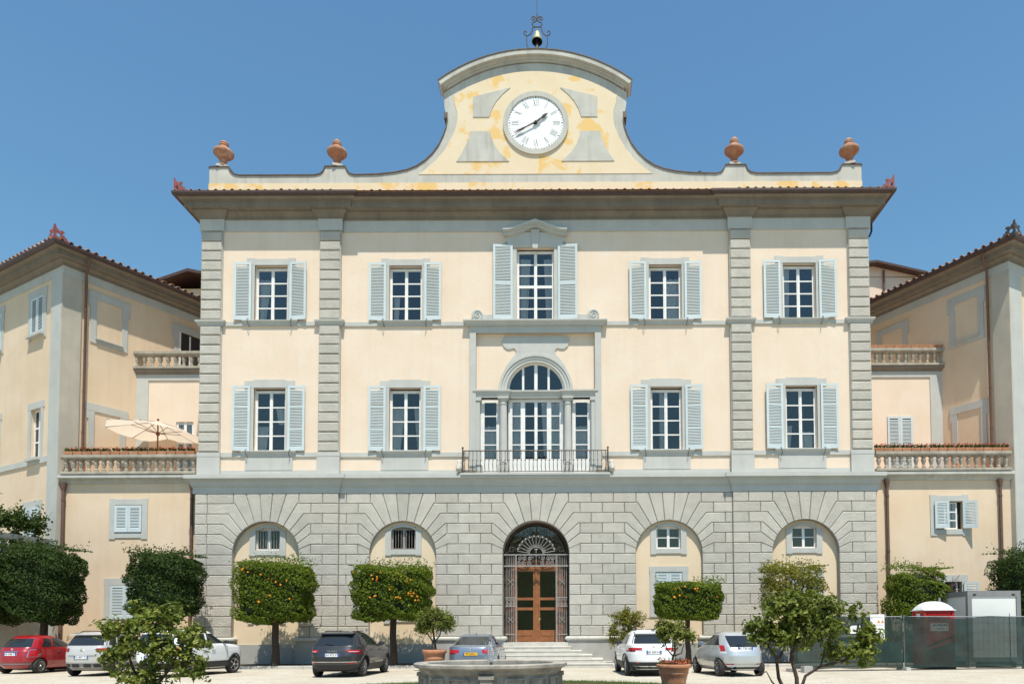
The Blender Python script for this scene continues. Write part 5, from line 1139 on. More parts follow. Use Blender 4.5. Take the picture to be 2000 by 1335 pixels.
# far blocks that show over the wing roofs
bk = thing('rear_block', 'ochre block with dark deep eaves rising behind the parasol-side wing', 'building', (0, 0, 0))
MB().box(-26.0, -19.0, 14.0, 20.0, 10, 24.3).build('wall', 'plaster_gable', bk)
q = MB(); q.prism([(-26.6, 24.2), (-23.4, 25.3), (-18.5, 24.3), (-18.5, 24.15), (-23.4, 25.1), (-26.6, 24.0)], 13.2, 20.5); q.build('roof', 'brown_metal', bk)
bk = thing('rear_block', 'peach block with a brown downpipe showing over the container-side wing', 'building', (0, 0, 0))
MB().box(14.0, 25.5, 14.0, 20.0, 10, 24.9).build('wall', 'plaster', bk); MB().prism([(13.6, 25.0), (21.7, 25.75), (26.6, 24.6), (26.6, 24.45), (21.7, 25.6), (13.6, 24.85)], 13.4, 20.5).build('roof', 'brown_metal', bk)
MB().prism([(14.0, 24.9), (25.5, 24.85), (21.7, 25.6)], 14.0, 20.0).build('gable_wall', 'plaster', bk)
MB().tube([(22.3, 13.9, 25.3), (22.3, 13.9, 15)], 0.07, 8).build('downpipe', 'pipe_paint', bk)
# garden wall with balustrade and ivy in front of the wing
gw = thing('garden_wall', 'pale garden wall with a stone balustrade beside the angled wing', 'wall', (0, 0, 0))
MB().add([(-22.9, 0.3, 0), (-23.6, -5.2, 0), (-24.1, -5.1, 0), (-23.4, 0.35, 0), (-22.9, 0.3, 4.9), (-23.6, -5.2, 4.9), (-24.1, -5.1, 4.9), (-23.4, 0.35, 4.9)], [(0, 1, 5, 4), (1, 2, 6, 5), (2, 3, 7, 6), (3, 0, 4, 7), (4, 5, 6, 7)]).build('wall', 'stone_old', gw)
rl = MB(); rl.tube([(-22.85, 0.3, 5.95), (-23.55, -5.2, 5.95)], 0.02, 4)
MB().sweep([(-0.25, 5.7), (0.1, 5.7), (0.14, 5.85), (0.14, 5.95), (-0.28, 5.95)], [(-23.55, -5.2), (-22.85, 0.3)]).build('handrail', 'stone_old', gw)
me = shared(('bal', 'g'), lambda: baluster_mesh(0.8, 0.3))
for k in range(12): obj('baluster', me, gw, (-22.95 - 0.7 * (k + 0.7) / 12, 0.3 - 5.5 * (k + 0.7) / 12, 4.9))
# ------------------------------------------------------------------ vegetation
rng = np.random.default_rng(5)
def wob(P, f, ph):
    return (np.sin(P[:, 0] * f + ph) * np.cos(P[:, 1] * f * 1.13 + ph * 2.1) + np.sin(P[:, 2] * f * 1.27 + ph * 0.7 + P[:, 0] * f * 0.5)) * 0.5
def leaf_mesh(C, nrm, ln, wd, mat, fold=0.25, name='crown', shape6=False):
    """C centres (n,3), nrm preferred normals, ln/wd arrays"""
    n = len(C)
    a = rng.normal(size=(n, 3)); a -= (a * nrm).sum(1, keepdims=True) * nrm * 0.75; a /= np.linalg.norm(a, axis=1, keepdims=True) + 1e-9
    b = np.cross(nrm, a); b /= np.linalg.norm(b, axis=1, keepdims=True) + 1e-9; u = np.cross(a, b)
    L_ = ln[:, None]; W_ = wd[:, None]
    if not shape6:
        V = np.stack([C - a * L_ * 0.5, C + b * W_ * 0.5 + u * W_ * fold, C + a * L_ * 0.5, C - b * W_ * 0.5 + u * W_ * fold], 1).reshape(-1, 3)
        idx = (np.arange(n) * 4)[:, None]; F = np.concatenate([idx + np.array([0, 1, 2]), idx + np.array([0, 2, 3])], 0); k = 3
    else:
        V = np.stack([C - a * L_ * 0.5, C - a * L_ * 0.12 + b * W_ * 0.5 + u * W_ * fold, C + a * L_ * 0.22 + b * W_ * 0.42 + u * W_ * fold, C + a * L_ * 0.5 - u * W_ * 0.15,
                      C + a * L_ * 0.22 - b * W_ * 0.42 + u * W_ * fold, C - a * L_ * 0.12 - b * W_ * 0.5 + u * W_ * fold, C], 1).reshape(-1, 3)
        idx = (np.arange(n) * 7)[:, None]; F = np.concatenate([idx + np.array(t) for t in ((0, 1, 6), (1, 2, 6), (2, 3, 6), (3, 4, 6), (4, 5, 6), (5, 0, 6))], 0)
    me = bpy.data.meshes.new(name); me.vertices.add(len(V)); me.vertices.foreach_set('co', V.astype(np.float32).ravel())
    me.loops.add(F.size); me.loops.foreach_set('vertex_index', F.astype(np.int32).ravel())
    me.polygons.add(len(F)); me.polygons.foreach_set('loop_start', (np.arange(len(F)) * 3).astype(np.int32))
    me.update(calc_edges=True); me.validate(); me.materials.append(M[mat]); return me
def blob_leaves(n, half, p=8.0, shell=0.3, rough=0.07, seed=0.0, gap=0.25, taper=0.0):
    """points through a super-ellipsoid crown, most near its skin, thinned where clumps part"""
    D = rng.uniform(-1, 1, (n * 2, 3)); r_ = (np.abs(D) ** p).sum(1) ** (1 / p); D /= r_[:, None]
    depth = rng.exponential(shell, len(D)); depth = np.clip(depth, 0, 0.97)
    P = D * (1 - depth)[:, None]
    H = np.array(half); Q = P * H
    bmp = 1 + rough * (wob(Q, 4.2, seed) + 0.6 * wob(Q, 9.0, seed + 2))
    Q = Q * bmp[:, None]
    if taper: Q[:, :2] *= (1 - taper * (0.5 - 0.5 * P[:, 2:3]))
    keep = (wob(Q, 6.0, seed + 5) + 0.5 * wob(Q, 13.0, seed + 1)) > -gap - 0.6 * rng.random(len(Q))
    Q = Q[keep][:n]; Dn = D[keep][:n]
    Nn = np.sign(Dn) * np.abs(Dn) ** 3 + 1e-6; Nn /= np.linalg.norm(Nn, axis=1, keepdims=True)
    Nn = Nn * 0.7 + np.array([0, 0, 0.35]) + rng.normal(size=Nn.shape) * 0.55; Nn /= np.linalg.norm(Nn, axis=1, keepdims=True)
    return Q, Nn
FRUIT = None
def trunk_mesh(path, rad, mat='bark', extra=()):
    t = MB(); t.tube(path, rad, 9)
    for p_, r_ in extra: t.tube(p_, r_, 6)
    return t
def topiary(lab, x, y, half, zc, n, mat, seed, fruit=0, ls=0.11, p=9.0, z0=PAVE_Z, tr=0.15, grp='square-clipped trees along the facade', lean=0.0, fz=(-0.9, 0.8), name='clipped_tree', rough=0.085, shell=0.15, gap=0.35, sparse=None, taper=0.06):
    global FRUIT
    t = thing(name, lab, 'tree', (x, y, z0), 0, grp); h = zc - z0
    lim = [([(0, 0, h - half[2] * 0.95), (half[0] * 0.5 * math.cos(a), half[1] * 0.5 * math.sin(a), h - half[2] * 0.2), (half[0] * 0.75 * math.cos(a + .2), half[1] * 0.75 * math.sin(a + .2), h + half[2] * 0.5)], [tr * 0.6, tr * 0.35, 0.02]) for a in np.linspace(0.3, 5.9, 7)]
    trunk_mesh([(0, 0, -0.05), (lean * 0.3 + 0.02, 0, h * 0.2), (lean * 0.6 - 0.03, 0.02, h * 0.4), (0, 0, h - half[2] * 0.7)], [tr * 1.35, tr, tr * 0.95, tr * 0.9], extra=lim).build('trunk', 'bark', t, smooth=60)
    Q, Nn = blob_leaves(n, half, p, shell, rough, seed, gap, taper); s = ls * rng.uniform(0.65, 1.25, len(Q))
    obj('crown', leaf_mesh(Q + np.array([0, 0, h]), Nn, s, s * 0.5, mat), t)
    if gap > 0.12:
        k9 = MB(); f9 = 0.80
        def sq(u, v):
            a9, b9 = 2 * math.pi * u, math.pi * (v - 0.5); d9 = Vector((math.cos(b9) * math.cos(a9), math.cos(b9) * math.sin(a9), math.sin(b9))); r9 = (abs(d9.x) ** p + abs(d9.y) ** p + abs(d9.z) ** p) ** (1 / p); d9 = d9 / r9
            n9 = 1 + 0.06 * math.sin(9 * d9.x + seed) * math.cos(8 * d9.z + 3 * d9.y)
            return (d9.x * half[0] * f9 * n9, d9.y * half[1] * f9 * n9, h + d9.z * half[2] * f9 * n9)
        k9.grid(sq, 40, 24).build('added_dark_core', 'leaf_core', t, smooth=60)  # solid dark shell added inside the crown so no light shows through
    # a few shoots that escaped the shears
    k = 700; D = np.stack([rng.uniform(-1, 1, k) * half[0], rng.uniform(-1, 1, k) * half[1], np.full(k, h + half[2])], 1); D[:, 2] += np.abs(rng.normal(size=k)) * 0.16 * (wob(D, 3.0, seed) > 0.0)
    N2 = rng.normal(size=(k, 3)); N2 /= np.linalg.norm(N2, axis=1, keepdims=True); obj('shoots', leaf_mesh(D, N2, np.full(k, ls), np.full(k, ls * .5), mat, name='shoots'), t)['kind'] = 'stuff'
    if fruit:
        if FRUIT is None:
            bm = bmesh.new(); bmesh.ops.create_icosphere(bm, subdivisions=2, radius=0.042); FRUIT = bpy.data.meshes.new('orange_fruit'); bm.to_mesh(FRUIT); bm.free(); FRUIT.materials.append(M['orange_peel']); FRUIT.shade_smooth()
        rr = random.Random(int(seed * 10)); cl = [(rr.uniform(-.85, .85), rr.uniform(*fz)) for _ in range(max(3, fruit // 3))]
        for i in range(fruit):
            u, v = cl[i % len(cl)] if i % 4 else (rr.uniform(-.9, .9), rr.uniform(*fz))
            u = max(-.93, min(.93, u + rr.uniform(-.1, .1))); v = max(-.9, min(.9, v + rr.uniform(-.1, .1)))
            obj('orange_fruit', FRUIT, t, (u * half[0], -half[1] * (0.955 + rr.uniform(-0.07, 0.05)), h + v * half[2]))
    return t
topiary('dark square-clipped tree against the garden wall, cut off by the wing', -23.5, -2.4, (1.5, 1.3, 1.6), 3.6, 24000, 'leaf_dark', 1.0, ls=0.12, p=5.0, tr=0.16, rough=0.1)
topiary('dark square-clipped tree above the red hatchback', -20.95, -2.4, (1.3, 1.25, 1.58), 3.6, 26000, 'leaf_dark', 2.3, ls=0.12, p=5.0, tr=0.16, rough=0.1)
topiary('dark fruitless clipped tree with a shaggy top before the closed shutters', -15.8, -2.35, (1.28, 1.2, 1.36), 3.55, 26000, 'leaf_dark', 3.7, ls=0.12, p=5.0, rough=0.11)
topiary('square-clipped orange tree with few fruits beside the white off-roader', -11.05, -2.35, (1.5, 1.2, 1.26), 3.25, 32000, 'leaf_orange', 4.1, 16, ls=0.105, fz=(-0.6, 0.85))
topiary('square-clipped orange tree heavy with fruit beside the potted citrus', -6.0, -2.35, (1.62, 1.2, 1.14), 3.2, 30000, 'leaf_orange', 5.9, 38, ls=0.105, fz=(-0.25, 0.85))
topiary('smaller clipped orange tree behind the white crossover', 6.62, -2.5, (1.4, 1.05, 0.77), 2.8, 18000, 'leaf_orange', 6.6, 14, ls=0.105, fz=(-0.3, 0.85), tr=0.12)
topiary('yellowing square-clipped tree with thin foliage behind the silver hatchback', 11.15, -2.35, (1.27, 1.0, 1.05), 3.22, 12000, 'leaf_yellow', 7.4, 0, ls=0.11, gap=0.1, shell=0.2)
topiary('shaggy green tree with bare twigs behind the red portable toilet', 17.0, -1.3, (1.25, 0.95, 1.2), 3.05, 15000, 'leaf_orange', 8.8, 0, ls=0.11, p=2.5, rough=0.22, gap=0.14, name='tree', taper=-0.25, grp='untrimmed trees by the container')
topiary('dense dark tree beside the white site container', 22.0, -2.2, (1.9, 1.6, 1.6), 3.35, 24000, 'leaf_dark', 9.5, 0, ls=0.12, p=4.0, rough=0.12, name='tree', grp='untrimmed trees by the container')
# bare twigs on the shaggy tree
tw = MB(); rr = random.Random(5)
par_ = [o for o in bpy.data.objects if o.get('label', '').startswith('shaggy green tree')][0]
for i in range(60):
    p0 = Vector((1.0 + rr.uniform(-.2, .2), -0.7 + rr.uniform(-.3, .3), 2.75 + rr.uniform(-.3, .5))); d = Vector((rr.uniform(.1, .9), rr.uniform(-.4, .4), rr.uniform(-.1, .9)))
    tw.tube([p0, p0 + d * 0.35 + Vector((0, 0, rr.uniform(-.1, .1))), p0 + d * 0.7], [0.012, 0.008, 0.004], 4)
tw.build('bare_twigs', 'bark_light', par_)
# ivy on the garden wall
n = 5200; t_ = rng.uniform(0, 1, n); C = np.stack([-22.9 - 0.7 * t_ + rng.normal(size=n) * 0.16, 0.1 - 5.3 * t_, 6.5 + rng.normal(size=n) * 0.33 * (0.7 + 0.4 * np.sin(t_ * 30))], 1)
k = 1500; t2 = rng.uniform(0, 1, k); C2 = np.stack([-22.75 - 0.7 * t2 + rng.normal(size=k) * 0.08, 0.1 - 5.3 * t2, 5.4 + rng.normal(size=k) * 0.25], 1); C2 = C2[np.sin(t2 * 26) > 0.2]; C = np.concatenate([C, C2])
Nn = rng.normal(size=C.shape) + np.array([0.6, -0.5, 0.5]); Nn /= np.linalg.norm(Nn, axis=1, keepdims=True); s = rng.uniform(0.09, 0.16, len(C))
iv = thing('ivy_hedge', 'unkempt ivy hedge spilling over the garden wall balustrade', 'hedge', (0, 0, 0)); obj('foliage', leaf_mesh(C, Nn, s, s * 0.75, 'leaf_ivy', name='foliage'), iv)
wv = MB(); rr = random.Random(9)
for i in range(40):
    t = rr.random(); p0 = Vector((-22.9 - 0.7 * t, 0.1 - 5.3 * t, 6.4)); wv.tube([p0, p0 + Vector((rr.uniform(-.1, .1), rr.uniform(-.2, .2), 0.4)), p0 + Vector((rr.uniform(-.2, .2), rr.uniform(-.4, .4), rr.uniform(.55, .95)))], [0.014, 0.01, 0.005], 4)
wv.build('stems', 'bark_light', iv)
# potted citrus and other loose citrus
def pot_mesh(r_, h):
    return MB().lathe([(r_ * 0.66, 0.0), (r_ * 0.74, h * 0.3), (r_ * 0.83, h * 0.56), (r_ * 0.86, h * 0.58), (r_ * 0.86, h * 0.63), (r_ * 0.85, h * 0.65), (r_ * 0.91, h * 0.82), (r_ * 0.99, h * 0.84), (r_ * 1.02, h * 0.9), (r_ * 1.0, h * 0.98), (r_ * 0.97, h), (r_ * 0.88, h), (r_ * 0.85, h * 0.9)], 32, cap=False)
def potted(lab, x, y, r_, h, blobs, n, mat, ls, trunkpath, seed, name='potted_citrus', z0=0.0, limbs=True, six=False, redflowers=False, base=None, fold=0.3):
    t = thing(name, lab, 'potted tree', (x, y, z0), 0)
    if r_:
        po = pot_mesh(r_, h).build('pot', 'terracotta', t, smooth=35); MB().lathe([(r_ * 0.87, h * 0.93), (0.0, h * 0.97)], 20, cap=False).build('soil', 'soil', po)
    tb = MB()
    for pth, rad in trunkpath: tb.tube(pth, rad, 8)
    rr = random.Random(int(seed * 7)); CC = []; NN = []; tot = sum(b[6] for b in blobs)
    for (bx, by, bz, hx, hy, hz, wgt) in blobs:
        m = int(n * wgt / tot)
        # twigs radiating from each clump's heart, leaves set along them
        nt_ = max(6, m // 16)
        for i in range(nt_):
            d = Vector((rr.gauss(0, 1), rr.gauss(0, 1), rr.gauss(0.25, 1))).normalized(); e_ = Vector((d.x * hx, d.y * hy, d.z * hz)); c0 = Vector((bx, by, bz)); p1 = c0 + e_ * rr.uniform(0.75, 1.08)
            p_ = c0 + e_ * 0.12; md = p_.lerp(p1, 0.5) + Vector((rr.uniform(-.05, .05), rr.uniform(-.05, .05), rr.uniform(-.02, .06)))
            if limbs and i % 2 == 0: tb.tube([p_, md, p1], [0.011, 0.007, 0.003], 4)
            for j in range(max(1, m // nt_)):
                u = 0.25 + 0.75 * rr.random() ** 0.7; q = (p_.lerp(md, u * 2) if u < 0.5 else md.lerp(p1, u * 2 - 1)); q = q + Vector((rr.gauss(0, .045), rr.gauss(0, .045), rr.gauss(0, .045))) * (ls / 0.1)
                CC.append(q); nn = (d * 0.5 + Vector((0, 0, 0.55)) + Vector((rr.gauss(0, .55), rr.gauss(0, .55), rr.gauss(0, .4)))).normalized(); NN.append(nn)
    tb.build('trunk', 'bark_light', t, smooth=60)
    C = np.array([tuple(c) for c in CC]); Nn = np.array([tuple(c) for c in NN]); s = ls * rng.uniform(0.6, 1.3, len(C))
    obj('crown', leaf_mesh(C, Nn, s, s * 0.5, mat, fold, shape6=six), t)
    if redflowers:
        k = 420; a = rng.uniform(0, 6.28, k); q = np.sqrt(rng.uniform(0.1, 1.0, k)) * r_ * 1.0; C = np.stack([q * np.cos(a), q * np.sin(a), h + 0.03 + np.abs(rng.normal(size=k)) * 0.05 - 0.1 * (q > r_ * 0.95)], 1); Nn = rng.normal(size=(k, 3)); Nn /= np.linalg.norm(Nn, axis=1, keepdims=True)
        obj('flowers', leaf_mesh(C[:230], Nn[:230], np.full(230, 0.05), np.full(230, 0.045), 'petal', name='flowers'), t)['kind'] = 'stuff'; obj('ground_leaves', leaf_mesh(C[230:], Nn[230:], np.full(k - 230, 0.055), np.full(k - 230, 0.035), 'leaf_orange', name='ground_leaves'), t)['kind'] = 'stuff'
    return t
potted('loose lemon tree in a terracotta pot beside the blue-grey saloon', -3.75, -4.9, 0.47, 0.86, [(0, 0, 2.0, 0.78, 0.6, 0.62, 5), (-0.45, 0, 1.7, 0.35, 0.3, 0.3, 1.5), (0.5, 0, 1.85, 0.38, 0.35, 0.4, 1.5)], 5200, 'leaf_light', 0.09, [([(0.05, 0, 0.8), (0.0, 0, 1.15), (-0.05, 0, 1.6), (-0.1, 0, 2.0)], [0.055, 0.045, 0.035, 0.02]), ([(0.0, 0, 1.15), (0.2, 0, 1.4), (0.35, 0, 1.9)], [0.03, 0.025, 0.012]), ([(0.0, 0, 1.05), (-0.25, 0, 1.45), (-0.4, 0, 1.8)], [0.03, 0.022, 0.012])], 1)
potted('sprawling yellow-green shrub against the stone wall behind the white crossover', 4.0, -2.0, 0, 0, [(0.15, 0, 1.95, 0.85, 0.5, 0.5, 4), (-0.55, -0.1, 1.2, 0.28, 0.3, 0.6, 1.2), (0.1, 0, 1.2, 0.6, 0.5, 0.5, 2)], 3600, 'leaf_yellow', 0.10, [([(0, 0, 0), (0.05, 0, 0.7), (0.1, 0, 1.8)], [0.05, 0.04, 0.02]), ([(0, 0, 0.2), (-0.35, 0, 0.8), (-0.6, 0, 1.5)], [0.03, 0.025, 0.012])], 2, name='shrub', z0=PAVE_Z)
potted('small citrus in a rimmed terracotta pot with red flowers in front of the white crossover', 4.58, -13.25, 0.48, 0.62, [(0.0, 0, 1.45, 0.52, 0.42, 0.42, 4), (-0.32, 0, 1.62, 0.26, 0.26, 0.3, 1.2), (0.4, 0, 1.35, 0.3, 0.25, 0.25, 1.2)], 2700, 'leaf_light', 0.085, [([(-0.05, 0, 0.58), (-0.02, 0, 0.8), (0.05, 0, 1.0), (0.0, 0, 1.4)], [0.035, 0.03, 0.025, 0.015]), ([(-0.02, 0, 0.85), (-0.2, 0, 1.05), (-0.25, 0, 1.4)], [0.02, 0.016, 0.01]), ([(0.02, 0, 0.85), (0.22, 0, 0.92), (0.3, 0, 1.2)], [0.02, 0.016, 0.01])], 3, redflowers=True)
X0 = 5.09
def rel(L_): return [(x - X0, y, z) for x, y, z in L_]
potted('sprawling lemon tree with forked bare trunks before the green-netted fence', X0, -23.24, 0.45, 0.55,
    [(4.95 - X0, 0.05, 1.85, 0.42, 0.4, 0.28, 3), (5.45 - X0, 0.15, 1.88, 0.40, 0.4, 0.25, 2.6), (5.2 - X0, 0.1, 1.52, 0.45, 0.45, 0.27, 3), (4.52 - X0, 0, 1.52, 0.28, 0.28, 0.22, 1.4), (4.75 - X0, -.05, 1.42, 0.32, 0.3, 0.18, 1.4), (5.6 - X0, 0, 1.58, 0.26, 0.26, 0.2, 0.9), (5.98 - X0, -.05, 1.68, 0.16, 0.18, 0.3, 0.45), (6.12 - X0, -.1, 1.42, 0.22, 0.22, 0.2, 0.95), (5.95 - X0, -.1, 1.2, 0.28, 0.25, 0.2, 1.3), (5.62 - X0, -.05, 1.25, 0.2, 0.2, 0.2, 0.6)],
    5000, 'leaf_citrus', 0.083,
    [(rel([(5.09, 0, 0.45), (5.08, 0, 0.85), (5.02, 0.02, 1.1), (5.06, 0.03, 1.3), (5.3, 0.08, 1.55), (5.6, 0.1, 1.8)]), [0.035, 0.031, 0.027, 0.023, 0.019, 0.009]),
     (rel([(5.11, 0, 0.6), (5.2, -0.03, 0.88), (5.42, -0.05, 1.02), (5.75, -0.08, 1.1), (5.95, -0.08, 1.22)]), [0.028, 0.023, 0.021, 0.017, 0.009]),
     (rel([(5.42, -0.05, 1.02), (5.5, -0.05, 1.3), (5.6, 0, 1.5)]), [0.016, 0.012, 0.006]), (rel([(5.75, -0.08, 1.1), (6.0, -0.08, 1.3), (6.05, -.05, 1.75)]), [0.014, 0.011, 0.005]),
     (rel([(5.0, 0.05, 0.45), (4.83, 0.06, 0.85), (4.8, 0.06, 1.15), (4.65, 0.02, 1.35), (4.5, 0, 1.5)]), [0.031, 0.027, 0.023, 0.016, 0.008]),
     (rel([(4.8, 0.06, 1.05), (4.95, 0.06, 1.35), (4.95, 0.05, 1.8)]), [0.019, 0.016, 0.008]), (rel([(4.98, 0, 0.5), (4.7, -0.05, 0.8), (4.62, -0.06, 0.95), (4.4, -0.1, 0.88)]), [0.016, 0.012, 0.009, 0.005])], 4, six=True)
X0 = -4.43
potted('dense leafy lemon tree standing before the pale grey crossover', X0, -23.24, 0.45, 0.5,
    [(-4.4 - X0, 0, 1.66, 0.46, 0.42, 0.2, 2.4), (-4.9 - X0, 0, 1.57, 0.30, 0.3, 0.2, 1.5), (-4.0 - X0, 0.05, 1.5, 0.3, 0.3, 0.24, 1.3), (-4.45 - X0, -.05, 1.25, 0.5, 0.4, 0.26, 3), (-4.95 - X0, 0, 1.18, 0.24, 0.25, 0.2, 1), (-3.92 - X0, 0, 1.1, 0.28, 0.28, 0.24, 1.3), (-4.5 - X0, -.05, 0.86, 0.42, 0.4, 0.22, 2), (-4.62 - X0, 0, 1.9, 0.16, 0.16, 0.14, 0.4), (-4.15 - X0, 0, 1.86, 0.14, 0.14, 0.16, 0.35), (-5.14 - X0, 0, 1.62, 0.14, 0.14, 0.1, 0.3), (-3.72 - X0, 0, 1.33, 0.16, 0.14, 0.1, 0.3), (-3.68 - X0, 0, 0.98, 0.14, 0.14, 0.1, 0.3)],
    3700, 'leaf_citrus', 0.083, [(rel([(-4.43, 0, 0.4), (-4.42, 0, 0.9), (-4.45, 0.02, 1.3), (-4.4, 0, 1.7)]), [0.045, 0.04, 0.03, 0.012]), (rel([(-4.43, 0, 0.6), (-4.7, 0.02, 0.95), (-4.9, 0, 1.5)]), [0.03, 0.022, 0.01]), (rel([(-4.43, 0, 0.7), (-4.2, 0, 1.0), (-3.95, 0, 1.45)]), [0.03, 0.022, 0.01])], 5, six=True)
# ------------------------------------------------------------------ fountain
ft = thing('fountain', 'weathered round stone fountain basin with carved panels and a low water jet', 'fountain', (0.0, -18.24, 0))
bs = MB(); bs.lathe([(1.56, 0.0), (1.58, 0.12), (1.5, 0.16), (1.45, 0.2), (1.43, 0.66), (1.46, 0.70), (1.5, 0.72), (1.52, 0.78), (1.6, 0.81), (1.63, 0.83), (1.63, 0.885), (1.6, 0.90), (1.36, 0.90), (1.34, 0.88), (1.32, 0.3)], 64, cap=False)
bs.build('basin', 'fountain_stone', ft, smooth=35)
for k in range(16):
    a = 2 * math.pi * k / 16 + R(-90) + 0.05; 
    q = MB()
    if k % 4 == 0:
        q.box(-0.12, 0.12, -1.53, -1.40, 0.16, 0.70); q.box(-0.15, 0.15, -1.56, -1.40, 0.62, 0.70); q.build('pier', 'fountain_stone', ft, rz=a + R(90))
    else:
        for x0, x1, z0, z1 in ((-0.22, -0.19, 0.2, 0.62), (0.19, 0.22, 0.2, 0.62), (-0.19, 0.19, 0.59, 0.62), (-0.19, 0.19, 0.2, 0.23)): q.box(x0, x1, -1.47, -1.39, z0, z1)
        q.build('panel_moulding', 'fountain_stone', ft, rz=a + R(90))
MB().lathe([(1.33, 0.83), (0.0, 0.835)], 48, cap=False).build('water', 'water', ft)
MB().tube([(0, 0, 0.5), (0, 0, 0.9)], 0.03, 8).build('nozzle', 'iron', ft)
jet = MB(); rr = random.Random(2)
for i in range(9):
    a = rr.uniform(0, 6.28); v = rr.uniform(0.02, 0.13); h = rr.uniform(0.2, 0.46); pts = []
    for k in range(9):
        u = k / 8; pts.append((v * u * math.cos(a), v * u * math.sin(a), 0.9 + 4 * h * u * (1 - u) + rr.uniform(-.008, .008)))
    jet.tube(pts, [0.004 + 0.004 * rr.random() for _ in pts], 5)
for i in range(240):
    c = (rr.gauss(0, 0.08), rr.gauss(0, 0.08), 0.92 + abs(rr.gauss(0.2, 0.17))); r_ = rr.uniform(0.004, 0.011); jet.lathe([(0.0, -r_), (r_, 0.0), (0.0, r_ * 1.6)], 5, c, cap=False)
jt = jet.build('water_jet', 'spray', ft); tag(jt, kind='stuff')

# ------------------------------------------------------------------ fenced yard: toilet, container, fence, notices
tl = thing('portable_toilet', 'red portable toilet with a white domed roof behind the green fence', 'portable toilet', (16.2, -4.35, 0.0), R(-2))
b = MB(); b.box(-0.55, 0.55, -0.55, 0.55, 0.12, 2.33); b.build('cabin', 'toilet_red', tl)
for z in np.arange(1.95, 2.3, 0.085): MB().box(-0.42, 0.42, -0.575, -0.55, z, z + 0.04).build('vent_louvre', 'toilet_red', tl)
MB().box(-0.46, 0.46, -0.58, -0.55, 0.2, 1.9).build('door', 'toilet_red', tl)
for sx in (-1, 1): MB().box(*sorted((sx * 0.5, sx * 0.58)), -0.58, -0.5, 0.1, 2.34).box(*sorted((sx * 0.5, sx * 0.58)), 0.5, 0.58, 0.1, 2.34).build('corner_post', 'toilet_red', tl)
sg = MB().box(-0.36, 0.34, -0.585, -0.58, 1.5, 1.82).build('sign_plate', 'paper_white', tl)
MB().prism([(-0.26, 1.70), (-0.14, 1.70), (-0.20, 1.80)], -0.588, -0.5855).build('sign_emblem', 'iron', sg)
for k in range(6): MB().box(-0.09 + 0.066 * k, -0.045 + 0.066 * k, -0.588, -0.5855, 1.71, 1.77).build('print_mark', 'black_paint', sg)
MB().box(-0.1, 0.18, -0.588, -0.5855, 1.58, 1.61).build('print_line', 'container_grey', sg)
sg2 = MB().box(-0.582, -0.58, -0.2, 0.15, 2.0, 2.2).build('side_plate', 'paper_white', tl)
dm = MB()
def dome(u, v):
    x, y = 2 * u - 1, 2 * v - 1; return (x * 0.62, y * 0.62, 2.33 + 0.36 * (1 - abs(x) ** 2.6) ** 0.6 * (1 - abs(y) ** 2.6) ** 0.6)
dm.grid(dome, 14, 14); dm.box(-0.63, 0.63, -0.63, 0.63, 2.31, 2.345); dm.build('roof', 'toilet_roof', tl, smooth=40); MB().box(-0.6, 0.6, -0.6, 0.6, 0, 0.12).build('skid_base', 'plastic_black', tl)
MB().tube([(0.46, 0.4, 2.3), (0.46, 0.4, 2.85)], 0.05, 8).build('vent_pipe', 'container_grey', tl)
ct = thing('site_container', 'white site office container with a grey steel frame behind the green fence', 'container', (18.86, -4.05, 0.25), 0)
W2, L_, H_ = 1.08, 4.05, 2.88
f_ = MB()
for x in (-W2, W2 - 0.17):
    for y in (0, L_ - 0.17): f_.box(x, x + 0.17, y, y + 0.17, 0, H_)
for y in (0.004, L_ - 0.174): f_.box(-W2 + 0.17, W2 - 0.17, y, y + 0.17, H_ - 0.22, H_ - 0.002); f_.box(-W2 + 0.17, W2 - 0.17, y, y + 0.17, 0, 0.18)
for x in (-W2 + 0.004, W2 - 0.174): f_.box(x, x + 0.17, 0.17, L_ - 0.17, H_ - 0.22, H_ - 0.003); f_.box(x, x + 0.17, 0.17, L_ - 0.17, 0, 0.18)
f_.build('frame', 'container_grey', ct)
MB().box(-W2 + 0.16, W2 - 0.16, 0.05, 0.1, 0.17, H_ - 0.2).build('end_panel', 'container_white', ct); MB().box(-W2 + 0.05, -W2 + 0.1, 0.16, L_ - 0.16, 0.17, H_ - 0.2).build('side_panel', 'container_white', ct); MB().box(W2 - 0.1, W2 - 0.05, 0.16, L_ - 0.16, 0.17, H_ - 0.2).build('side_panel', 'container_white', ct)
MB().box(-W2 + 0.1, W2 - 0.1, 0.1, L_ - 0.1, H_ - 0.1, H_ - 0.05).build('roof_panel', 'container_grey', ct)
for x in (-W2 + 0.22, W2 - 0.36): MB().box(x, x + 0.13, -0.012, 0.002, H_ - 0.18, H_ - 0.13).build('lifting_slot', 'black_paint', ct)
for x in (-W2, W2 - 0.25):
    for y in (0, L_ - 0.3): MB().box(x, x + 0.25, y, y + 0.3, -0.25, 0.0).build('support_block', 'concrete', ct)
fa, fb, fc_ = Vector((9.9, -6.4)), Vector((14.42, -5.62)), Vector((19.75, -4.85))
fence = thing('site_fence', 'mobile fence hung with green netting round the red toilet and container', 'fence', (fa.x, fa.y, 0))
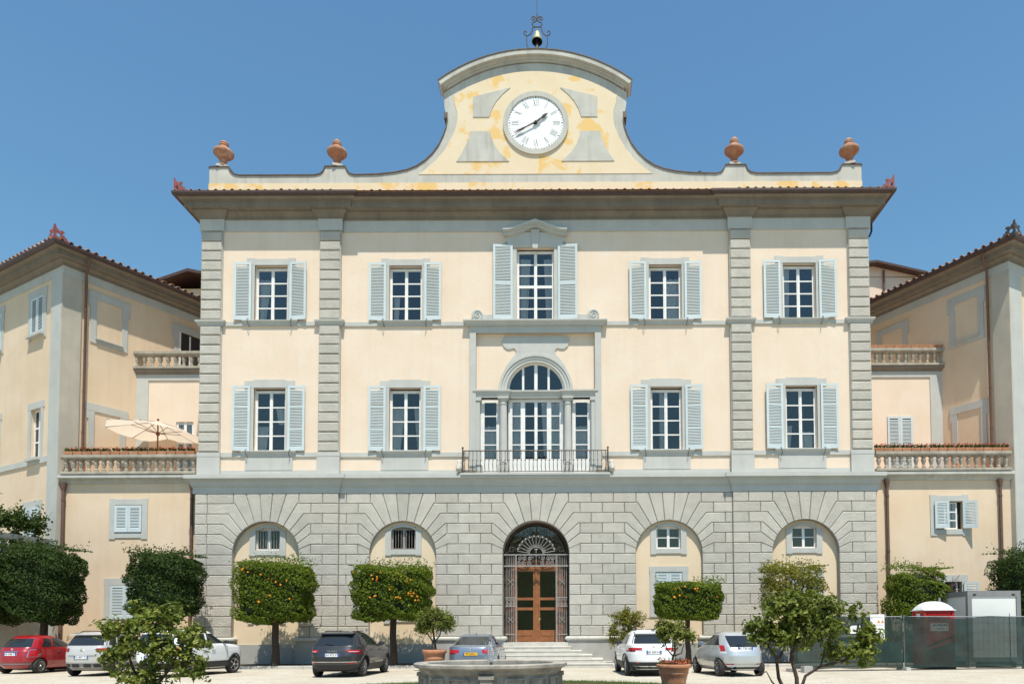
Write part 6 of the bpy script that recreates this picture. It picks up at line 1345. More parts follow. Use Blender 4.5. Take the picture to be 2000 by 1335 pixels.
def panel(p0, p1, seed):
    d = (p1 - p0); L_ = d.length
    f_ = MB(); z0, z1 = 0.18, 2.06
    f_.tube([(0.06, 0, 0.05), (0.06, 0, 2.12)], 0.022, 8); f_.tube([(L_ - 0.06, 0, 0.05), (L_ - 0.06, 0, 2.12)], 0.022, 8); f_.tube([(0.06, 0, z1), (L_ - 0.06, 0, z1)], 0.019, 8); f_.tube([(0.06, 0, z0), (L_ - 0.06, 0, z0)], 0.019, 8); f_.tube([(L_ * 0.85, 0.03, z0), (L_ * 0.85, 0.03, z1 + 0.12)], 0.018, 8)
    t = f_.build('fence_panel', 'galvanised', fence, (p0.x - fa.x, p0.y - fa.y, 0), math.atan2(d.y, d.x), smooth=50)
    wr = MB()
    for k in range(int(L_ / 0.22)): x = 0.1 + 0.22 * k; wr.box(x, x + 0.006, 0.0, 0.006, z0, z1)
    for k in range(5): z = 0.4 + 0.35 * k; wr.box(0.06, L_ - 0.06, -0.004, 0.002, z, z + 0.006)
    tag(wr.build('wire_mesh', 'galvanised', t), kind='stuff')
    rs = np.random.default_rng(seed); ph = rs.uniform(0, 6, 8)
    def fn(u, v):
        x = 0.04 + (L_ - 0.08) * u; sag = 0.05 * math.sin(u * 9 + ph[0]) * (v > 0.93) ; y = -0.035 + 0.035 * math.sin(u * 13 + v * 5 + ph[1]) * (1 - abs(2 * v - 1)) + 0.010 * math.sin(u * 29 + v * 9 + ph[2]) + 0.006 * math.sin(v * 23 - u * 11 + ph[3])
        return (x, y - 0.02, 0.10 + 0.02 * math.sin(u * 16 + ph[4]) + (1.94 + sag * 0.6 - 0.02 * math.sin(u * 7 + ph[5])) * v)
    MB().grid(fn, 110, 40).build('net', 'green_net', t, smooth=60)
panel(fa, fb, 1); panel(fb, fc_, 2)
foot = MB().add([(-.1, -.35, 0), (.1, -.35, 0), (.1, .35, 0), (-.1, .35, 0), (-.08, -.31, .13), (.08, -.31, .13), (.08, .31, .13), (-.08, .31, .13)], [(3, 2, 1, 0), (0, 1, 5, 4), (1, 2, 6, 5), (2, 3, 7, 6), (3, 0, 4, 7), (4, 5, 6, 7)]).mesh('foot', 'concrete')
for p_ in (fa, fb, fc_): obj('foot', foot, fence, (p_.x - fa.x, p_.y - fa.y, 0), 0.15)
def notice(lab, u, z0, w_, h, body):
    d = (fb - fa).normalized(); p_ = fa + d * u; t = thing('notice_board', lab, 'sign', (p_.x, p_.y, z0), math.atan2(d.y, d.x)); 
    MB().box(-w_ / 2, w_ / 2, -0.13, -0.115, 0, h).build('sheet', 'paper_white', t)
    body(t, w_, h)
def b1(t, w_, h):
    for k in range(2):
        x = 0.05 + 0.16 * k; MB().prism([(x - 0.065, h * 0.66), (x + 0.065, h * 0.66), (x, h * 0.66 + 0.12)], -0.136, -0.131).build('warning_triangle', 'sign_orange', t)
    for k in range(5):
        if k != 1: MB().box(-w_ / 2 + 0.06, w_ / 2 - 0.06, -0.134, -0.131, h * (0.9 - 0.16 * k) - 0.012, h * (0.9 - 0.16 * k)).build('print_line', 'container_grey', t)
def b2(t, w_, h):
    for k in range(3): MB().box(-w_ / 2 + 0.05, w_ / 2 - 0.08 * (k + 1), -0.134, -0.131, h * (0.75 - 0.22 * k) - 0.01, h * (0.75 - 0.22 * k)).build('print_line', 'container_grey', t)
notice('tall white site notice with orange warning triangles on the green fence', 3.45, 1.2, 0.58, 0.95, b1); notice('small blank-looking white notice on the green fence', 2.55, 1.42, 0.46, 0.3, b2)
tag(MB().box(-0.18, 0.18, -0.12, 0.12, 0, 0.24).build('concrete_block', 'concrete', None, (10.3, -6.9, 0), 0.3), 'small pale concrete block on the gravel beside the fence end', 'block')
# ------------------------------------------------------------------ cars
class Shell:
    """car body as stacked plan outlines: rows of (z, half width, rear y, front y, corner exponent)"""
    def __init__(s, rows):
        A = np.array(rows, float); zz = A[:, 0]; s.z0, s.z1 = zz[0], zz[-1]
        zs = np.unique(np.concatenate([zz, np.linspace(zz[0], zz[-1], 26)])); s.zs = zs
        s.A = A
    def at(s, z): return [float(np.interp(z, s.A[:, 0], s.A[:, k])) for k in (1, 2, 3, 4)]
    def rear(s, x, z, off=0.0):
        w, a, b, n = s.at(z); t = min(0.999, abs(x) / w); return (x, (a + b) / 2 - (b - a) / 2 * (1 - t ** n) ** (1 / n) - off, z)
    def side(s, y, z, sx, off=0.0):
        w, a, b, n = s.at(z); t = min(0.999, abs(y - (a + b) / 2) / ((b - a) / 2)); return (sx * (w * (1 - t ** n) ** (1 / n) + off), y, z)
    def mesh(s, mb, N=72):
        k = len(mb.v)
        for z in s.zs:
            w, a, b, n = s.at(z)
            for i in range(N):
                t = 2 * math.pi * i / N; c, d = math.cos(t), math.sin(t)
                mb.v.append((w * math.copysign(abs(c) ** (2 / n), c), (a + b) / 2 + (b - a) / 2 * math.copysign(abs(d) ** (2 / n), d), float(z)))
        m = len(s.zs)
        for j in range(m - 1):
            for i in range(N): mb.f.append((k + j * N + i, k + j * N + (i + 1) % N, k + (j + 1) * N + (i + 1) % N, k + (j + 1) * N + i))
        mb.f.append(tuple(k + i for i in range(N))[::-1]); mb.f.append(tuple(k + (m - 1) * N + i for i in range(N)))
def wheel_meshes(r_, wd, spokes):
    key = ('wheel', r_, wd, spokes)
    def mk():
        t = MB().lathe([(r_ * 0.66, -wd / 2 + .01), (r_ * 0.8, -wd / 2), (r_ * 0.94, -wd / 2 + 0.012), (r_, -wd / 2 + 0.045), (r_, wd / 2 - 0.045), (r_ * 0.94, wd / 2 - 0.012), (r_ * 0.8, wd / 2), (r_ * 0.66, wd / 2 - .01)], 36, ax='x', cap=False)
        t = t.mesh('wheel', 'rubber', 35)
        m_ = MB().lathe([(r_ * 0.68, wd / 2 - 0.012), (r_ * 0.62, wd / 2 - 0.02), (r_ * 0.60, wd / 2 - 0.06)], 36, ax='x', cap=False)
        m_.lathe([(r_ * 0.15, wd / 2 - 0.02), (r_ * 0.13, wd / 2 - 0.008), (0.0, wd / 2 - 0.006)], 14, ax='x', cap=False)
        for k in range(spokes):
            a = 2 * math.pi * k / spokes; da = 0.36 / spokes * 2.6
            q = []
            for rr_, ww in ((r_ * 0.1, da * 1.8), (r_ * 0.63, da * 0.75)):
                for e_ in (-1, 1): q.append((rr_ * math.cos(a + e_ * ww * 0.8), rr_ * math.sin(a + e_ * ww * 0.8)))
            m_.add([(wd / 2 - 0.03, *q[0]), (wd / 2 - 0.03, *q[1]), (wd / 2 - 0.016, *q[3]), (wd / 2 - 0.016, *q[2])], [(0, 1, 2, 3)])
        d = MB().lathe([(r_ * 0.66, wd / 2 - 0.07), (0.0, wd / 2 - 0.075)], 30, ax='x', cap=False).mesh('brake_disc', 'plastic_black')
        return t, m_.mesh('rim', 'rim_alloy', 30), d
    return shared(key, mk)
def car(lab, x, y, psi, paintm, rows, wb, r_, track, win, spec):
    """origin on the ground under the rear axle; y forward"""
    c = thing('car', lab, 'car', (x, y, 0), R(-psi), 'cars parked on the gravel'); S = Shell(rows)
    b = MB(); S.mesh(b); body = b.build('body', paintm, c, smooth=32)
    # wheel arches cut through the shell
    cut = []
    for yy in (0.0, wb):
        cm = MB().lathe([(r_ + 0.055, -1.3), (r_ + 0.055, 1.3)], 40, (0, yy, r_ - 0.005), ax='x').mesh('cutter', 'plastic_black'); o = bpy.data.objects.new('cutter', cm); col.objects.link(o); o.parent = c; cut.append(o)
        md = body.modifiers.new('arch', 'BOOLEAN'); md.operation = 'DIFFERENCE'; md.object = o; md.solver = 'EXACT'
    dg = bpy.context.evaluated_depsgraph_get(); me = bpy.data.meshes.new_from_object(body.evaluated_get(dg)); body.modifiers.clear(); old = body.data; body.data = me; bpy.data.meshes.remove(old)
    me.materials.clear(); me.materials.append(M[paintm]); me.shade_smooth(); me.set_sharp_from_angle(angle=R(32))
    for o in cut: bpy.data.objects.remove(o, do_unlink=True)
    ub = MB(); ub.box(-track + 0.12, track - 0.12, S.A[0, 2] + 0.15, S.A[0, 3] - 0.2, 0.2, r_ * 2 + 0.12); ub.build('underbody', 'plastic_black', c)
    if spec.get('trim'):
        z0, z1, off, mat = spec['trim']; N = 90; q = MB(); k0 = 0
        for z in (z0, (z0 + z1) / 2, z1 - 0.01, z1):
            w, a, bb, n = S.at(z); e_ = off if z < z1 else -0.004
            for i in range(N):
                t = 2 * math.pi * i / N; cc, dd = math.cos(t), math.sin(t); q.v.append(((w + e_) * math.copysign(abs(cc) ** (2 / n), cc), (a + bb) / 2 + ((bb - a) / 2 + e_) * math.copysign(abs(dd) ** (2 / n), dd), z))
        for j in range(3):
            for i in range(N):
                i2 = (i + 1) % N; ym = (q.v[j * N + i][1] + q.v[j * N + i2][1]) / 2; zm = (q.v[j * N + i][2] + q.v[(j + 1) * N + i][2]) / 2
                if any(math.hypot(ym - yy, zm - r_) < r_ + 0.055 for yy in (0, wb)): continue
                q.f.append((j * N + i, j * N + i2, (j + 1) * N + i2, (j + 1) * N + i))
        q.build('bumper_trim', mat, c, smooth=40)
        if spec.get('arch_trim', True):
            for sx in (-1, 1):
                for yy in (0, wb):
                    av_ = MB(); P_ = []
                    for k in range(21):
                        a = R(-12 + 204 * k / 20); yk, zk = yy + (r_ + 0.075) * math.cos(a), r_ + (r_ + 0.075) * math.sin(a); P_.append(S.side(yk, max(zk, S.z0), sx, 0.006))
                    av_.tube(P_, 0.026, 6); av_.build('arch_trim', mat, c, smooth=60)
    tm, rm, dm_ = wheel_meshes(r_, 0.21, spec.get('spokes', 5))
    for sx in (-1, 1):
        for yy in (0.0, wb):
            o = obj('wheel', tm, c, (sx * (track - 0.105), yy, r_), R(180) if sx < 0 else 0.0); obj('rim', rm, o); obj('brake_disc', dm_, o)
            if yy > 0 and spec.get('steer'): o.rotation_euler = (0, 0, (R(180) if sx < 0 else 0) + R(spec['steer']))
    def patch(name, mat, fn, nu=10, nv=6): return MB().grid(fn, nu, nv).build(name, mat, c, smooth=50)
    zr0, zr1, wf0, wf1 = win['rear']
    patch('rear_window', 'car_glass', lambda u, v: S.rear((2 * u - 1) * (wf0 + (wf1 - wf0) * v) * S.at(zr0 + (zr1 - zr0) * v)[0], zr0 + (zr1 - zr0) * v, 0.006), 16, 8)
    for sx in (-1, 1):
        for (za, zb, ya0, ya1, yb0, yb1) in win['side']:
            patch('side_window', 'car_glass', lambda u, v: S.side((ya0 + (ya1 - ya0) * v) * (1 - u) + (yb0 + (yb1 - yb0) * v) * u, za + (zb - za) * v, sx, 0.006), 10, 6)
    zw0, zw1, f0, f1 = win['front']
    def fr_(u, v):
        z = zw0 + (zw1 - zw0) * v; p_ = S.rear((2 * u - 1) * (f0 + (f1 - f0) * v) * S.at(z)[0], z, 0); w, a, b2, n = S.at(z); return (p_[0], a + b2 - p_[1] + 0.006, z)
    patch('windscreen', 'car_glass', fr_, 14, 6)
    for (nm, mat, xa, xb, za, zb, off) in spec['rearbits']:
        for sx in ((-1, 1) if xa > 0 or xa == 0 and xb > 0 and nm != 'c' else (1,)):
            if nm.startswith('='):       # full-width piece
                if sx < 0: continue
                patch(nm[1:], mat, lambda u, v: S.rear((2 * u - 1) * xb, za + (zb - za) * v, off), 24, 3)
            else: patch(nm, mat, lambda u, v: S.rear(sx * (xa + (xb - xa) * u), za + (zb - za) * v, off), 8, 4)
    for (nm, mat, ya, yb, za, zb, off) in spec.get('sidebits', ()):
        for sx in (-1, 1): patch(nm, mat, lambda u, v: S.side(ya + (yb - ya) * u, za + (zb - za) * v, sx, off), 6, 3)
    # door gaps and tailgate seam
    for sx in (-1, 1):
        for (y0, y1, z0, z1) in spec.get('gaps', ()):
            g_ = MB(); P_ = [S.side(y0 + (y1 - y0) * k / 8, z0 + (z1 - z0) * k / 8, sx, 0.0015) for k in range(9)]
            for p_, q_ in zip(P_, P_[1:]): g_.quad(p_, (p_[0], p_[1] + 0.011, p_[2]), (q_[0], q_[1] + 0.011, q_[2]), q_)
            g_.build('door_gap', 'black_paint', c)
        mz, my = spec['mirror']; p_ = S.side(my, mz, sx, 0)
        mm = MB(); mm.lathe([(0.0, -0.055), (0.07, -0.045), (0.085, 0.0), (0.08, 0.05), (0.0, 0.06)], 12, (p_[0] + sx * 0.13, my, mz + 0.05), ax='y', sx=1.25, sy=0.85, cap=False); mm.box(*sorted((p_[0] - sx * 0.03, p_[0] + sx * 0.08)), my - 0.02, my + 0.03, mz - 0.01, mz + 0.03)
        mm.build('mirror', spec.get('mirrorm', 'plastic_black'), c, smooth=50)
        hz = spec.get('handle')
        if hz:
            for hy in hz[1]: p_ = S.side(hy, hz[0], sx, 0.012); MB().box(p_[0] - 0.02, p_[0] + 0.02, hy - 0.1, hy + 0.1, hz[0] - 0.015, hz[0] + 0.015).build('handle', spec.get('handlem', paintm), c)
        if spec.get('rails'):
            za, ya, yb = spec['rails']; P_ = []
            for k in range(9):
                u = k / 8; yy = ya + (yb - ya) * u; q_ = S.side(yy, za, sx, -0.10); P_.append((q_[0], yy, za + 0.055 + 0.045 * min(1, 4 * u * (1 - u) * 1.6)))
            MB().tube(P_, 0.018, 6).build('roof_rail', 'plastic_black', c, smooth=50)
    # number plate
    px, pz, kind, txt = spec['plate']; w, a, b2, n = S.at(pz); yr = S.rear(px, pz, 0.012)[1]
    pw = 0.26; ph = 0.056
    p_ = MB().box(px - pw, px + pw, yr - 0.012, yr + 0.01, pz - ph, pz + ph).build('number_plate', 'plate_yellow' if kind == 'y' else 'plate_white', c)
    for sx in ((-1, 1) if kind != 'y' else (-1,)): MB().box(*sorted((px + sx * (pw - 0.045), px + sx * pw)), yr - 0.014, yr - 0.0125, pz - ph, pz + ph).build('plate_band', 'plate_blue', p_)
    o = obj('plate_text', text_mesh(txt, 0.105, 'black_paint', 0.001), p_, (px, yr - 0.0145, pz)); o.rotation_euler = (R(90), 0, 0)
    if spec.get('word'):
        tx, sz, zz, xx = spec['word']; yy = S.rear(xx, zz, 0.01)[1]; o = obj('wordmark', text_mesh(tx, sz, 'chrome', 0.003), c, (xx, yy, zz)); o.rotation_euler = (R(90), 0, 0)
    if spec.get('emblem'):
        zz, kind_ = spec['emblem']; yy = S.rear(0, zz, 0.008)[1]; e_ = MB()
        if kind_ == 'ring': e_.lathe([(0.05, 0.0), (0.05, -0.012), (0.035, -0.014), (0.0, -0.008)], 20, (0, yy, zz), ax='y', cap=False)
        elif kind_ == 'chevron':
            for dz in (0.0, 0.045): e_.prism([(-0.07, zz - 0.055 + dz), (-0.045, zz - 0.055 + dz), (0, zz - 0.008 + dz), (0.045, zz - 0.055 + dz), (0.07, zz - 0.055 + dz), (0, zz + 0.02 + dz)], yy - 0.015, yy)
        elif kind_ == 'star':
            e_.ribbon(arc(0, zz, 0.055, 0.055, 0, 360, 24)[:-1], yy - 0.012, yy, 0, 0.008, closed=True)
            for a in (90, 210, 330): e_.prism([(0.052 * math.cos(R(a)), zz + 0.052 * math.sin(R(a))), (0.01 * math.cos(R(a + 60)), zz + 0.01 * math.sin(R(a + 60))), (0, zz), (0.01 * math.cos(R(a - 60)), zz + 0.01 * math.sin(R(a - 60)))], yy - 0.012, yy)
        e_.build('emblem', 'chrome', c)
    if spec.get('wiper'): z_, l_ = spec['wiper']; P_ = [S.rear(xx, z_ + 0.02 * k, 0.025) for k, xx in enumerate((0.02, -l_ * 0.5, -l_))]; MB().tube(P_, 0.012, 5).build('rear_wiper', 'black_paint', c)
    if spec.get('antenna'): ya, za = spec['antenna']; MB().add([(-.015, ya, za), (.015, ya, za), (.015, ya + .12, za), (-.015, ya + .12, za), (0, ya + .01, za + .07)], [(0, 1, 4), (1, 2, 4), (2, 3, 4), (3, 0, 4)]).build('antenna', 'plastic_black', c)
    for ex_ in spec.get('exhaust', ()): MB().lathe([(0.045, -0.07), (0.045, 0.1)], 14, (ex_, S.at(0.32)[1] + 0.0, 0.31), ax='y', cap=False, sx=1.5).build('exhaust', 'chrome', c)
    if spec.get('spoiler'):
        zs_, w_ = spec['spoiler']; yy = S.at(zs_)[1]; sp = MB(); sp.add([(-w_, yy - 0.12, zs_ - 0.0), (w_, yy - 0.12, zs_ - 0.0), (w_ * 1.02, yy + 0.25, zs_ + 0.02), (-w_ * 1.02, yy + 0.25, zs_ + 0.02), (-w_, yy - 0.11, zs_ + 0.035), (w_, yy - 0.11, zs_ + 0.035), (w_, yy + 0.3, zs_ + 0.075), (-w_, yy + 0.3, zs_ + 0.075)], [(3, 2, 1, 0), (0, 1, 5, 4), (1, 2, 6, 5), (2, 3, 7, 6), (3, 0, 4, 7), (4, 5, 6, 7)]); sp.build('spoiler', paintm, c, smooth=60)
    return c
# red retro hatchback
car('small red retro hatchback with chrome door handle under the dark clipped trees', -19.95, -4.95, 4, 'paint_red',
    [(0.2, 0.68, -0.48, 2.85, 3.5), (0.32, 0.77, -0.60, 2.93, 3.6), (0.5, 0.81, -0.64, 2.95, 3.8), (0.7, 0.813, -0.62, 2.93, 3.8), (0.86, 0.80, -0.56, 2.8, 3.8), (0.95, 0.785, -0.50, 2.45, 3.8), (1.0, 0.765, -0.47, 2.05, 3.8), (1.04, 0.75, -0.44, 1.95, 3.8), (1.25, 0.66, -0.24, 1.55, 3.6), (1.40, 0.58, -0.06, 1.2, 3.4), (1.46, 0.52, 0.08, 0.95, 3.2), (1.49, 0.4, 0.25, 0.75, 3)],
    2.3, 0.29, 0.78, {'rear': (1.03, 1.36, 0.80, 0.78), 'side': [(1.03, 1.38, 0.62, 0.72, 1.7, 1.3), (1.03, 1.36, 0.05, 0.32, 0.54, 0.64)], 'front': (1.06, 1.4, 0.86, 0.82)},
    {'spokes': 12, 'rearbits': [('tail_light', 'tail_red', 0.60, 0.74, 0.66, 0.92, 0.008), ('tail_light_bezel', 'chrome', 0.58, 0.76, 0.64, 0.94, 0.004), ('=bumper_strip', 'plastic_grey', 0, 0.66, 0.36, 0.41, 0.01), ('=tailgate_strip', 'chrome', 0, 0.3, 0.845, 0.88, 0.014)], 'gaps': [(0.58, 0.6, 0.34, 1.02), (1.75, 1.78, 0.34, 1.0)], 'mirror': (1.02, 1.6), 'mirrorm': 'paint_red', 'handle': (0.86, (0.85,)), 'handlem': 'chrome', 'plate': (0, 0.765, 'w', 'EW 048 TT'), 'emblem': (0.95, 'ring')})
# pale grey crossover
car('pale grey-beige crossover with white roof beside the red hatchback', -15.92, -6.75, 0, 'paint_grey_beige',
    [(0.24, 0.76, -0.62, 3.3, 4), (0.36, 0.84, -0.76, 3.40, 4.2), (0.55, 0.875, -0.80, 3.42, 4.5), (0.8, 0.88, -0.79, 3.40, 4.6), (0.98, 0.875, -0.75, 3.2, 4.6), (1.06, 0.86, -0.71, 2.6, 4.6), (1.12, 0.84, -0.68, 2.2, 4.6), (1.35, 0.75, -0.52, 1.7, 4.4), (1.52, 0.66, -0.36, 1.2, 4), (1.58, 0.6, -0.26, 1.0, 3.8), (1.61, 0.46, 0.0, 0.7, 3)],
    2.6, 0.33, 0.86, {'rear': (1.12, 1.46, 0.86, 0.88), 'side': [(1.13, 1.48, 0.95, 1.0, 1.95, 1.4), (1.13, 1.48, -0.02, 0.12, 0.87, 0.92), (1.13, 1.46, -0.42, -0.22, -0.1, 0.04)], 'front': (1.15, 1.5, 0.88, 0.85)},
    {'trim': (0.26, 0.5, 0.012, 'plastic_grey'), 'rearbits': [('tail_light', 'tail_red', 0.56, 0.80, 0.9, 1.02, 0.01), ('tail_light_edge', 'tail_dark', 0.48, 0.56, 0.9, 1.02, 0.01), ('bumper_pocket', 'plastic_black', 0.08, 0.34, 0.34, 0.46, 0.022), ('bumper_pocket', 'plastic_black', 0.42, 0.62, 0.34, 0.46, 0.022), ('=tailgate_recess', 'plastic_grey', 0, 0.5, 0.745, 0.765, 0.012)], 'gaps': [(0.85, 0.9, 0.4, 1.1), (1.95, 2.0, 0.4, 1.05)], 'mirror': (1.1, 1.85), 'plate': (0, 0.70, 'w', 'FX 807 TC'), 'emblem': (0.96, 'chevron'), 'rails': (1.54, -0.1, 1.2), 'spoiler': (1.5, 0.62)})
# white small off-roader, turned away
car('boxy white off-roader seen from its side behind the leafy lemon tree', -12.73, -7.72, 10, 'paint_white',
    [(0.26, 0.78, -0.62, 3.2, 4.2), (0.4, 0.87, -0.76, 3.3, 4.6), (0.6, 0.90, -0.80, 3.34, 5), (0.85, 0.905, -0.80, 3.33, 5), (1.02, 0.9, -0.78, 3.26, 5), (1.10, 0.888, -0.77, 2.95, 5), (1.15, 0.87, -0.76, 2.35, 5), (1.38, 0.80, -0.68, 1.85, 4.8), (1.58, 0.73, -0.58, 1.55, 4.4), (1.65, 0.66, -0.48, 1.35, 4), (1.68, 0.52, -0.2, 1.0, 3.4)],
    2.57, 0.345, 0.88, {'rear': (1.14, 1.52, 0.84, 0.86), 'side': [(1.17, 1.53, 0.98, 1.0, 2.1, 1.72), (1.17, 1.53, 0.05, 0.08, 0.88, 0.9), (1.17, 1.5, -0.5, -0.4, -0.06, -0.04)], 'front': (1.2, 1.55, 0.9, 0.88)},
    {'trim': (0.28, 0.52, 0.014, 'plastic_black'), 'spokes': 5, 'steer': -6, 'rearbits': [('tail_light', 'tail_red', 0.62, 0.84, 0.88, 1.08, 0.01)], 'gaps': [(0.92, 0.94, 0.45, 1.12), (2.05, 2.08, 0.45, 1.1), (0.1, 0.0, 0.75, 1.12)], 'mirror': (1.16, 1.9), 'handle': (0.96, (0.75, 1.55 - 0.3)), 'plate': (0, 0.72, 'w', 'FS 402 GR'), 'emblem': (0.98, 'ring'), 'rails': (1.6, -0.2, 1.5)})
# dark grey family SUV
car('dark grey family SUV with roof rails between the two orange trees', -6.48, -8.0, 2, 'paint_dark',
    [(0.24, 0.78, -0.66, 3.3, 4.2), (0.36, 0.87, -0.82, 3.45, 4.6), (0.55, 0.91, -0.87, 3.5, 5), (0.75, 0.92, -0.86, 3.50, 5), (0.92, 0.915, -0.80, 3.40, 5), (1.0, 0.905, -0.76, 3.0, 5), (1.06, 0.89, -0.73, 2.4, 5), (1.10, 0.87, -0.71, 2.05, 5), (1.32, 0.76, -0.54, 1.6, 4.6), (1.49, 0.67, -0.38, 1.1, 4.2), (1.55, 0.60, -0.28, 0.9, 4), (1.585, 0.48, -0.02, 0.6, 3)],
    2.63, 0.345, 0.88, {'rear': (1.10, 1.44, 0.84, 0.88), 'side': [(1.12, 1.46, 0.92, 0.95, 1.85, 1.3), (1.12, 1.46, 0.0, 0.1, 0.84, 0.88), (1.12, 1.43, -0.44, -0.22, -0.08, 0.04)], 'front': (1.13, 1.46, 0.88, 0.85)},
    {'trim': (0.26, 0.46, 0.012, 'plastic_black'), 'spokes': 10, 'rearbits': [('tail_light', 'tail_red', 0.50, 0.87, 0.87, 0.95, 0.009), ('tail_light_core', 'lamp_clear', 0.56, 0.82, 0.885, 0.898, 0.012), ('tail_light_lower', 'tail_dark', 0.72, 0.87, 0.81, 0.87, 0.008), ('reflector', 'tail_red', 0.52, 0.8, 0.475, 0.505, 0.016), ('=bumper_chrome', 'chrome', 0, 0.84, 0.53, 0.55, 0.012), ('tailgate_gap', 'black_paint', 0.585, 0.593, 0.58, 0.86, 0.003)], 'gaps': [(0.87, 0.9, 0.4, 1.1), (1.92, 1.97, 0.4, 1.05)], 'mirror': (1.1, 1.8), 'handle': (0.93, (0.65, 1.65)), 'plate': (0, 0.775, 'w', 'GH 973 FT'), 'word': ('S K O D A', 0.075, 0.905, 0), 'wiper': (1.115, 0.28), 'antenna': (0.0, 1.58), 'rails': (1.5, -0.1, 1.25), 'spoiler': (1.49, 0.6)})
# blue-grey saloon
car('blue-grey saloon with a yellow number plate parked before the entrance steps', -2.02, -6.05, 0, 'paint_blue_grey',
    [(0.2, 0.78, -0.95, 3.55, 4), (0.33, 0.88, -1.08, 3.72, 4.4), (0.5, 0.925, -1.12, 3.78, 4.8), (0.72, 0.93, -1.11, 3.76, 4.8), (0.88, 0.92, -1.07, 3.4, 4.8), (0.96, 0.905, -1.04, 2.7, 4.8), (1.0, 0.89, -1.0, 2.3, 4.8), (1.03, 0.87, -0.86, 2.12, 4.6), (1.05, 0.84, -0.55, 2.05, 4.4), (1.24, 0.72, 0.02, 1.6, 4.2), (1.38, 0.63, 0.42, 1.2, 3.8), (1.43, 0.58, 0.6, 1.05, 3.6), (1.465, 0.45, 0.78, 0.95, 3)],
    2.97, 0.33, 0.90, {'rear': (1.07, 1.37, 0.84, 0.82), 'side': [(1.06, 1.36, 1.2, 1.22, 2.0, 1.3), (1.06, 1.36, 0.1, 0.5, 1.12, 1.14)], 'front': (1.08, 1.4, 0.86, 0.82)},
    {'spokes': 10, 'rearbits': [('tail_light', 'tail_red', 0.42, 0.88, 0.78, 0.90, 0.009), ('tail_light_lower', 'tail_dark', 0.55, 0.88, 0.735, 0.78, 0.008), ('=boot_lip', 'paint_blue_grey', 0, 0.8, 0.985, 1.0, 0.03), ('=bumper_lower', 'plastic_black', 0, 0.7, 0.3, 0.42, 0.008)], 'gaps': [(1.14, 1.17, 0.36, 1.04)], 'mirror': (1.04, 1.95), 'mirrorm': 'paint_blue_grey', 'handle': (0.86, (0.9, 1.9)), 'plate': (0, 0.745, 'y', 'TF-323-J'), 'emblem': (0.915, 'ring'), 'antenna': (0.55, 1.455)})
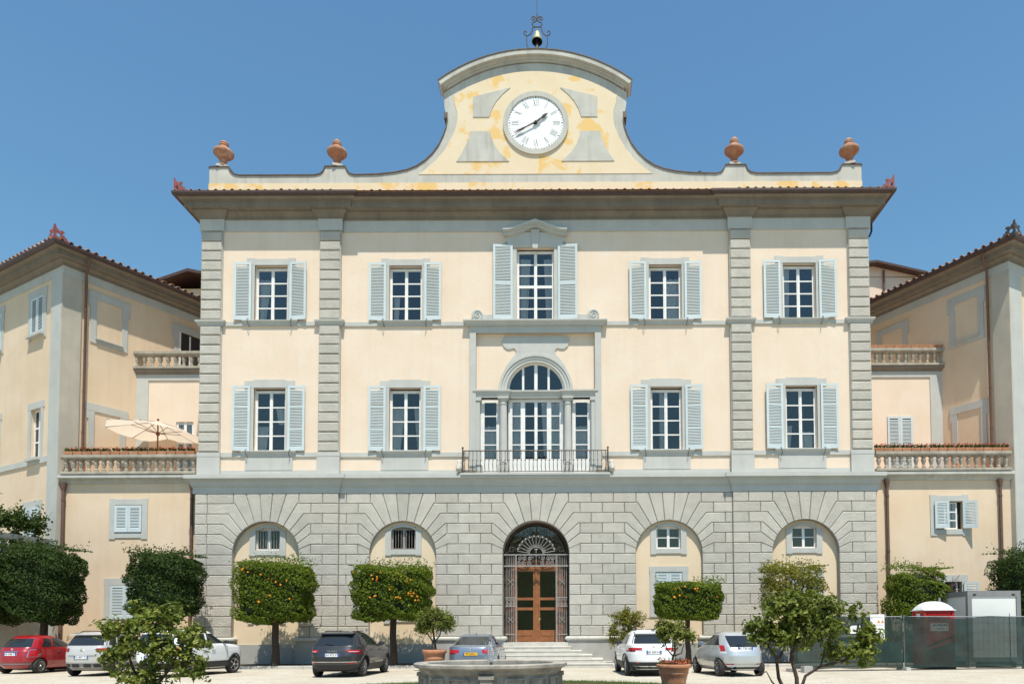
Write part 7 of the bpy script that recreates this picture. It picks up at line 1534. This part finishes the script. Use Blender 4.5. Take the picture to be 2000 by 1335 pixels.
# white crossover
car('white crossover with dark lower bumper behind the flowered terracotta pot', 4.42, -8.15, -4, 'paint_white',
    [(0.24, 0.78, -0.66, 3.3, 3.8), (0.36, 0.87, -0.80, 3.45, 4.0), (0.55, 0.91, -0.84, 3.52, 4.2), (0.78, 0.917, -0.84, 3.52, 4.2), (0.92, 0.905, -0.81, 3.35, 4.2), (1.0, 0.895, -0.78, 2.9, 4.2), (1.06, 0.88, -0.75, 2.3, 4.2), (1.10, 0.86, -0.72, 2.05, 4.2), (1.32, 0.75, -0.50, 1.6, 4), (1.49, 0.65, -0.28, 1.1, 3.8), (1.56, 0.57, -0.14, 0.85, 3.6), (1.60, 0.44, 0.1, 0.6, 3)],
    2.73, 0.345, 0.88, {'rear': (1.12, 1.42, 0.84, 0.86), 'side': [(1.11, 1.44, 0.95, 0.98, 1.9, 1.3), (1.11, 1.44, -0.1, 0.12, 0.88, 0.92)], 'front': (1.13, 1.46, 0.88, 0.85)},
    {'trim': (0.26, 0.50, 0.012, 'plastic_black'), 'spokes': 10, 'rearbits': [('tail_light', 'tail_red', 0.40, 0.86, 0.90, 0.985, 0.009), ('tail_light_lower', 'tail_dark', 0.62, 0.86, 0.85, 0.90, 0.008), ('reflector', 'tail_red', 0.5, 0.78, 0.46, 0.49, 0.018), ('bumper_slit', 'black_paint', 0.83, 0.86, 0.56, 0.68, 0.004), ('=plate_recess', 'paint_silver', 0, 0.5, 0.895, 0.91, 0.02)], 'gaps': [(0.9, 0.93, 0.4, 1.09), (1.98, 2.02, 0.4, 1.04)], 'mirror': (1.1, 1.85), 'handle': (0.95, (0.65, 1.7)), 'plate': (0, 0.83, 'w', 'GK 009 HB'), 'emblem': (1.02, 'star'), 'rails': (1.52, 0.0, 1.25), 'spoiler': (1.47, 0.58), 'exhaust': (-0.55, 0.55)})
# silver round-tailed hatchback
car('silver hatchback with tall slim tail lamps beside the sprawling lemon tree', 7.42, -8.75, -9, 'paint_silver',
    [(0.22, 0.68, -0.44, 2.8, 3.2), (0.34, 0.78, -0.56, 2.95, 3.4), (0.5, 0.825, -0.61, 3.02, 3.6), (0.7, 0.838, -0.60, 3.02, 3.6), (0.88, 0.83, -0.54, 2.8, 3.6), (0.96, 0.81, -0.49, 2.4, 3.6), (1.02, 0.79, -0.46, 2.05, 3.5), (1.07, 0.77, -0.42, 1.9, 3.4), (1.28, 0.68, -0.22, 1.5, 3.3), (1.43, 0.59, -0.02, 1.1, 3.2), (1.49, 0.52, 0.12, 0.9, 3), (1.52, 0.4, 0.3, 0.7, 2.8)],
    2.39, 0.30, 0.81, {'rear': (1.0, 1.38, 0.60, 0.80), 'side': [(1.06, 1.4, -0.02, 0.3, 1.7, 1.25)], 'front': (1.1, 1.42, 0.86, 0.82)},
    {'spokes': 8, 'rearbits': [('tail_light', 'tail_red', 0.63, 0.73, 0.86, 1.06, 0.012), ('tail_light_lower', 'lamp_clear', 0.6, 0.74, 0.79, 0.85, 0.01), ('reflector', 'tail_red', 0.4, 0.62, 0.41, 0.44, 0.012), ('=bumper_crease', 'paint_silver', 0, 0.7, 0.385, 0.405, 0.03), ('=lower_valance', 'plastic_black', 0, 0.6, 0.26, 0.33, 0.006)], 'gaps': [(0.75, 0.78, 0.36, 1.02), (1.8, 1.84, 0.36, 1.0)], 'mirror': (1.06, 1.65), 'mirrorm': 'paint_blue_grey', 'plate': (0.02, 0.945, 'w', 'FL 730 AE'), 'wiper': (1.03, 0.25), 'exhaust': (-0.4,)})
